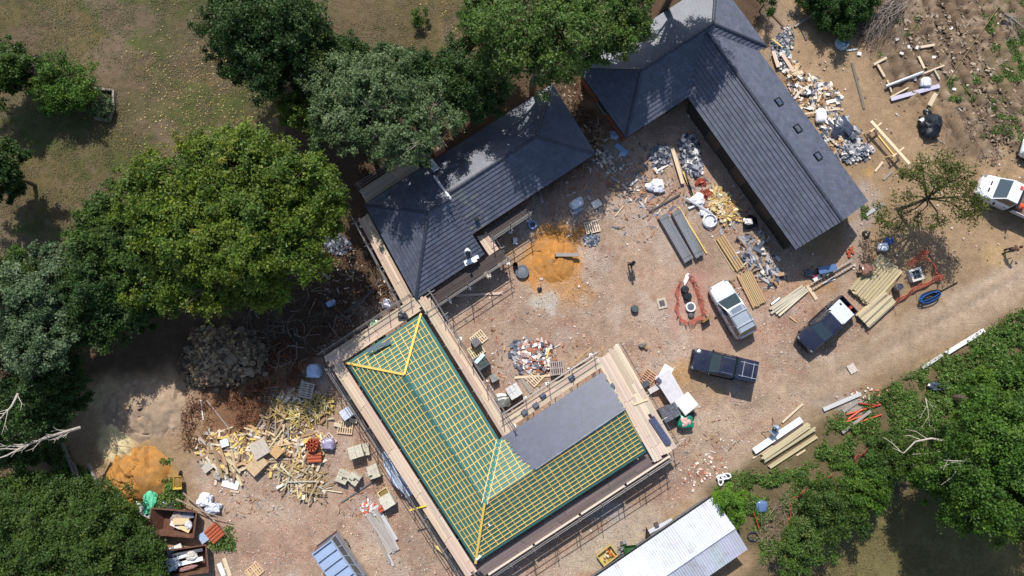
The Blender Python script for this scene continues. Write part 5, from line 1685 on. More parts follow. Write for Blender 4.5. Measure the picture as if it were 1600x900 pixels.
def stack(x0, y0, x1, y1, wpx, n, rows, label, group, side, col, w=.14, t=.07, z=.1, fan=.0, bearers=True, lenj=.03):
    a, b = G(x0, y0, z), G(x1, y1, z)
    d = (b - a); L = d.length; d.normalize()
    s = Vector((-d.y, d.x, 0))
    W = wpx * CAM_H / FPX
    for r in range(rows):
        nn = n - (r if r % 2 else 0)
        for k in range(nn):
            o = ((k + .5) / nn - .5) * W
            e0, e1 = R0.uniform(-lenj, lenj) * L, R0.uniform(-lenj, lenj) * L
            f = R0.uniform(-fan, fan)
            zz = z + r * (t + .006) + t / 2
            p = a + s * (o - f) + d * e0; q = b + s * (o + f) + d * e1
            ww = min(w, W / nn * .93)
            tag(bar('board', (p.x, p.y, zz), (q.x, q.y, zz), ww, t, jit(col, R0, .14)), '%s %s from the %s, %s layer' % (ORD[k], label, side, 'only' if rows == 1 else 'top' if r == rows - 1 else 'lowest' if r == 0 else ORD[r]), 'board', group)
    if bearers:
        for f in (.15, .5, .85):
            c = a + d * L * f
            tag(bar('bearer', c - s * W * .52 + up3 * (.045 - c.z), c + s * W * .52 + up3 * (.045 - c.z), .09, .09, jit(TAN, R0, .2)), 'bearer under the %s, at %s' % (group, ('its upper end', 'its middle', 'its lower end')[int(f * 3)] if a.y > b.y else ('its lower end', 'its middle', 'its upper end')[int(f * 3)]), 'bearer', 'bearers under the ' + group)


stack(1125, 371, 1157, 421, 16, 5, 2, 'tan board in the narrow stack', 'tan boards in the narrow stack', 'yard side', lin(173, 144, 106), z=.1)
stack(1117, 375, 1148, 424, 5, 2, 1, 'thin tan batten beside the narrow stack', 'thin battens beside the narrow stack', 'yard side', lin(178, 153, 115), w=.09, t=.05, fan=.05, bearers=False, z=.02)
stack(1162, 428, 1186, 476, 24, 9, 2, 'tan board in the wide stack', 'tan boards in the wide stack', 'silver car side', lin(177, 149, 110), w=.12, z=.1)
stack(1150, 428, 1180, 482, 4, 2, 1, 'loose lath beside the wide stack', 'laths beside the wide stack', 'silver car side', lin(184, 161, 125), w=.06, t=.04, fan=.08, bearers=False, z=.02)
stack(1208, 488, 1256, 452, 17, 5, 1, 'pale loose beam below the gable', 'pale loose beams below the gable', 'pickup side', lin(194, 184, 161), w=.17, t=.1, fan=.14, z=.14, bearers=False, lenj=.07)
stack(1342, 466, 1390, 412, 44, 12, 4, 'pale board in the largest stack', 'boards in the largest timber stack', 'orange netting side', lin(178, 163, 129), w=.17, t=.08, z=.12)
stack(1374, 470, 1402, 424, 8, 3, 3, 'brown beam by the largest stack', 'beams beside the largest timber stack', 'orange netting side', lin(151, 129, 99), w=.15, t=.1, fan=.12, bearers=False, z=.02)
stack(1346, 502, 1388, 464, 28, 6, 4, 'beam in the stack by the pickup tail', 'beams in the stack by the pickup', 'track side', lin(184, 170, 142), w=.18, t=.1, z=.12, fan=.06)
stack(1190, 714, 1262, 664, 9, 3, 3, 'middle pale beam of the verge timber', 'pale beams in the verge timber', 'weeds side', lin(184, 170, 137), w=.17, t=.09, z=.12, fan=.02)
stack(1192, 722, 1272, 670, 6, 2, 2, 'pale beam in the second verge timber row', 'second row of pale beams in the verge timber', 'weeds side', lin(180, 166, 137), w=.17, t=.09, z=.12, fan=.02, bearers=False)
stack(1202, 730, 1274, 682, 6, 2, 1, 'pale beam of the outer verge timber row', 'beams nearest the weeds in the verge timber', 'weeds side', lin(185, 172, 137), w=.18, t=.09, z=.12, fan=.02, bearers=False)
plank(1178, 705, 1252, 655, 'white coated sheet at the front of the verge timber', w=.5, t=.06, z=.3, col=WHITE, name='sheet', cat='sheet')
plank(1181, 708, 1232, 672, 'black strip lying beside the white coated sheet', w=.3, t=.05, z=.2, col=lin(40, 40, 44), name='strip', cat='strip')
plank(1208, 694, 1254, 662, 'dark brown strip between white sheet and pale beams', w=.2, t=.06, z=.2, col=lin(86, 76, 72), name='strip', cat='strip')
plank(1176, 716, 1208, 696, 'narrow batten under the white coated sheet', w=.1, col=PALE)
plank(1244, 712, 1258, 703, 'short pale offcut in the weeds', w=.12)
stack(582, 800, 617, 858, 20, 5, 2, 'worn board in the fanned pile by the van', 'worn boards behind the van', 'van side', lin(168, 161, 153), w=.2, t=.05, fan=.22, z=.05, bearers=False, lenj=.08)
plank(588, 789, 620, 843, 'longest worn plank in the pile behind the van', w=.24, z=.2, col=LIGHTGREY)
plank(588, 838, 610, 880, 'lowest narrow plank in the pile behind the van', w=.2, z=.04, col=GREY)
plank(606, 866, 615, 884, 'separate short plank tip behind the van', w=.2, z=.04, col=LIGHTGREY)

# bundles of dark profiled sheets


def bundle(x0, y0, x1, y1, w, label):
    p = (G(x0, y0, .5) + G(x1, y1, .5)) / 2
    L = (G(x1, y1, .5) - G(x0, y0, .5)).length
    t = T('sheet_bundle', label, 'bundle', (p.x, p.y, 0), ang(x0, y0, x1, y1), 'bundles of dark profiled sheets')
    for k in range(10):
        mb = MB()
        y = (k % 5 + .5) / 5 * w - w / 2
        z = .14 + (k // 5) * .2
        prof = [(-w / 10 * .96, 0), (-w / 10 * .8, .19), (-w / 10 * .3, .19), (-w / 10 * .15, .12), (w / 10 * .15, .12), (w / 10 * .3, .19), (w / 10 * .8, .19), (w / 10 * .96, 0)]
        e = R0.uniform(-.05, .05)
        mb.loft([[(x, y + a, z + b) for a, b in prof] for x in (-L / 2 + e, L / 2 + e)], jit(lin(150, 152, 158), R0, .16))
        P('profiled_sheet', mb, t, M_SHEET)
    for x in (-.35, .35): P('bearer', MB().box((x * L, 0, .07), (.1, w, .13), TAN), t, M_MATTE)
    for x in (-.42, .42): P('strap', MB().box((x * L, 0, .545), (.02, w * .9, .01), lin(40, 40, 44)), t, M_PLASTIC)


bundle(1036, 336, 1077, 407, .82, 'bundle of dark profiled sheets nearer the walking person')
bundle(1056, 329, 1094, 400, .78, 'bundle of dark profiled sheets nearer the plastic coil')
plank(1060, 323, 1104, 396, 'yellow edged plank along the sheet bundles', w=.12, z=.1, col=YEL)


# pallets
def pallet(px, py, rz, label, z=0.0, col=PALE, w=1.2, d=1.0, nb=7, lift=0.0):
    p = G(px, py, z)
    t = T('pallet', label, 'pallet', p, rz)
    for k in range(nb):
        x = (k / (nb - 1) - .5) * (w - .1)
        P('deck_board', UNIT_BOX, t, loc=(x, 0, .125)).scale = (.095, d, .02)
    for y in (-.45, 0, .45): P('bearer', UNIT_BOX, t, loc=(0, y * d, .0675)).scale = (w, .09, .088)
    for x in (-.45, 0, .45): P('bottom_board', UNIT_BOX, t, loc=(x * w, 0, .012)).scale = (.1, d, .02)
    for ch in t.children: ch.color = (*jit(col, R0, .15), 1)
    return t


AX = ang(742, 363, 930, 240)
pallet(424, 616, AX + .9, 'single grey pallet lying on shaded ground', col=lin(120, 108, 98))
for k in range(4): pallet(476 + k * 1.4, 607 + k, AX + .55 + k * .08, ('lowest pallet of the stack beside the yellow batten heap', 'second pallet of the stack beside the yellow batten heap', 'third pallet of the stack beside the yellow batten heap', 'topmost weathered pallet of the stack beside the yellow batten heap')[k], z=k * .15, col=lin(178, 168, 152))
for k in range(4): pallet(870, 575, .02 + k * .03, ('lowest pallet of the stack by the slate rubble', 'second pallet of the stack by the slate rubble', 'third pallet of the stack by the slate rubble', 'topmost grey pallet of the stack by the slate rubble')[k], z=k * .15, col=lin(158, 146, 140), w=1.1, d=1.1)
pallet(836, 590, AX + .2, 'broken pale pallet under the long board by the rubble', col=PALE)
pallet(925, 355, AX - .35, 'pale slatted pallet near the metal tank by the slate house', col=lin(204, 186, 164))
pallet(1012, 590, AX + .35, 'reddish pallet beside the boarded scaffold platform', col=lin(184, 146, 118))
pallet(748, 529, AX + .1, 'pale slatted pallet with dark blocks beside the scaffold', col=lin(216, 198, 164))
pallet(744, 548, AX, 'pale pallet half under the striped slate pack', col=lin(206, 188, 152), z=.02)
pallet(398, 892, AX + .1, 'tan slatted pallet at the bottom picture edge', col=lin(198, 168, 132))
pallet(512, 690, AX + .15, 'upturned weathered pallet before the clay ridge tiles', col=lin(190, 176, 160), z=.05)
pallet(540, 668, -.1, 'pale pallet of offcuts beside the red brown pipe', col=lin(202, 176, 144), z=.05)


def pack(px, py, rz, label, nx, ny, nz, bs, col, name='block_pack', cat='pack', piece='block', m=None, on_pallet=True, gap=.012, colv=.1, z0=0.0, missing=0):
    """banded or loose pack: every block a part"""
    t = T(name, label, cat, G(px, py, z0), rz)
    zb = .15 if on_pallet else .0
    if on_pallet:
        for k in range(5): P('pallet_board', UNIT_BOX, t, loc=((k / 4 - .5) * nx * bs[0] * .92, 0, .125)).scale = (.1, ny * bs[1], .04)
        for y in (-.4, 0, .4): P('pallet_bearer', UNIT_BOX, t, loc=(0, y * ny * bs[1], .05)).scale = (nx * bs[0], .1, .1)
        for ch in t.children: ch.color = (*jit(TAN, R0, .2), 1)
    me = [MB().box((0, 0, 0), (bs[0] - gap, bs[1] - gap, bs[2] - gap * .5), jit(col, R0, colv)).build(piece, m or M_STONE) for _ in range(4)]
    n = 0
    for k in range(nz):
        for i in range(nx):
            for j in range(ny):
                if k == nz - 1 and n < missing and R0.random() < .4:
                    n += 1; continue
                if 0 < k < nz - 1 and 0 < i < nx - 1 and 0 < j < ny - 1: continue
                P(piece, R0.choice(me), t, loc=((i - (nx - 1) / 2) * bs[0] + R0.uniform(-.012, .012), (j - (ny - 1) / 2) * bs[1] + R0.uniform(-.012, .012), zb + (k + .5) * bs[2]), rot=(0, 0, R0.uniform(-.03, .03)))
    return t


BLK = lin(186, 178, 160)
pack(560, 704, AX - .3, 'tallest grey concrete block pack on bare earth', 4, 2, 4, (.28, .46, .22), BLK)
pack(538, 743, AX + .6, 'low grey block pack beside the tallest block pack', 4, 2, 2, (.25, .44, .22), BLK, missing=1)
pack(556, 746, AX + .4, 'grey block pack directly below the tallest block pack', 3, 2, 3, (.27, .44, .22), BLK, missing=2)
pack(586, 735, AX - .2, 'grey block pack closest to the white draped sheet', 3, 3, 3, (.3, .34, .22), BLK, missing=2)
pack(608, 780, AX - .05, 'grey slab pack on red blocks beside the yellow tub', 2, 2, 4, (.5, .5, .2), lin(194, 186, 170))
pack(573, 701, AX - .45, 'small low block pack with pale split pallet beside it', 2, 3, 2, (.3, .3, .22), BLK, missing=1)
pack(752, 566, AX - .02, 'dark slate pack with pale stripes beside the scaffold', 3, 4, 4, (.36, .26, .22), lin(86, 90, 96), 'slate_pack', piece='slate_stack', colv=.3)
plank(743, 567, 756, 553, 'pale blue strip lying on top of the dark slate pack', w=.3, t=.03, z=1.1, col=lin(196, 216, 224), name='strip', cat='strip')
pack(772, 590, .5, 'small pale slate stack alone in the yard corner', 2, 2, 3, (.3, .3, .2), lin(152, 148, 146), 'slate_pack', piece='slate_stack', colv=.3)
pack(803, 611, AX - .05, 'pale roof slate pack on a pallet behind the grey tarpaulin', 3, 2, 4, (.34, .5, .2), lin(196, 194, 192), 'slate_pack', piece='slate_stack')
pack(744, 535, AX + .1, 'dark square slate stack resting by the slatted pallet', 2, 2, 3, (.32, .32, .2), lin(112, 110, 114), 'slate_pack', piece='slate_stack', z0=.1)
pack(1042, 643, AX - .1, 'dark grey block pack beside the white topped table', 6, 5, 4, (.24, .22, .24), lin(96, 96, 104), 'slate_pack', piece='slate_stack', colv=.2)
pack(1008, 600, AX, 'small dark slate stack on the reddish pallet', 2, 1, 2, (.3, .4, .2), lin(84, 86, 94), 'slate_pack', piece='slate_stack', on_pallet=False, z0=.15)
pack(714, 852, AX + .3, 'dark grey slate pack at the lower end of the long scaffold', 6, 5, 5, (.22, .22, .26), lin(92, 96, 112), 'slate_pack', piece='slate_stack', colv=.2, z0=0)
pack(545, 645, AX, 'pale wrapped block pack under the left scaffold', 2, 2, 3, (.42, .42, .25), lin(190, 196, 206), 'block_pack', piece='block')
pack(405, 725, AX + .2, 'tan board pack in the middle of the scrap heap', 2, 1, 2, (.75, 1.1, .3), lin(190, 164, 130), 'board_pack', piece='panel', m=M_MATTE, on_pallet=False)
plank(400, 690, 412, 712, 'wide grey plywood sheet on the scrap heap', w=1.3, t=.03, z=.75, col=lin(176, 166, 150), name='plywood_sheet', cat='sheet')
plank(426, 712, 438, 700, 'tan plywood offcut tilted on the scrap heap', w=.8, t=.04, z=.7, col=lin(196, 158, 112), name='plywood_sheet', cat='sheet')
plank(345, 694, 357, 690, 'small white sheet on the scrap boards', w=.6, t=.04, z=.5, col=lin(214, 218, 226), name='sheet', cat='sheet')
plank(348, 752, 373, 759, 'white panel lying in front of the scrap boards', w=.7, t=.04, z=.05, col=WHITE, name='panel', cat='panel')
plank(360, 767, 374, 769, 'short pink offcut below the white panel', w=.14, col=PINK)
plank(318, 735, 335, 722, 'wide grey board low in the scrap boards', w=.6, t=.05, z=.25, col=lin(180, 172, 158))
plank(336, 742, 346, 746, 'small grey block low in the scrap boards', w=.4, t=.2, z=.1, col=GREY, name='block', cat='block')
for k, (x, y, a_) in enumerate(((552, 655, .2), (528, 662, 1.9))):
    plank(x - 6, y, x + 6, y + 4, ('small pale offcut by the left scaffold', 'pale offcut on the pallet of offcuts')[k], w=.3, col=PALE, z=.2)


# clay ridge tile pack, terracotta tiles
def clay(px, py, rz, label, n, kind):
    t = T('tile_stack', label, 'tiles', G(px, py), rz)
    if kind == 'round':
        for k in range(10):
            a = k * 2 * PI / 10
            P('clay_tile', MB().box((math.cos(a) * .36, math.sin(a) * .36, .45), (.2, .34, .9), jit(lin(176, 86, 60), R0, .15), a), t, M_STONE)
        P('clay_pot', MB().lathe([(.2, 0), (.22, .8), (.17, .95), (.1, .95), (.1, .5)], lin(160, 72, 50), 12), t, M_STONE, True)
    else:
        for k in range(n):
            P('clay_tile', MB().tube([(-.55, (k - (n - 1) / 2) * .25, .42), (.55, (k - (n - 1) / 2) * .25, .42)], .13, jit(lin(170, 90, 62), R0, .15), 8), t, M_STONE, True)
            P('clay_tile', MB().box((0, (k - (n - 1) / 2) * .25, .2), (1.08, .22, .36), jit(lin(160, 82, 58), R0, .15)), t, M_STONE)
    return t


clay(492, 694, 0, 'round stack of red clay tiles on the scrap heap', 0, 'round')
clay(494, 714, .05, 'row of red clay ridge tiles below the round clay stack', 3, 'row')
clay(339, 831, AX + .15, 'orange brown clay tile stack beside the upper skip', 5, 'row')
clay(603, 790, AX, 'small red block row under the grey slab pack', 2, 'row')


# lumps: bags, sheets and heaps
def bag(px, py, size, label, col, name='bulk_bag', cat='bag', rz=0.0, m=None, nz=.16, e=.6, z=0.0, top=None, seed=1):
    t = T(name, label, cat, G(px, py, z), rz)
    r = random.Random(seed)
    P('sack', MB().lump((0, 0, 0), size, col, r, nz, e, 18, 10), t, m or M_PLASTIC, True)
    if top:
        P('contents', MB().lump((0, 0, size[2] * .6), (size[0] * .7, size[1] * .7, size[2] * .5), top, r, .3, .8, 12, 6), t, M_STONE)
    for s in (-1, 1):
        P('strap', MB().tube([(s * size[0] * .3, -size[1] * .35, size[2] * .92), (s * size[0] * .34, 0, size[2] * 1.06), (s * size[0] * .3, size[1] * .35, size[2] * .92)], .025, jit(col, r, .1), 5), t, M_CLOTH)
    return t


bag(494, 580, (1.2, 1.1, .9), 'tied pale blue bulk bag beside the scaffold corner', lin(176, 194, 222), seed=2)
bag(1068, 658, (1.2, 1.1, .8), 'green bulk bag of pinkish waste by the white topped table', lin(24, 128, 104), top=lin(214, 170, 160), seed=3)
bag(1078, 648, (.6, .5, .4), 'small black bag between white table and green bag', lin(34, 36, 44), 'bag', seed=4)
bag(1450, 198, (1.9, 1.9, .7), 'heap of crumpled black sheeting on bare earth', lin(22, 23, 28), 'plastic_sheeting', 'sheeting', nz=.34, e=.9, seed=5)
bag(1447, 180, (.6, .9, .4), 'neck of black sheeting below the pair of pale boards', lin(26, 27, 32), 'plastic_sheeting', 'sheeting', nz=.34, e=.9, seed=6)
bag(1443, 131, (.9, .8, .5), 'faceted white bag beside the grey gutter strip', lin(220, 224, 232), 'sack', seed=7)
bag(1280, 183, (.9, 1.2, .5), 'white sack between the two rubble heaps by the barn', lin(228, 226, 228), 'sack', seed=8)
bag(1376, 387, (.8, .7, .6), 'white bag under the sparse tree', lin(226, 230, 238), 'sack', seed=9)
bag(1384, 378, (.6, .6, .7), 'bright blue bag under the sparse tree', lin(48, 82, 168), 'sack', seed=10)
bag(1024, 292, (1.5, 1.0, .45), 'crumpled white plastic beside the dark slate pieces', lin(224, 224, 228), 'plastic_sheeting', 'sheeting', nz=.4, e=.9, seed=11)
bag(1090, 312, (1.1, .9, .3), 'torn white plastic around the white pipes', lin(222, 220, 222), 'plastic_sheeting', 'sheeting', nz=.4, e=.9, seed=12)
bag(323, 780, (1.1, 1.0, .6), 'white bulk bag lying before the upper skip', lin(222, 222, 226), seed=13, nz=.3)
bag(335, 793, (1.2, .8, .5), 'pale grey crumpled bag next to the white bulk bag', lin(190, 196, 206), seed=14, nz=.35)
bag(1170, 348, (1.1, 1.0, .5), 'black sack heap with white scraps at the barn wall', lin(26, 26, 30), 'sack', seed=15, nz=.3)
bag(1169, 347, (.6, .5, .3), 'white scrap on top of the black sack heap', lin(214, 208, 202), 'scrap', 'scrap', seed=16, nz=.4, z=.45)
bag(784, 628, (1.6, .9, .7), 'grey tarpaulin covered pile in the yard corner', lin(108, 108, 104), 'tarpaulin', 'tarpaulin', seed=17, nz=.2, rz=.2)
bag(787, 620, (1.2, .5, .5), 'white sheet behind the grey tarpaulin pile', lin(222, 222, 216), 'sheet', 'sheet', seed=18, nz=.3)
bag(900, 320, (1.2, .8, .9), 'silver wrapped tank at the slate house corner', lin(206, 212, 220), 'wrapped_tank', 'tank', seed=19, nz=.1, rz=AX)
bag(901, 330, (1.0, .5, .5), 'crumpled grey sheet before the silver wrapped tank', lin(150, 156, 168), 'sheet', 'sheet', seed=20, nz=.35, rz=AX)
bag(588, 507, (.9, .7, .3), 'pale green tarpaulin flap at the hip end scaffold', lin(160, 204, 164), 'tarpaulin', 'tarpaulin', seed=21, nz=.3, z=1.2)
bag(606, 476, (.8, .7, .3), 'lilac grey sheet heap near the slate house corner', lin(150, 148, 166), 'sheet', 'sheet', seed=22, nz=.4)
bag(629, 493, (.7, .5, .3), 'dark cloth heap on the scaffold between both houses', lin(60, 62, 70), 'cloth', 'cloth', seed=23, nz=.3, z=2.32)
bag(518, 474, (.8, .5, .3), 'pale blue sheet lying in the leaf litter', lin(160, 182, 214), 'sheet', 'sheet', seed=24, nz=.1, rz=.4)
bag(515, 693, (1.0, .9, .6), 'lilac wrapped bundle beside the clay ridge tiles', lin(150, 142, 168), 'wrapped_bundle', 'bundle', seed=25, nz=.2)
bag(238, 784, (1.0, 1.9, .6), 'turquoise tarpaulin draped by the upper skip', lin(96, 190, 150), 'tarpaulin', 'tarpaulin', seed=26, nz=.35, e=.9)
bag(262, 790, (1.5, .8, .3), 'dark grey sheet heap behind the upper skip', lin(72, 74, 84), 'sheet', 'sheet', seed=27, nz=.35)
bag(960, 212, (.8, .6, .3), 'pale blue plastic scrap at the barn corner', lin(150, 164, 188), 'scrap', 'scrap', seed=28, nz=.4)
bag(1100, 345 - 12, (.7, .6, .3), 'white loose wrap beside the plastic coil', lin(218, 218, 222), 'wrap', 'wrap', seed=29, nz=.4)
bag(1352, 366, (.5, .5, .3), 'small dark scrub heap beside the barn gable', lin(60, 54, 44), 'scrub', 'scrub', seed=31, nz=.4)
bag(1352, 452 - 30, (1.0, .8, .5), 'brick coloured rubble sack on the largest timber stack', lin(140, 104, 88), 'sack', seed=32, nz=.4, z=.5)
bag(1461, 603, (1.2, .6, .4), 'dark blue grey sheet dumped in the verge weeds', lin(70, 76, 96), 'sheet', 'sheet', seed=33, nz=.4)
bag(225, 780 + 8, (.8, 1.0, .2), 'white scrap sheets at the thicket edge', lin(206, 206, 210), 'scrap', 'scrap', seed=34, nz=.4, rz=.6)
bag(1188, 790, (.9, .9, .5), 'blue plastic tub half hidden at the shed corner', lin(88, 112, 150), 'tub', 'tub', seed=35, nz=.1)

# white sheet draped down the long scaffold
mbs = MB()
a_, b_ = G(601, 705, 1.9), G(640, 775, .9)
rows = []
for i in range(13):
    f = i / 12
    c = a_.lerp(b_, f)
    wdt = .25 + .35 * math.sin(PI * min(1, f * 1.1)) + .1 * R0.random()
    s = Vector((.83, .55, 0))
    rows.append([c + s * (wdt * (k / 4 - .5) * 2) + up3 * (.12 * math.sin(k * 2.1 + i) + .05 * R0.random()) for k in range(5)])
mbs.loft(rows, lin(200, 214, 232), caps=False)
solo('white_sheet', mbs, M_PLASTIC, 'long white plastic sheet draped down the left scaffold', 'sheet', smooth=True)
for k, (a, b, c, d) in enumerate(((618, 742, 640, 785), (622, 745, 628, 775), (598, 700, 606, 730))):
    tube_(a, b, c, d, 'white tube hanging with the draped sheet', .07, .5, lin(216, 218, 224), 'tube', 'tube', group='white tubes by the draped sheet')


# tables with white tops, tubs, barrows, manholes ...
def table(px, py, rz, w, d, label, top, h=.95, n=2):
    t = T('work_table', label, 'table', G(px, py), rz)
    for k in range(n):
        P('top_sheet', MB().box((R0.uniform(-.05, .05), R0.uniform(-.05, .05), h + k * .045), (w * (1 - .04 * k), d, .035), jit(top, R0, .04), R0.uniform(-.04, .04)), t, M_SHEET)
    for x in (-1, 1):
        for y in (-1, 1): P('leg', MB().box((x * (w / 2 - .15), y * (d / 2 - .12), h / 2 - .02), (.08, .08, h - .04), TAN), t, M_MATTE)
    return t


table(1045, 608, ang(1025, 578, 1063, 640), 2.9, 1.25, 'long table topped with pale grey sheets beside the scaffold', lin(206, 202, 204))
table(1068, 630, ang(1053, 640, 1075, 622), 1.35, 1.25, 'square table with bright white sheet beside the green bag', lin(232, 230, 222), 1.0)
plank(1034, 577, 1048, 585, 'white sheet corner behind the long table', w=1.0, t=.03, z=.8, col=WHITE, name='sheet', cat='sheet')
plank(1014, 612, 1036, 600, 'white board ramp leading to the long table', w=.4, t=.05, z=.3, z1=.9, col=lin(214, 208, 204))
plank(1027, 596, 1031, 592, 'dark box on the long table', w=.36, t=.2, z=1.02, col=lin(84, 86, 94), name='box', cat='box')
# slats bundle on the boarded platform
tb = T('tile_batten_bundle', 'dark grey bundle of verge units on the boarded scaffold platform', 'bundle', G(1031, 673, 2.3), ang(1018, 652, 1046, 694))
for k in range(4): P('verge_unit', MB().box((R0.uniform(-.1, .1), (k - 1.5) * .13, .09 + .02 * k), (2.3, .11, .14), jit(lin(76, 84, 108), R0, .15)), tb, M_MATTE)
plank(1014, 647, 1020, 655, 'short dark offcut behind the verge unit bundle', w=.2, t=.06, z=2.3, col=DARK)
for x, y, lab in ((955, 604, 'dark slate pile on the platform edge nearest the courtyard'), (837, 633, 'dark slate pile on the inner scaffold run'), (819, 644, 'small dark slate pile on the inner scaffold run'), (893, 590, 'dark slate pile at the end of the inner scaffold'), (848, 618, 'tiny dark slate pile on the inner scaffold run')):
    o = solo('slate_pile', MB().box((0, 0, .1), (.42, .36, .2), lin(78, 84, 98)).box((.03, .02, .22), (.4, .34, .04), lin(94, 100, 112), .1), M_STONE, lab, 'slates', G(x, y, 2.3), AX)
plank(955, 612, 966, 626, 'pink board offcut on the gable platform', w=.3, t=.1, z=2.3, col=PINK)
plank(990, 632, 1012, 624, 'cross plank on the gable platform', w=.14, t=.05, z=2.33, col=lin(214, 190, 156))
plank(574, 548, 610, 534, 'grey blue offcut strip on the hip end battens', w=.3, t=.03, z=3.3, col=lin(96, 112, 124), name='strip', cat='strip')
plank(760, 814, 766, 822, 'white pencil like offcut on the sunny battens', w=.1, t=.03, z=3.55, col=WHITE, name='offcut', cat='offcut')
plank(744, 874, 751, 868, 'white flashing piece at the lowest roof corner', w=.2, t=.03, z=2.85, col=WHITE, name='flashing', cat='flashing')


def tub(px, py, rz, label, col, w=.75, d=.6, h=.35, fill=None, z=0.0, name='mixing_tub', cat='tub'):
    t = T(name, label, cat, G(px, py, z), rz)
    mb = MB()
    tw = .04
    for s in (-1, 1):
        mb.box((s * (w / 2 - tw / 2), 0, h / 2), (tw, d, h), col)
        mb.box((0, s * (d / 2 - tw / 2), h / 2), (w - 2 * tw, tw, h), col)
    mb.box((0, 0, .02), (w - 2 * tw, d - 2 * tw, .04), col)
    P('shell', mb, t, M_PLASTIC)
    P('rim', MB().box((w / 2, 0, h), (.06, d + .06, .04), col).box((-w / 2, 0, h), (.06, d + .06, .04), col).box((0, d / 2, h), (w - .06, .06, .039), col).box((0, -d / 2, h), (w - .06, .06, .039), col), t, M_PLASTIC)
    if fill: P('contents', MB().lump((0, 0, .03), (w - .1, d - .1, h * .75), fill, R0, .12, .4), t, M_SAND)
    return t


tub(601, 770, AX, 'cream mixing tub with mud beside the grey slab pack', lin(206, 190, 140), fill=lin(128, 108, 70), w=.8, d=.62)


def barrow(px, py, rz, label, col, fill=None):
    t = T('wheelbarrow', label, 'wheelbarrow', G(px, py), rz)
    top = [(-.5, -.36), (.5, -.3), (.5, .3), (-.5, .36)]
    bot = [(-.3, -.24), (.3, -.2), (.3, .2), (-.3, .24)]
    mb = MB()
    V = [(x, y, .72) for x, y in top] + [(x, y, .42) for x, y in bot] + [(x * .93, y * .93, .72) for x, y in top] + [(x * .93, y * .93, .46) for x, y in bot]
    F = [(4, 5, 6, 7), (12, 15, 14, 13)] + [(i, 4 + i, 4 + (i + 1) % 4, (i + 1) % 4) for i in range(4)] + [(8 + i, 8 + (i + 1) % 4, 12 + (i + 1) % 4, 12 + i) for i in range(4)] + [(i, (i + 1) % 4, 8 + (i + 1) % 4, 8 + i) for i in range(4)]
    mb.add(V, F, col)
    P('tray', mb, t, M_PAINT)
    if fill: P('contents', MB().lump((0, 0, .46), (.72, .5, .2), fill, R0, .15, .6), t, M_SAND)
    for s in (-1, 1):
        P('handle', MB().tube([(.6, s * .1, .3), (-.3, s * .25, .42), (-1.0, s * .3, .62)], .022, lin(50, 50, 52), 6), t, M_METAL)
        P('leg', MB().tube([(-.3, s * .24, .42), (-.36, s * .24, .0)], .02, lin(50, 50, 52), 5), t, M_METAL)
    w = P('wheel', MB().tube([(.66, -.05, .2), (.66, .05, .2)], .2, lin(30, 30, 32), 14), t, M_RUBBER)
    P('hub', MB().tube([(.66, -.06, .2), (.66, .06, .2)], .07, lin(140, 140, 140), 8), w, M_METAL)
    return t


barrow(284, 752, PI / 2 + .05, 'yellow wheelbarrow standing upright beside the sand heap', lin(190, 160, 70), lin(140, 112, 60))
barrow(983, 855, .15 + PI * 0, 'green wheelbarrow parked beside the white shed', lin(48, 92, 44))
tt = tub(948, 866, AX + .05, 'yellow tub full of orange tools beside the white shed', lin(186, 168, 104), w=1.35, d=.95, h=.4)
for k in range(12):
    a, b = R0.uniform(-.5, .5), R0.uniform(-.3, .3)
    P('tool', MB().box((a, b, .22 + .02 * k), (R0.uniform(.2, .5), .08, .07), R0.choice([lin(196, 96, 40), lin(160, 130, 60), lin(90, 60, 40), lin(210, 200, 190), lin(120, 40, 30)]), R0.uniform(0, 3)), tt, M_MATTE)
for k, (x, y) in enumerate(((973, 848), (970, 858), (966, 866))):
    solo('brick_pile', MB().box((0, 0, .1), (.4, .25, .2), lin(90, 90, 92)).box((.1, .1, .25), (.3, .22, .1), lin(140, 138, 134), .4), M_STONE, ('grey block beside the handles of the green barrow', 'dark grey block beside the green barrow tray', 'pale block between yellow tub and green barrow')[k], 'block', G(x, y), .4 * k)
plank(1010, 833, 1050, 812, 'white plastic trim lying along the shed wall', w=.3, t=.06, col=lin(196, 200, 206), name='trim', cat='trim')
solo('steel_plate', MB().prism([(-.25, -.5, 0), (.3, -.4, 0), (-.2, .5, 0)], [(-.25, -.5, .4), (.3, -.4, .1), (-.2, .5, .5)], lin(60, 52, 48)), M_RUST, 'dark bent plate leaning by the shed wall', 'plate', G(1013, 833))
plank(1022, 820, 1028, 818, 'small dark box by the shed wall', w=.3, t=.25, col=lin(84, 78, 74), name='box', cat='box')


def manhole(px, py, label, kind, r=.32, h=.12, col=DARK):
    t = T('manhole', label, 'manhole', G(px, py))
    if kind == 'square':
        P('collar', MB().box((0, 0, .05), (.75, .85, .1), lin(182, 168, 150), .25), t, M_STONE)
        P('cover', MB().box((0, 0, .11), (.42, .46, .03), lin(110, 106, 104), .25), t, M_METAL)
    elif kind == 'ring':
        P('ring', MB().lathe([(r, 0), (r, h), (r * .72, h), (r * .72, .06)], col, 20), t, M_STONE, True)
        P('cover', MB().lathe([(r * .68, .05), (r * .68, h - .03), (.02, h - .02)], lin(120, 122, 126), 18), t, M_METAL, True)
    else:
        P('riser', MB().lathe([(r, 0), (r, h), (r * .92, h + .02)], col, 20), t, M_RUBBER, True)
        P('cover', MB().lathe([(r * .9, h), (r * .9, h + .05), (.03, h + .06)], jit(col, R0, .3), 18), t, M_RUBBER, True)
    return t


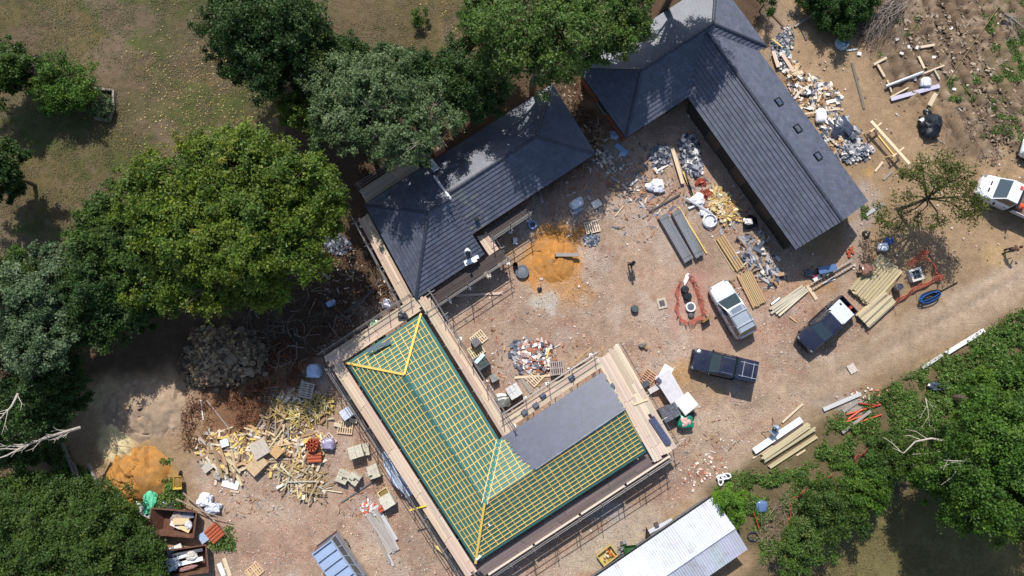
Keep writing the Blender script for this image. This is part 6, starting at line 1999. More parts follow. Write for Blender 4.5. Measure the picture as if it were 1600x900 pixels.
manhole(991, 483, 'round grey green manhole riser on a pale pad in the yard', 'riser', .3, .35, lin(70, 76, 78))
manhole(1034, 474, 'square inspection cover with pale concrete collar', 'square')
manhole(1069, 453, 'black chamber riser nearest the red tape loop top', 'riser', .3, .4, lin(38, 40, 46))
manhole(1073, 464, 'black chamber riser second in the row by the silver car', 'riser', .32, .4, lin(34, 36, 42))
manhole(1078, 480, 'white ringed manhole inside the red netting', 'ring', .4, .3, lin(222, 218, 214))
manhole(1079, 492, 'open dark pipe ring beside the white ringed manhole', 'ring', .25, .2, lin(70, 66, 60))
manhole(816, 425, 'grey octagonal mixing base at the orange sand', 'ring', .55, .3, lin(98, 104, 112))
solo('barrel', MB().lathe([(.2, 0), (.22, .3), (.2, .6), (.17, .6), (.16, .3)], lin(34, 34, 36), 16), M_RUBBER, 'small black bucket beside the grey octagonal base', 'bucket', G(805, 415), smooth=True)
tt = T('cable_drum', 'blue rimmed drum standing by the slate house scaffold', 'drum', G(832, 352))
P('rim', MB().lathe([(.36, 0), (.36, .3), (.22, .3), (.2, .1)], lin(120, 140, 176), 20), tt, M_PLASTIC, True)
P('core', MB().lathe([(.19, .05), (.19, .16), (.02, .17)], lin(30, 32, 44), 14), tt, M_PLASTIC, True)
plank(805, 372, 805, 382, 'small bright white box beside the house scaffold', w=.35, t=.25, z=.05, col=WHITE, name='box', cat='box')
plank(926, 322, 938, 315, 'white board lying behind the slate house tank', w=.6, t=.04, z=.1, col=lin(226, 220, 206), name='panel', cat='panel')
solo('boot_brush', MB().lump((0, 0, 0), (.35, .3, .3), lin(52, 52, 60), R0, .2).box((.1, .2, .3), (.05, .3, .05), lin(50, 50, 56)), M_MATTE, 'small dark breaker tool below the octagonal base', 'tool', G(843, 452))
solo('breaker_block', MB().lump((0, 0, 0), (.6, .4, .35), lin(118, 114, 108), R0, .3, .8).lump((.3, -.2, 0), (.3, .3, .25), lin(170, 132, 80), R0, .3, .8), M_STONE, 'broken grey lump alone in the middle of the yard', 'rubble lump', G(1003, 540))

# the coil of pipe
for (px, py, r, col, lab) in ((1108, 346, .56, lin(214, 212, 214), 'coil of white pipe lying beside the torn plastic'), (1314, 69, .52, lin(190, 204, 214), 'coil of pale pipe standing near the laurel bush')):
    mb = MB()
    for k in range(5):
        n = 22
        mb.tube([(math.cos(2 * PI * i / n) * (r - .05 * (k % 3)), math.sin(2 * PI * i / n) * (r - .05 * (k % 3)), .08 + .06 * k) for i in range(n + 1)], .045, jit(col, R0, .08), 6, False)
    t = T('pipe_coil', lab, 'coil', G(px, py))
    P('hose', mb, t, M_PLASTIC, True)
    P('core_wrap', MB().lathe([(r * .72, .06), (r * .72, .2), (.1, .26)], jit(col, R0, .05), 18), t, M_PLASTIC, True)
    P('tie', MB().box((r * .85, 0, .2), (.3, .05, .36), lin(60, 90, 140)), t, M_CLOTH)
plank(1322, 79, 1340, 77, 'pale plastic strip trailing from the standing coil', w=.14, t=.03, col=lin(190, 200, 204), name='strip', cat='strip')
plank(1339, 84, 1345, 85, 'small white foam scrap beyond the plastic strip', w=.3, t=.1, col=WHITE, name='scrap', cat='scrap')

# trestle
t = T('trestle', 'long pale timber trestle standing on bare earth', 'trestle', G(1390, 232))
a, b = G(1361, 189, .95), G(1421, 256, .95)
bar('beam', a, b, .24, .06, lin(222, 200, 164), t)
d = (b - a).normalized(); s = Vector((-d.y, d.x, 0))
for f in (.14, .72):
    c = a.lerp(b, f)
    bar('cross_rail', c - s * .62 - up3 * .07, c + s * .62 - up3 * .07, .12, .06, lin(218, 194, 158), t)
    for sx in (-1, 1):
        for k in (-1, 1):
            bar('leg', c + s * sx * .4 - up3 * .1, Vector((c.x, c.y, 0)) + s * sx * .6 + d * k * .25, .08, .06, lin(206, 178, 138), t)
plank(1372, 212, 1396, 242, 'yellowish batten lying under the trestle', w=.1, col=YEL)

# ladder and trolley under the gable
t = T('ladder', 'long aluminium ladder lying below the barn gable', 'ladder', G(1305, 428))
a, b = G(1268, 448, .3), G(1334, 409, .3)
d = (b - a).normalized(); s = Vector((-d.y, d.x, 0))
for q in (-.2, .2): bar('stile', a + s * q, b + s * q, .07, .09, lin(176, 166, 158), t)
n = int((b - a).length / .28)
for k in range(n):
    c = a + d * (.14 + k * .28)
    pole('rung', c - s * .2, c + s * .2, .04, lin(140, 132, 128), t)
t = T('plate_trolley', 'blue topped site trolley beside the ladder', 'trolley', G(1287, 422), ang(1275, 424, 1302, 418))
P('top', MB().box((0, 0, .7), (1.5, .55, .06), lin(86, 112, 152)), t, M_PAINT)
for x in (-.6, .6):
    for y in (-.2, .2): P('leg', MB().box((x, y, .34), (.06, .06, .66), lin(60, 62, 70)), t, M_METAL)
P('shelf', MB().box((0, 0, .3), (1.3, .5, .04), lin(60, 62, 70)), t, M_METAL)
for k, x in enumerate((1284, 1289)): plank(x, 424, x + 4, 430, ('cream block beside the trolley, nearer the pickup', 'cream block beside the trolley, nearer the ladder')[k], w=.25, t=.2, z=.3, col=lin(206, 190, 172), name='block', cat='block')
plank(1270, 438, 1279, 431, 'white box at the ladder foot', w=.3, t=.2, col=WHITE, name='box', cat='box')
plank(1267, 433, 1274, 430, 'red can at the ladder foot', w=.25, t=.25, col=lin(170, 44, 50), name='can', cat='can')
bag(1263, 427, (.7, .6, .4), 'grey cloth heap beside the blue topped trolley', lin(96, 92, 104), 'cloth', 'cloth', seed=41, nz=.4)
plank(1285, 443, 1305, 436, 'thin white trim beside the ladder', w=.1, t=.04, col=WHITE, name='trim', cat='trim')
for k, (x, y) in enumerate(((1325, 394), (1329, 388), (1326, 399), (1331, 394))):
    solo('orange_block', MB().box((0, 0, .08), (.35, .22, .16), jit(lin(160, 84, 62), R0, .1)), M_STONE, 'small orange block in the scatter by the barn shade', 'block', G(x, y), k * .8, 'orange blocks by the barn shade')

# saw bench by the verge timber
t = T('saw_bench', 'chop saw on a folding stand by the verge timber', 'saw', G(1204, 670), AX + .3)
P('motor', MB().lump((0, .1, .95), (.3, .4, .3), lin(40, 42, 48), R0, .1).lump((.2, 0, .9), (.4, .24, .28), lin(150, 180, 214), R0, .05), t, M_PLASTIC, True)
P('table', MB().box((0, 0, .86), (.8, .5, .08), lin(190, 194, 200)), t, M_METAL)
P('blade', MB().tube([(.0, -.1, 1.05), (.02, -.1, 1.05)], .2, lin(170, 172, 176), 18), t, M_METAL)
for x in (-1, 1):
    for y in (-1, 1): P('leg', MB().tube([(x * .3, y * .18, .84), (x * .75, y * .4, 0)], .025, lin(60, 58, 58), 6), t, M_METAL)


# netting fences
def netting(pts, label, name='safety_netting', h=.75, col=lin(190, 88, 66), lean=.38):
    P_ = [G(x, y) for x, y in pts]
    c = sum(P_, Vector()) / len(P_)
    t = T(name, label, 'netting', c)
    for i, (p, q) in enumerate(zip(P_[:-1], P_[1:])):
        d = q - p; L = d.length; d.normalize(); s = Vector((-d.y, d.x, 0))
        mb = MB()
        n = max(2, int(L / .16))
        sag = lambda f, z: s * (.1 * math.sin(f * 9 + i) * z + lean * z) + up3 * (z * h * (1 - .25 * math.sin(PI * f)))
        for z in (0.05, .25, .45, .65, .85, 1):
            mb.tube([p - c + d * L * k / 8 + sag(k / 8, z) for k in range(9)], .02, jit(col, R0, .1), 4, False)
        for k in range(n + 1):
            f = k / n
            mb.tube([p - c + d * L * f + sag(f, .04), p - c + d * L * f + sag(f, 1)], .018, jit(col, R0, .1), 4, False)
        P('net_panel', mb, t, M_PLASTIC)
        P('post', MB().tube([p - c, p - c + up3 * (h + .15)], .02, lin(96, 70, 60), 5), t, M_METAL)


netting([(1064, 440), (1060, 470), (1062, 495), (1075, 503), (1096, 492), (1090, 468), (1082, 445), (1072, 432)], 'red netting looped round the chamber risers', h=.4, col=lin(190, 106, 90), lean=-.3)
netting([(1397, 478), (1430, 455), (1470, 437), (1459, 415), (1441, 391), (1415, 413)], 'orange netting round the pit under the sparse tree')
netting([(1235, 825), (1240, 785), (1262, 770), (1300, 745)], 'orange netting collapsed on the lower hedge bank', h=.5, col=lin(186, 92, 62))
netting([(1334, 722), (1360, 704), (1390, 690)], 'orange netting strung between hedge and verge', h=.6, col=lin(190, 92, 62))
t = T('pit_frame', 'white framed square chamber inside the orange netting', 'chamber', G(1427, 430), .3)
P('frame', MB().box((-.42, 0, .25), (.16, 1.0, .5), lin(206, 200, 190)).box((.42, 0, .25), (.16, 1.0, .5), lin(206, 200, 190)).box((0, .42, .25), (.68, .16, .498), lin(206, 200, 190)).box((0, -.42, .25), (.68, .16, .498), lin(206, 200, 190)), t, M_STONE)
P('grid', MB().box((0, 0, .3), (.66, .66, .05), lin(70, 78, 90)).box((0, 0, .34), (.66, .05, .04), lin(150, 156, 166)).box((0, 0, .345), (.05, .66, .04), lin(150, 156, 166)), t, M_METAL)
t = T('barrel', 'grey barrel beside the orange netting', 'barrel', G(1398, 450))
P('drum', MB().lathe([(.3, 0), (.33, .4), (.3, .8), (.26, .8), (.25, .7)], lin(150, 148, 146), 18), t, M_METAL, True)
P('lid', MB().lathe([(.24, .68), (.24, .72), (.02, .74)], lin(96, 96, 104), 16), t, M_METAL, True)
t = T('hose_heap', 'heap of blue hose loops beside the orange netting', 'hose', G(1450, 464), ang(1435, 470, 1466, 456))
for k in range(9):
    n = 16; rx, ry = R0.uniform(.5, .95), R0.uniform(.2, .42)
    ox, oy = R0.uniform(-.2, .2), R0.uniform(-.12, .12)
    P('hose_loop', MB().tube([(ox + math.cos(2 * PI * i / n) * rx, oy + math.sin(2 * PI * i / n) * ry, .08 + .05 * k + .03 * math.sin(i)) for i in range(n + 1)], .045, jit(lin(34, 76, 130) if k % 3 else lin(28, 34, 44), R0, .15), 6, False), t, M_PLASTIC, True)
tube_(1464, 458, 1496, 441, 'dark hose end trailing from the blue hose heap', .09, .08, lin(40, 38, 40), 'hose', 'hose')
# yellow rope across the rutted ground
tag(bar('rope', G(1440, 185, .1), G(1562, 8, .4), .03, .03, lin(150, 130, 84)), 'thin yellow rope stretched over the rutted ground', 'rope')
t = T('warning_sign', 'tan board sign standing by the red netting loop', 'sign', G(1101, 500), .6)
P('board', MB().box((0, 0, .4), (.8, .06, .75), lin(150, 118, 70), None), t, M_MATTE)
for x in (-.25, .25): P('leg', MB().box((x, .2, .3), (.05, .05, .6), TAN), t, M_MATTE)
bag(1072, 436, (.35, 1.0, .2), 'white hose like sack at the tip of the red netting loop', lin(226, 214, 210), 'sack', seed=50, nz=.2, rz=-.4)


# the two skips
def skip(px, py, rz, label, L, W, h, fills, col=lin(104, 72, 58)):
    t = T('skip', label, 'skip', G(px, py), rz)
    th = .06
    b0, b1 = [(-L * .34, -W * .42), (L * .34, -W * .42), (L * .34, W * .42), (-L * .34, W * .42)], [(-L / 2, -W / 2), (L / 2, -W / 2), (L / 2, W / 2), (-L / 2, W / 2)]
    inn = lambda p: (p[0] - math.copysign(th, p[0]), p[1] - math.copysign(th, p[1]))
    for i in range(4):
        j = (i + 1) % 4
        a, b, c, d = b0[i], b0[j], b1[j], b1[i]
        V = [(*a, .05), (*b, .05), (*c, h), (*d, h), (*inn(a), .05), (*inn(b), .05), (*inn(c), h), (*inn(d), h)]
        P('side_wall', MB().add(V, [(0, 1, 2, 3), (5, 4, 7, 6), (3, 2, 6, 7), (0, 4, 5, 1), (1, 5, 6, 2), (4, 0, 3, 7)], jit(col, R0, .12)), t, M_RUST)
    P('floor', MB().box((0, 0, .03), (L * .68, W * .84, .06), col), t, M_RUST)
    P('rim', MB().box((0, W / 2, h + .02), (L, .1, .07), jit(col, R0, .1)).box((0, -W / 2, h + .02), (L, .1, .07), jit(col, R0, .1)).box((L / 2, 0, h + .019), (.1, W - .1, .07), col).box((-L / 2, 0, h + .019), (.1, W - .1, .07), col), t, M_RUST)
    for s in (-1, 1):
        for x in (-.5, .5): P('lifting_lug', MB().tube([(x * L * .7, s * (W / 2 + .02), h * .7), (x * L * .7, s * (W / 2 + .16), h * .7)], .05, lin(60, 50, 46), 8), t, M_RUST)
    M = t.matrix_basis
    for k, (x, y, z, sx, sy, sz, c, r, nm, lab) in enumerate(fills):
        p = M @ Vector((x, y, z))
        if nm == 'waste':
            o = solo('waste', MB().lump((0, 0, 0), (sx, sy, sz), c, R0, .3, .8), M_STONE, lab, 'waste', p, rz + r)
        else:
            o = bar(nm, (0, 0, 0), (sx, 0, 0), sy, sz, c)
            o.rotation_euler = (R0.uniform(-.1, .1), R0.uniform(-.08, .08), rz + r); o.location = p
            tag(o, lab, nm.split('_')[-1])


W_ = WHITE
skip(280, 812, -.08, 'rust brown skip with one sloping end, upper of the two', 3.5, 1.9, 1.05, [
    (.55, .1, .75, 1.2, .45, .3, lin(214, 186, 146), .1, 'foam_slab', 'tan foam slab lying in the upper skip'), (.1, -.25, .6, .9, .35, .2, lin(226, 216, 208), -.3, 'foam_slab', 'white foam slab lying in the upper skip'),
    (.8, -.45, .65, .9, .3, .2, lin(222, 196, 150), -.35, 'foam_slab', 'yellowish foam slab at the low side of the upper skip'), (.9, .55, .6, .9, .5, .1, lin(110, 116, 134), .2, 'plastic_sheet', 'dark plastic sheet in the upper skip'),
    (1.1, -.1, .6, .5, .8, .3, lin(206, 204, 208), .4, 'waste', 'white rubbish in the end of the upper skip'), (.1, .3, .3, 1.0, .9, .4, lin(150, 140, 134), .2, 'waste', 'grey rubbish at the bottom of the upper skip')])
skip(296, 872, .14, 'rust brown skip piled with white trim, lower of the two', 3.7, 2.0, 1.0, [
    (.0, -.1, .95, 2.9, .3, .08, lin(226, 226, 230), .08, 'white_trim', 'long white trim across the lower skip'), (-.2, .35, .9, 2.2, .22, .08, lin(206, 210, 218), .16, 'white_trim', 'second white trim across the lower skip'),
    (.1, .6, .85, 2.8, .2, .1, lin(96, 96, 104), .05, 'dark_trim', 'dark trim along the high side of the lower skip'), (.6, .3, .7, .8, .7, .4, lin(190, 184, 176), .3, 'waste', 'pale rubbish at one end of the lower skip'),
    (-.9, -.1, .7, 1.0, .9, .4, lin(170, 176, 190), .3, 'waste', 'bluish rubbish at the thicket end of the lower skip'), (.2, -.55, .75, 1.4, .3, .14, lin(150, 110, 104), .1, 'waste', 'reddish rubbish along the near side of the lower skip')])
plank(316, 832, 324, 845, 'pale blue sheet leaning between both skips', w=.9, t=.03, z=.4, col=lin(150, 164, 186), name='sheet', cat='sheet')
plank(262, 862, 284, 852, 'white trim leaning between both skips', w=.4, t=.1, z=.4, col=WHITE, name='trim', cat='trim')
plank(196, 802, 213, 815, 'white board at the thicket edge behind the skip', w=.4, t=.05, z=.5, col=lin(214, 214, 214))
plank(216, 795, 240, 806, 'grey board heap behind the upper skip', w=.6, t=.05, z=.3, col=LIGHTGREY)
for k, pts in enumerate([[(286, 770), (310, 790), (330, 808), (345, 822), (358, 842)], [(275, 780), (300, 790), (320, 800), (360, 812)]]):
    o = solo('dead_branch', MB().tube([G(x, y, .9 - .1 * i) + up3 * .1 * math.sin(i) for i, (x, y) in enumerate(pts)], [.06, .05, .04, .03, .015][:len(pts)], lin(150, 132, 116), 6), M_BARK, ('long bare branch lying across the end of the upper skip', 'thin bare branch crossing behind the upper skip')[k], 'branch', smooth=True)

# sand heaps and soil bank


def heap(name, px, py, rx, ry, h, col, label, seed, kind='stuff', cat='heap', m=None, steps=60, rough=.3, rz=0.0):
    c = G(px, py)
    V, F = [], []
    cr, sr = math.cos(rz), math.sin(rz)
    for i in range(steps + 1):
        for j in range(steps + 1):
            u, v = i / steps * 2 - 1, j / steps * 2 - 1
            x, y = u * rx * 1.15, v * ry * 1.15
            n = fbm(np.array([x * 1.1 + seed]), np.array([y * 1.1]), seed, 4)[0]
            rr = math.hypot(u, v) * 1.32 + (n - .5) * .5
            z = max(0, 1 - rr ** 1.7) * h + (n - .5) * rough * h * (rr < 1) + .035 * (1 - min(1, rr)) - .06
            g = fbm(np.array([x * 3 + 5]), np.array([y * .8]), seed + 3, 3)[0]
            z -= max(0, g - .56) * h * 1.2 * (rr < .95)
            rv = fbm(np.array([x * .9 + y * .5 + 3]), np.array([y * .7 - x * .2]), seed + 7, 2)[0]
            z -= math.exp(-((rv - .5) / .022) ** 2) * .2 * h * (rr < .9)
            V.append((c.x + x * cr - y * sr, c.y + x * sr + y * cr, z))
    F = [(i * (steps + 1) + j, (i + 1) * (steps + 1) + j, (i + 1) * (steps + 1) + j + 1, i * (steps + 1) + j + 1) for i in range(steps) for j in range(steps)]
    F = [f for f in F if any(V[k][2] > -.055 for k in f)]
    o = P(name, MB().add(V, F, col), None, m or M_SAND, True)
    return tag(o, label, cat, kind=kind)


heap('sand_heap', 868, 402, 2.3, 2.7, .5, lin(178, 124, 64), 'orange building sand heap in the upper yard', 2)
heap('sand_heap', 218, 742, 3.1, 2.7, 1.1, lin(168, 120, 62), 'orange sand heap with grooves beside the thicket', 5, rz=.4)
heap('soil_bank', 225, 640, 4.2, 3.0, .7, lin(160, 138, 116), 'pale earth bank above the orange sand heap', 7, 'structure')
heap('sand_heap', 186, 690, 1.0, 2.2, .5, lin(206, 188, 144), 'cream sand spill beside the orange sand heap', 9, rz=.5)
heap('rubble_bank', 345, 560, 3.1, 2.6, 1.3, lin(84, 74, 64), 'shaded bank under the broken stone pile', 11, 'structure', m=M_STONE)


# rubble: countless chips are stuff, the larger stones single things
def rubble(name, label, spots, n, size, cols, seed, h=.3, flat=.5, long=1.0, m=None, zf=None):
    rng = random.Random(seed)
    mb = MB()
    wts = [s[2] * s[3] for s in spots]
    for _ in range(n):
        px, py, rx, ry = rng.choices(spots, wts)[0][:4]
        a, r = rng.uniform(0, 2 * PI), rng.random() ** .6
        s = size * rng.uniform(.4, 1.4)
        z = max(.02, h * (1 - r) * rng.uniform(.3, 1))
        R = Euler((rng.uniform(-.5, .5), rng.uniform(-.5, .5), rng.uniform(0, PI))).to_matrix()
        c = G(px + math.cos(a) * rx * r, py + math.sin(a) * ry * r)
        k = rng.uniform(.8, 1.2)
        if zf: z = zf(px + math.cos(a) * rx * r, py + math.sin(a) * ry * r)
        mb.box((c.x, c.y, z + s * flat * .3), (s * long * rng.uniform(.7, 1.3), s * rng.uniform(.5, 1) / (long ** .5), s * flat * rng.uniform(.4, 1)), tuple(v * k for v in rng.choice(cols)), R)
    return tag(P(name, mb, None, m or M_STONE), label, 'rubble', kind='stuff')


bank_z = lambda x, y: .1 + max(0, 1 - (math.hypot((x - 345) / 64, (y - 560) / 54)) ** 1.7) * 1.25
SLT = [lin(112, 116, 128), lin(90, 94, 106), lin(140, 142, 150), lin(72, 76, 88), lin(160, 158, 160)]
BRK = [lin(196, 164, 148), lin(212, 196, 184), lin(180, 120, 96), lin(226, 216, 208), lin(150, 96, 76)]
WDS = [lin(190, 166, 134), lin(206, 188, 162), lin(170, 138, 104), lin(140, 110, 82), lin(214, 202, 186)]
rubble('rubble', 'heap of broken pale brick and slate in the yard', [(838, 555, 30, 26), (820, 555, 18, 28), (850, 570, 24, 16)], 420, .26, SLT + BRK * 2, 1, .45)
rubble('rubble', 'broken slate pieces at the edge of the brick rubble', [(808, 550, 12, 20), (812, 572, 10, 12)], 120, .24, SLT, 2, .3)
rubble('rubble', 'heap of broken slates and white scraps by the barn courtyard', [(1078, 240, 16, 30), (1085, 262, 14, 14), (1070, 225, 12, 10)], 330, .3, SLT * 2 + [lin(222, 214, 210)] * 3, 3, .5)
rubble('rubble', 'dark slate pieces beside the long pale plank', [(1030, 245, 18, 16), (1036, 235, 14, 10)], 150, .26, SLT, 4, .3)
rubble('rubble', 'blue grey slate chips below the slatted pallet', [(924, 374, 13, 10)], 90, .22, SLT + [lin(96, 120, 140)], 5, .2)
rubble('rubble', 'slate chips beside the corner of the barn roof', [(1228, 62, 12, 24), (1216, 75, 12, 18)], 220, .2, SLT + [lin(120, 140, 130), lin(200, 190, 180)], 6, .2)
rubble('rubble', 'grey slate waste beyond the barn rooflights', [(1310, 205, 18, 20), (1345, 238, 18, 14), (1330, 215, 22, 16), (1325, 240, 20, 12)], 420, .3, SLT * 2 + [lin(206, 200, 196)] * 2, 7, .45)
rubble('rubble', 'timber and packing waste along the back of the barn', [(1265, 145, 30, 26), (1290, 150, 22, 20), (1240, 120, 14, 22), (1295, 190, 14, 30), (1310, 225, 12, 18)], 520, .32, WDS + [lin(226, 220, 214)] * 2 + SLT[:2], 8, .45, .4, 1.8)
rubble('rubble', 'mixed white scraps along the back of the barn', [(1225, 95, 14, 18), (1330, 245, 14, 10), (1285, 210, 10, 16)], 130, .26, [lin(222, 218, 214), lin(190, 186, 180), lin(96, 110, 110)], 9, .2)
rubble('rubble', 'yellow wood shavings and splinters by the coil', [(1125, 318, 18, 14), (1135, 335, 16, 14), (1118, 305, 12, 10)], 320, .3, [lin(206, 180, 116), lin(186, 150, 96), lin(216, 202, 166), lin(170, 134, 96), lin(190, 176, 150)], 10, .3, .25, 2.4)
rubble('rubble', 'red brick scraps beside the yellow shavings', [(1104, 302, 10, 7), (1094, 285, 8, 6)], 60, .24, [lin(146, 66, 48), lin(120, 54, 42), lin(166, 90, 70)], 11, .25)
rubble('rubble', 'broken boards and pipes in the barn shade edge', [(1180, 385, 22, 26), (1195, 410, 20, 20), (1170, 400, 16, 20), (1205, 430, 16, 14)], 240, .36, WDS[2:] + SLT + [lin(170, 166, 164)] * 2, 12, .35, .3, 2.2)
rubble('rubble', 'pale plaster scraps between both slate roofs', [(955, 255, 26, 16), (940, 245, 16, 14), (985, 300, 20, 14)], 200, .2, [lin(176, 166, 156), lin(206, 196, 184), lin(130, 128, 126), lin(160, 120, 96)], 13, .15)
rubble('rubble', 'white and pink plaster scraps behind the van', [(578, 796, 12, 12), (572, 790, 8, 10)], 80, .24, [lin(222, 214, 210), lin(196, 92, 70), lin(176, 170, 166)], 14, .25)
rubble('rubble', 'small stones on the shaded stone bank', [(330, 562, 42, 36), (345, 585, 46, 20), (365, 545, 40, 30), (395, 558, 26, 28), (315, 575, 34, 32), (350, 530, 50, 22)], 1500, .3, [lin(116, 98, 78), lin(136, 120, 98), lin(76, 66, 56), lin(160, 138, 106), lin(100, 80, 62)], 15, 1.2, .7, zf=bank_z)
rubble('rubble', 'wood splinters and bark round the scrap heap', [(470, 640, 46, 30), (460, 700, 56, 40), (345, 705, 36, 34), (400, 700, 40, 40), (475, 755, 34, 22)], 700, .34, WDS + [lin(222, 192, 112)] * 2, 16, .3, .18, 3.0)
rubble('rubble', 'dark slate scraps in the leaf litter', [(528, 385, 22, 16), (520, 370, 12, 12)], 160, .22, [lin(96, 100, 112), lin(130, 132, 140), lin(70, 74, 86)], 17, .25)
rubble('rubble', 'brick crumbs on the track edge', [(1110, 730, 30, 20), (1085, 745, 20, 14), (1350, 620, 50, 14)], 160, .16, BRK, 18, .05)
# loose chips over the whole yard
rngc = random.Random(4)
mb = MB()
ys = np.array(YARD, float)
cand = np.c_[np.random.RandomState(5).uniform(330, 1420, 26000), np.random.RandomState(6).uniform(165, 905, 26000)]
dn = fbm(cand[:, 0] / 60, cand[:, 1] / 60, 8, 4)
cand = cand[(sdf(YARD, cand[:, 0], cand[:, 1]) < -4) & (dn > .43)][:9000]
cc_ = [lin(206, 194, 184), lin(190, 176, 166), lin(170, 150, 136), lin(160, 112, 94), lin(128, 122, 120), lin(196, 170, 152)]
for px, py in cand:
    c = G(px, py)
    s = rngc.uniform(.03, .085) if rngc.random() < .96 else rngc.uniform(.09, .18)
    mb.box((c.x, c.y, s * .15 + .015), (s * rngc.uniform(.6, 1.4), s, s * .5), rngc.choice(cc_), rngc.uniform(0, 3))
tag(P('rubble', mb, None, M_STONE), 'loose stone and brick chips strewn over the yard', 'rubble', kind='stuff')
mb = MB()
for _ in range(420):
    px, py = rngc.uniform(1200, 1600), rngc.uniform(30, 420)
    c = G(px, py); s = rngc.uniform(.05, .16)
    mb.box((c.x, c.y, s * .2 + .02), (s * rngc.uniform(.6, 1.4), s, s * .6), rngc.choice(cc_[:3] + [lin(120, 104, 86)] * 3), rngc.uniform(0, 3))
for (px, py) in ((1465, 21), (1429, 124), (1401, 62), (1432, 75), (1490, 140), (1485, 113), (1458, 90), (1509, 38), (1419, 74), (1408, 84), (1485, 45)):
    c = G(px, py); mb.box((c.x, c.y, .06), (.3, .22, .1), lin(220, 214, 208), rngc.uniform(0, 3))
tag(P('rubble', mb, None, M_STONE), 'stones and clods strewn over the bare earth', 'rubble', kind='stuff')

# small scraps strewn between the buildings
rubble('rubble', 'splinters and small scraps strewn between the slate buildings', [(1000, 310, 60, 60), (930, 290, 40, 40), (1060, 300, 60, 40), (1150, 340, 30, 40), (1180, 430, 40, 40), (1010, 250, 40, 30)], 420, .2, WDS[2:4] * 2 + SLT[:3] + [lin(190, 180, 170), lin(150, 100, 80)], 19, .04, .2, 2.6)
rubble('rubble', 'splinters and scraps strewn over the lower yard', [(830, 590, 60, 40), (760, 560, 40, 50), (560, 760, 70, 50), (400, 770, 80, 40), (1100, 690, 60, 40), (900, 560, 50, 30), (600, 650, 30, 60)], 420, .17, WDS[2:4] * 2 + [lin(190, 180, 172), lin(160, 110, 90), lin(140, 134, 130)], 20, .04, .2, 2.6)
rubble('rubble', 'leaf litter and scraps in the passage between the roofs', [(930, 215, 26, 30), (890, 160, 24, 34), (600, 470, 50, 40), (530, 430, 40, 50)], 500, .14, [lin(140, 112, 88), lin(170, 146, 118), lin(110, 84, 64), lin(190, 176, 160)], 21, .04, .2, 2.2)

rubble('rubble', 'brown clods and roots strewn over the furrows', [(1500, 60, 90, 60), (1540, 150, 60, 60), (1560, 220, 50, 40), (1450, 40, 50, 40)], 1100, .2, [lin(112, 94, 76), lin(90, 74, 60), lin(140, 120, 98), lin(160, 144, 124)], 22, .16, .5, 1.3)
# big stones of the stone bank
stone_me = [MB().lump((0, 0, -.2), (1, .8, .7), jit(lin(132, 116, 96), R0, .15), R0, .25, .85, 9, 6).build('stone', M_STONE) for _ in range(5)]
for k in range(44):
    big = k < 4
    px, py = ((378, 517), (371, 562), (392, 580), (302, 524))[k] if big else (R0.gauss(345, 30), R0.gauss(562, 24))
    f = max(0, 1 - math.hypot((px - 345) / 64, (py - 560) / 54) ** 1.7) * 1.25
    o = P('stone', R0.choice(stone_me), None, loc=G(px, py) + up3 * (f + .05), rot=(R0.uniform(-.3, .3), R0.uniform(-.3, .3), R0.uniform(0, 6)))
    s = (.8, 1.1, .9, .5)[k] if big else R0.uniform(.3, .55)
    o.scale = (s, s, s)
    tag(o, ('pale squarish stone at the top of the stone bank', 'largest flat stone on the stone bank', 'large rounded stone at the end of the stone bank', 'lone pale block beyond the stone bank')[k] if big else 'rough grey stone among many on the shaded stone bank', 'stone', None if big else 'stones on the shaded bank')

# scrap timber: battens and boards one by one


def scrap(n, spots, lens, w, t, cols, label, group, seed, h=.6, name='batten', cat='batten', dirs=None):
    rng = random.Random(seed)
    wts = [s[2] * s[3] for s in spots]
    for _ in range(n):
        px, py, rx, ry = rng.choices(spots, wts)[0][:4]
        a, r = rng.uniform(0, 2 * PI), rng.random() ** .6
        c = G(px + math.cos(a) * rx * r, py + math.sin(a) * ry * r)
        z = .05 + h * (1 - r) * rng.uniform(.4, 1)
        th = rng.gauss(dirs, .5) if dirs is not None else rng.uniform(0, PI)
        L = rng.uniform(*lens) / 2
        d = Vector((math.cos(th), math.sin(th), rng.uniform(-.12, .12)))
        c.z = z + abs(d.z) * L
        tag(bar(name, c - d * L, c + d * L, w * rng.uniform(.7, 1.3), t, tuple(q * .85 for q in jit(rng.choice(cols), rng, .2)), roll=rng.uniform(-.5, .5)), label, cat, group)


scrap(150, [(485, 640, 34, 24), (462, 652, 26, 20), (508, 628, 16, 12), (440, 640, 20, 20)], (.6, 1.7), .07, .035, [lin(204, 180, 108), lin(188, 160, 90), lin(212, 198, 150), lin(172, 150, 98)], 'short yellow batten offcut in the scrap heap by the pallets', 'yellow offcuts in the scrap heap', 31, .7)
scrap(90, [(478, 752, 34, 22), (455, 740, 30, 24), (490, 765, 24, 14)], (.8, 2.4), .09, .04, [lin(196, 172, 128), lin(176, 148, 106), lin(208, 194, 164), lin(146, 124, 96), lin(194, 184, 170)], 'pale batten in the lower scrap heap below the clay tiles', 'pale battens in the lower scrap heap', 32, .5)
scrap(46, [(345, 710, 30, 28), (360, 725, 22, 20)], (1.0, 2.4), .16, .05, [lin(206, 182, 150), lin(176, 146, 112), lin(214, 200, 176), lin(150, 124, 100), lin(170, 162, 152)], 'worn board in the scrap boards beside the tan board pack', 'worn boards in the scrap pile', 33, .6, 'worn_board', 'board', 2.2)
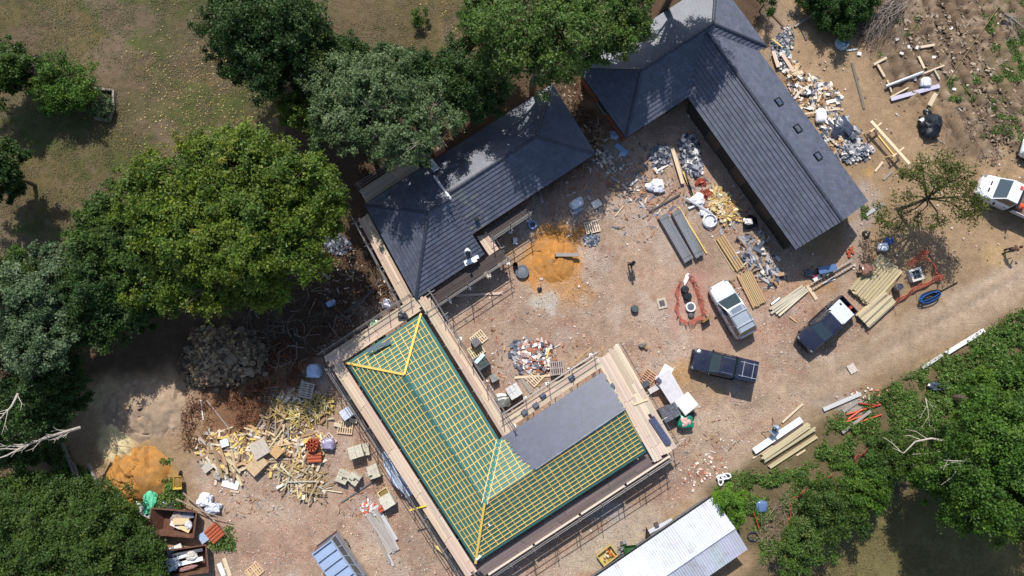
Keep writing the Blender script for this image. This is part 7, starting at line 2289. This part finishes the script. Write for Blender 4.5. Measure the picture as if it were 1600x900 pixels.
scrap(60, [(430, 690, 34, 40), (445, 665, 30, 24), (415, 700, 30, 40)], (1.0, 2.6), .12, .05, [lin(196, 170, 138), lin(160, 136, 112), lin(214, 190, 150), lin(150, 140, 132)], 'mixed old board in the middle scrap heap', 'old boards in the middle scrap heap', 34, .7, 'old_board', 'board')
scrap(26, [(1180, 392, 24, 30), (1195, 420, 16, 16)], (.9, 2.2), .14, .06, [lin(170, 150, 130), lin(140, 120, 104), lin(190, 180, 170)], 'weathered board in the scrap along the barn shade', 'weathered boards along the barn shade', 35, .3, 'old_board', 'board')
scrap(22, [(1128, 322, 18, 18), (1135, 340, 14, 10)], (.8, 1.8), .1, .04, [lin(206, 170, 112), lin(180, 136, 90)], 'tan batten in the yellow shavings by the coil', 'tan battens in the yellow shavings', 36, .3)
scrap(40, [(1262, 148, 28, 22), (1290, 152, 20, 16), (1240, 112, 12, 16)], (.6, 1.4), .12, .05, [lin(214, 190, 152), lin(186, 150, 110), lin(222, 212, 196)], 'pale offcut in the waste along the back of the barn', 'pale offcuts behind the barn', 37, .4, 'offcut', 'offcut')
for (x0, y0, x1, y1, l, w, c) in ((1208, 80, 1216, 105, 'brown board in the waste at the barn corner', .3, PINK), (1222, 85, 1240, 112, 'pink board in the waste at the barn corner', .3, PINK), (1230, 120, 1254, 112, 'pale board crossing the waste behind the barn', .3, PALE), (1205, 60, 1220, 72, 'yellow batten pair in the waste at the barn corner', .12, YEL), (1257, 178, 1312, 170, 'long pale batten across the waste by the rooflights', .14, PALE), (1322, 212, 1332, 200, 'dark brown board on the slate waste', .3, lin(90, 76, 70))):
    plank(x0, y0, x1, y1, l, w=w, col=c, z=.3)
t = T('dark_sheeting', 'dark sheeting crumpled in the slate waste behind the barn', 'sheeting', G(1312, 202))
P('sheet', MB().lump((0, 0, 0), (1.6, 1.8, .6), lin(60, 66, 80), random.Random(8), .4, .9, 18, 10), t, M_PLASTIC, True)
bag(1316, 191, (.9, .8, .4), 'pale blue grey plastic in the slate waste', lin(150, 160, 176), 'plastic_sheeting', 'sheeting', seed=61, nz=.4)


# brushwood
def brush(label, spots, n, L, r, cols, seed, dirs=None, h=.6):
    rng = random.Random(seed)
    mb = MB()
    for _ in range(n):
        px, py, rx, ry = rng.choice(spots)
        c = G(px + rng.uniform(-rx, rx), py + rng.uniform(-ry, ry), 0) + up3 * rng.uniform(.05, h)
        a = rng.uniform(0, 2 * PI) if dirs is None else rng.gauss(dirs, .35)
        ln = rng.uniform(.4, 1) * L
        d = Vector((math.cos(a), math.sin(a), rng.uniform(-.1, .15)))
        s = Vector((-d.y, d.x, 0))
        m = c + d * ln * .5 + s * rng.uniform(-.2, .2) * ln
        e = c + d * ln + s * rng.uniform(-.2, .2) * ln
        for q in (c, m, e): q.z = max(.03, q.z)
        rr = r * rng.uniform(.4, 1.2)
        col = jit(rng.choice(cols), rng, .15)
        mb.tube([c, m, e], [rr, rr * .7, rr * .25], col, 4, False)
        for _k in range(2):
            f = m + (e - m) * rng.random()
            g = f + (d * rng.uniform(.2, .6) + s * rng.uniform(-.6, .6)) * ln * .4
            mb.tube([f, g], [rr * .4, rr * .15], col, 3, False)
    return tag(P('brushwood', mb, None, M_BARK), label, 'brushwood', kind='stuff')


GB = [lin(128, 116, 106), lin(104, 92, 84), lin(150, 138, 128), lin(90, 74, 64)]
brush('felled branches and brushwood under the tree belt', [(450, 480, 60, 60), (480, 450, 50, 40), (500, 520, 50, 40), (430, 540, 50, 40), (400, 500, 40, 30)], 230, 2.4, .042, [lin(104, 92, 82), lin(82, 70, 62), lin(126, 114, 102), lin(70, 58, 50)], 1)
brush('reddish brown brush round the shaded stone bank', [(310, 665, 26, 30), (400, 640, 40, 30), (450, 580, 30, 30)], 260, 1.2, .025, [lin(128, 84, 56), lin(104, 64, 46), lin(150, 104, 70)], 2)
brush('grey brushwood heap at the top of the rutted ground', [(1385, 15, 22, 20), (1370, 30, 20, 14), (1400, 8, 14, 12)], 220, 2.6, .035, GB[:3], 3, 3.9, .8)
brush('thin twigs fanning out below the laurel bush', [(1365, 55, 16, 14), (1380, 45, 20, 14), (1400, 40, 12, 20)], 90, 2.4, .02, GB, 4, 4.0, .4)
brush('dry twigs at the lower end of the hedge', [(1215, 850, 24, 40), (1200, 820, 14, 30), (1230, 790, 16, 20)], 200, 1.4, .02, [lin(150, 134, 118), lin(120, 104, 92)], 5)
brush('twiggy litter in the passage between the slate roofs', [(890, 160, 20, 30), (915, 200, 20, 30), (850, 130, 20, 20), (930, 220, 12, 14)], 160, 1.2, .025, [lin(140, 116, 96), lin(110, 86, 70), lin(170, 150, 128)], 6)
brush('twigs and roots on the rutted ground', [(1560, 190, 30, 30), (1500, 210, 40, 30), (1590, 60, 20, 30), (1545, 240, 20, 12)], 120, 1.2, .03, GB, 7)


def deadwood(label, root, pts, seed, col=(178, 168, 156), r=.12, n=12, h=2.0):
    rng = random.Random(seed)
    mb = MB()
    P_ = [G(x, y, z) for x, y, z in pts]
    mb.tube(P_, [r * (1 - .8 * i / (len(P_) - 1)) for i in range(len(P_))], lin(*col), 7)
    for _ in range(n):
        i = rng.randrange(1, len(P_))
        c = P_[i - 1].lerp(P_[i], rng.random())
        d = (P_[i] - P_[i - 1]).normalized()
        s = Vector((-d.y, d.x, 0)) * rng.choice((-1, 1))
        e1 = c + (d * .8 + s * rng.uniform(.3, .9)) * rng.uniform(.5, 1.1)
        e2 = e1 + (d + s * rng.uniform(-.6, .8)) * rng.uniform(.4, .9)
        mb.tube([c, e1, e2], [r * .4, r * .22, .012], lin(*col), 5, False)
        mb.tube([e1, e1 + (d * .3 + s * rng.uniform(.2, .8)) * .6], [r * .15, .01], lin(*col), 4, False)
    return solo('dead_branch', mb, M_BARK, label, 'branch', smooth=True)


deadwood('bleached dead branch reaching in from the dark trees', None, [(125, 668, 3.6), (78, 682, 5.2), (45, 694, 6.4), (10, 712, 7.2), (-20, 722, 7.4)], 1, n=16)
deadwood('small bleached dead branch at the picture edge in dark trees', None, [(28, 615, 7.4), (18, 635, 8.0), (8, 645, 8.2), (-8, 665, 8.2)], 2, r=.08, n=5)
deadwood('pale dead limb poking from the dark hedge shrubs', None, [(1480, 690, 4.6), (1455, 685, 4.8), (1430, 690, 4.8), (1412, 708, 4.6), (1395, 700, 4.2)], 3, r=.09, n=3)
deadwood('short pale dead limb below the upper pale limb', None, [(1480, 704, 4.4), (1455, 708, 4.6), (1425, 710, 4.4)], 4, r=.06, n=2)
deadwood('forked white dead limb inside the oak', None, [(1508, 708, 8.4), (1512, 716, 8.8), (1505, 722, 8.8), (1494, 725, 8.6)], 5, r=.08, n=3)
deadwood('long pale dead limb at the oak edge', None, [(1590, 640, 8.2), (1570, 655, 8.4), (1548, 672, 8.2)], 6, r=.07, n=2)
deadwood('tall dead stem over the verge weeds', None, [(1446, 622, 2), (1450, 640, 2.2), (1452, 665, 1.8)], 7, r=.05, n=4)
deadwood('grey fallen trunk at the top corner', None, [(1570, 22, .5), (1585, 32, .5), (1604, 48, .6)], 8, r=.16, n=3, col=(130, 122, 114))
# the small walled bed on the lawn
t = T('planter_wall', 'low pale stone edging of the small bed on the lawn', 'edging', G(165, 168))
pts = [(150, 140), (180, 143), (180, 165), (172, 190), (150, 186)]
for i in range(len(pts) - 1):
    p, q = G(*pts[i]), G(*pts[i + 1])
    n = max(2, int((q - p).length / .42))
    for k in range(n):
        a, b = p.lerp(q, k / n), p.lerp(q, (k + .93) / n)
        bar('edging_stone', a + up3 * .17, b + up3 * .17, .16, .34, jit(lin(150, 142, 128), R0, .15), t).data = UNIT_BOX
# concrete slab flat on the track
solo('paving_slab', MB().box((0, 0, .04), (.62, .7, .08), lin(190, 180, 168)), M_STONE, 'single pale slab lying on the track', 'slab', G(1331, 576), .5)
# plastic loops in the weeds
t = T('plastic_strip', 'looped white plastic strip in the weeds beside the shed', 'strip', G(1126, 745))
for k, (ox, oy, r1, r2) in enumerate(((0, 0, .4, .18), (.4, .1, .3, .2), (-.1, -.25, .18, .35))):
    n = 14
    P('loop', MB().tube([(ox + math.cos(2 * PI * i / n) * r1, oy + math.sin(2 * PI * i / n) * r2, .3 + .05 * math.sin(i * 2)) for i in range(n + 1)], .06, lin(226, 226, 230), 6, False), t, M_PLASTIC, True)
# junk at the shed corner
tube_(1178, 800, 1186, 826, 'orange pole leaning at the shed corner', .08, .3, lin(196, 96, 56), 'pole', 'pole')
t = T('bicycle_wheel', 'dark wheel rim lying at the shed corner', 'wheel', G(1176, 838))
P('rim', MB().tube([(math.cos(2 * PI * i / 20) * .42, math.sin(2 * PI * i / 20) * .32, .12) for i in range(21)], .04, lin(60, 76, 100), 6, False), t, M_METAL, True)
P('spokes', MB().tube([(-.4, 0, .12), (.4, 0, .12)], .01, lin(120, 120, 120), 4).tube([(0, -.3, .12), (0, .3, .12)], .01, lin(120, 120, 120), 4), t, M_METAL)
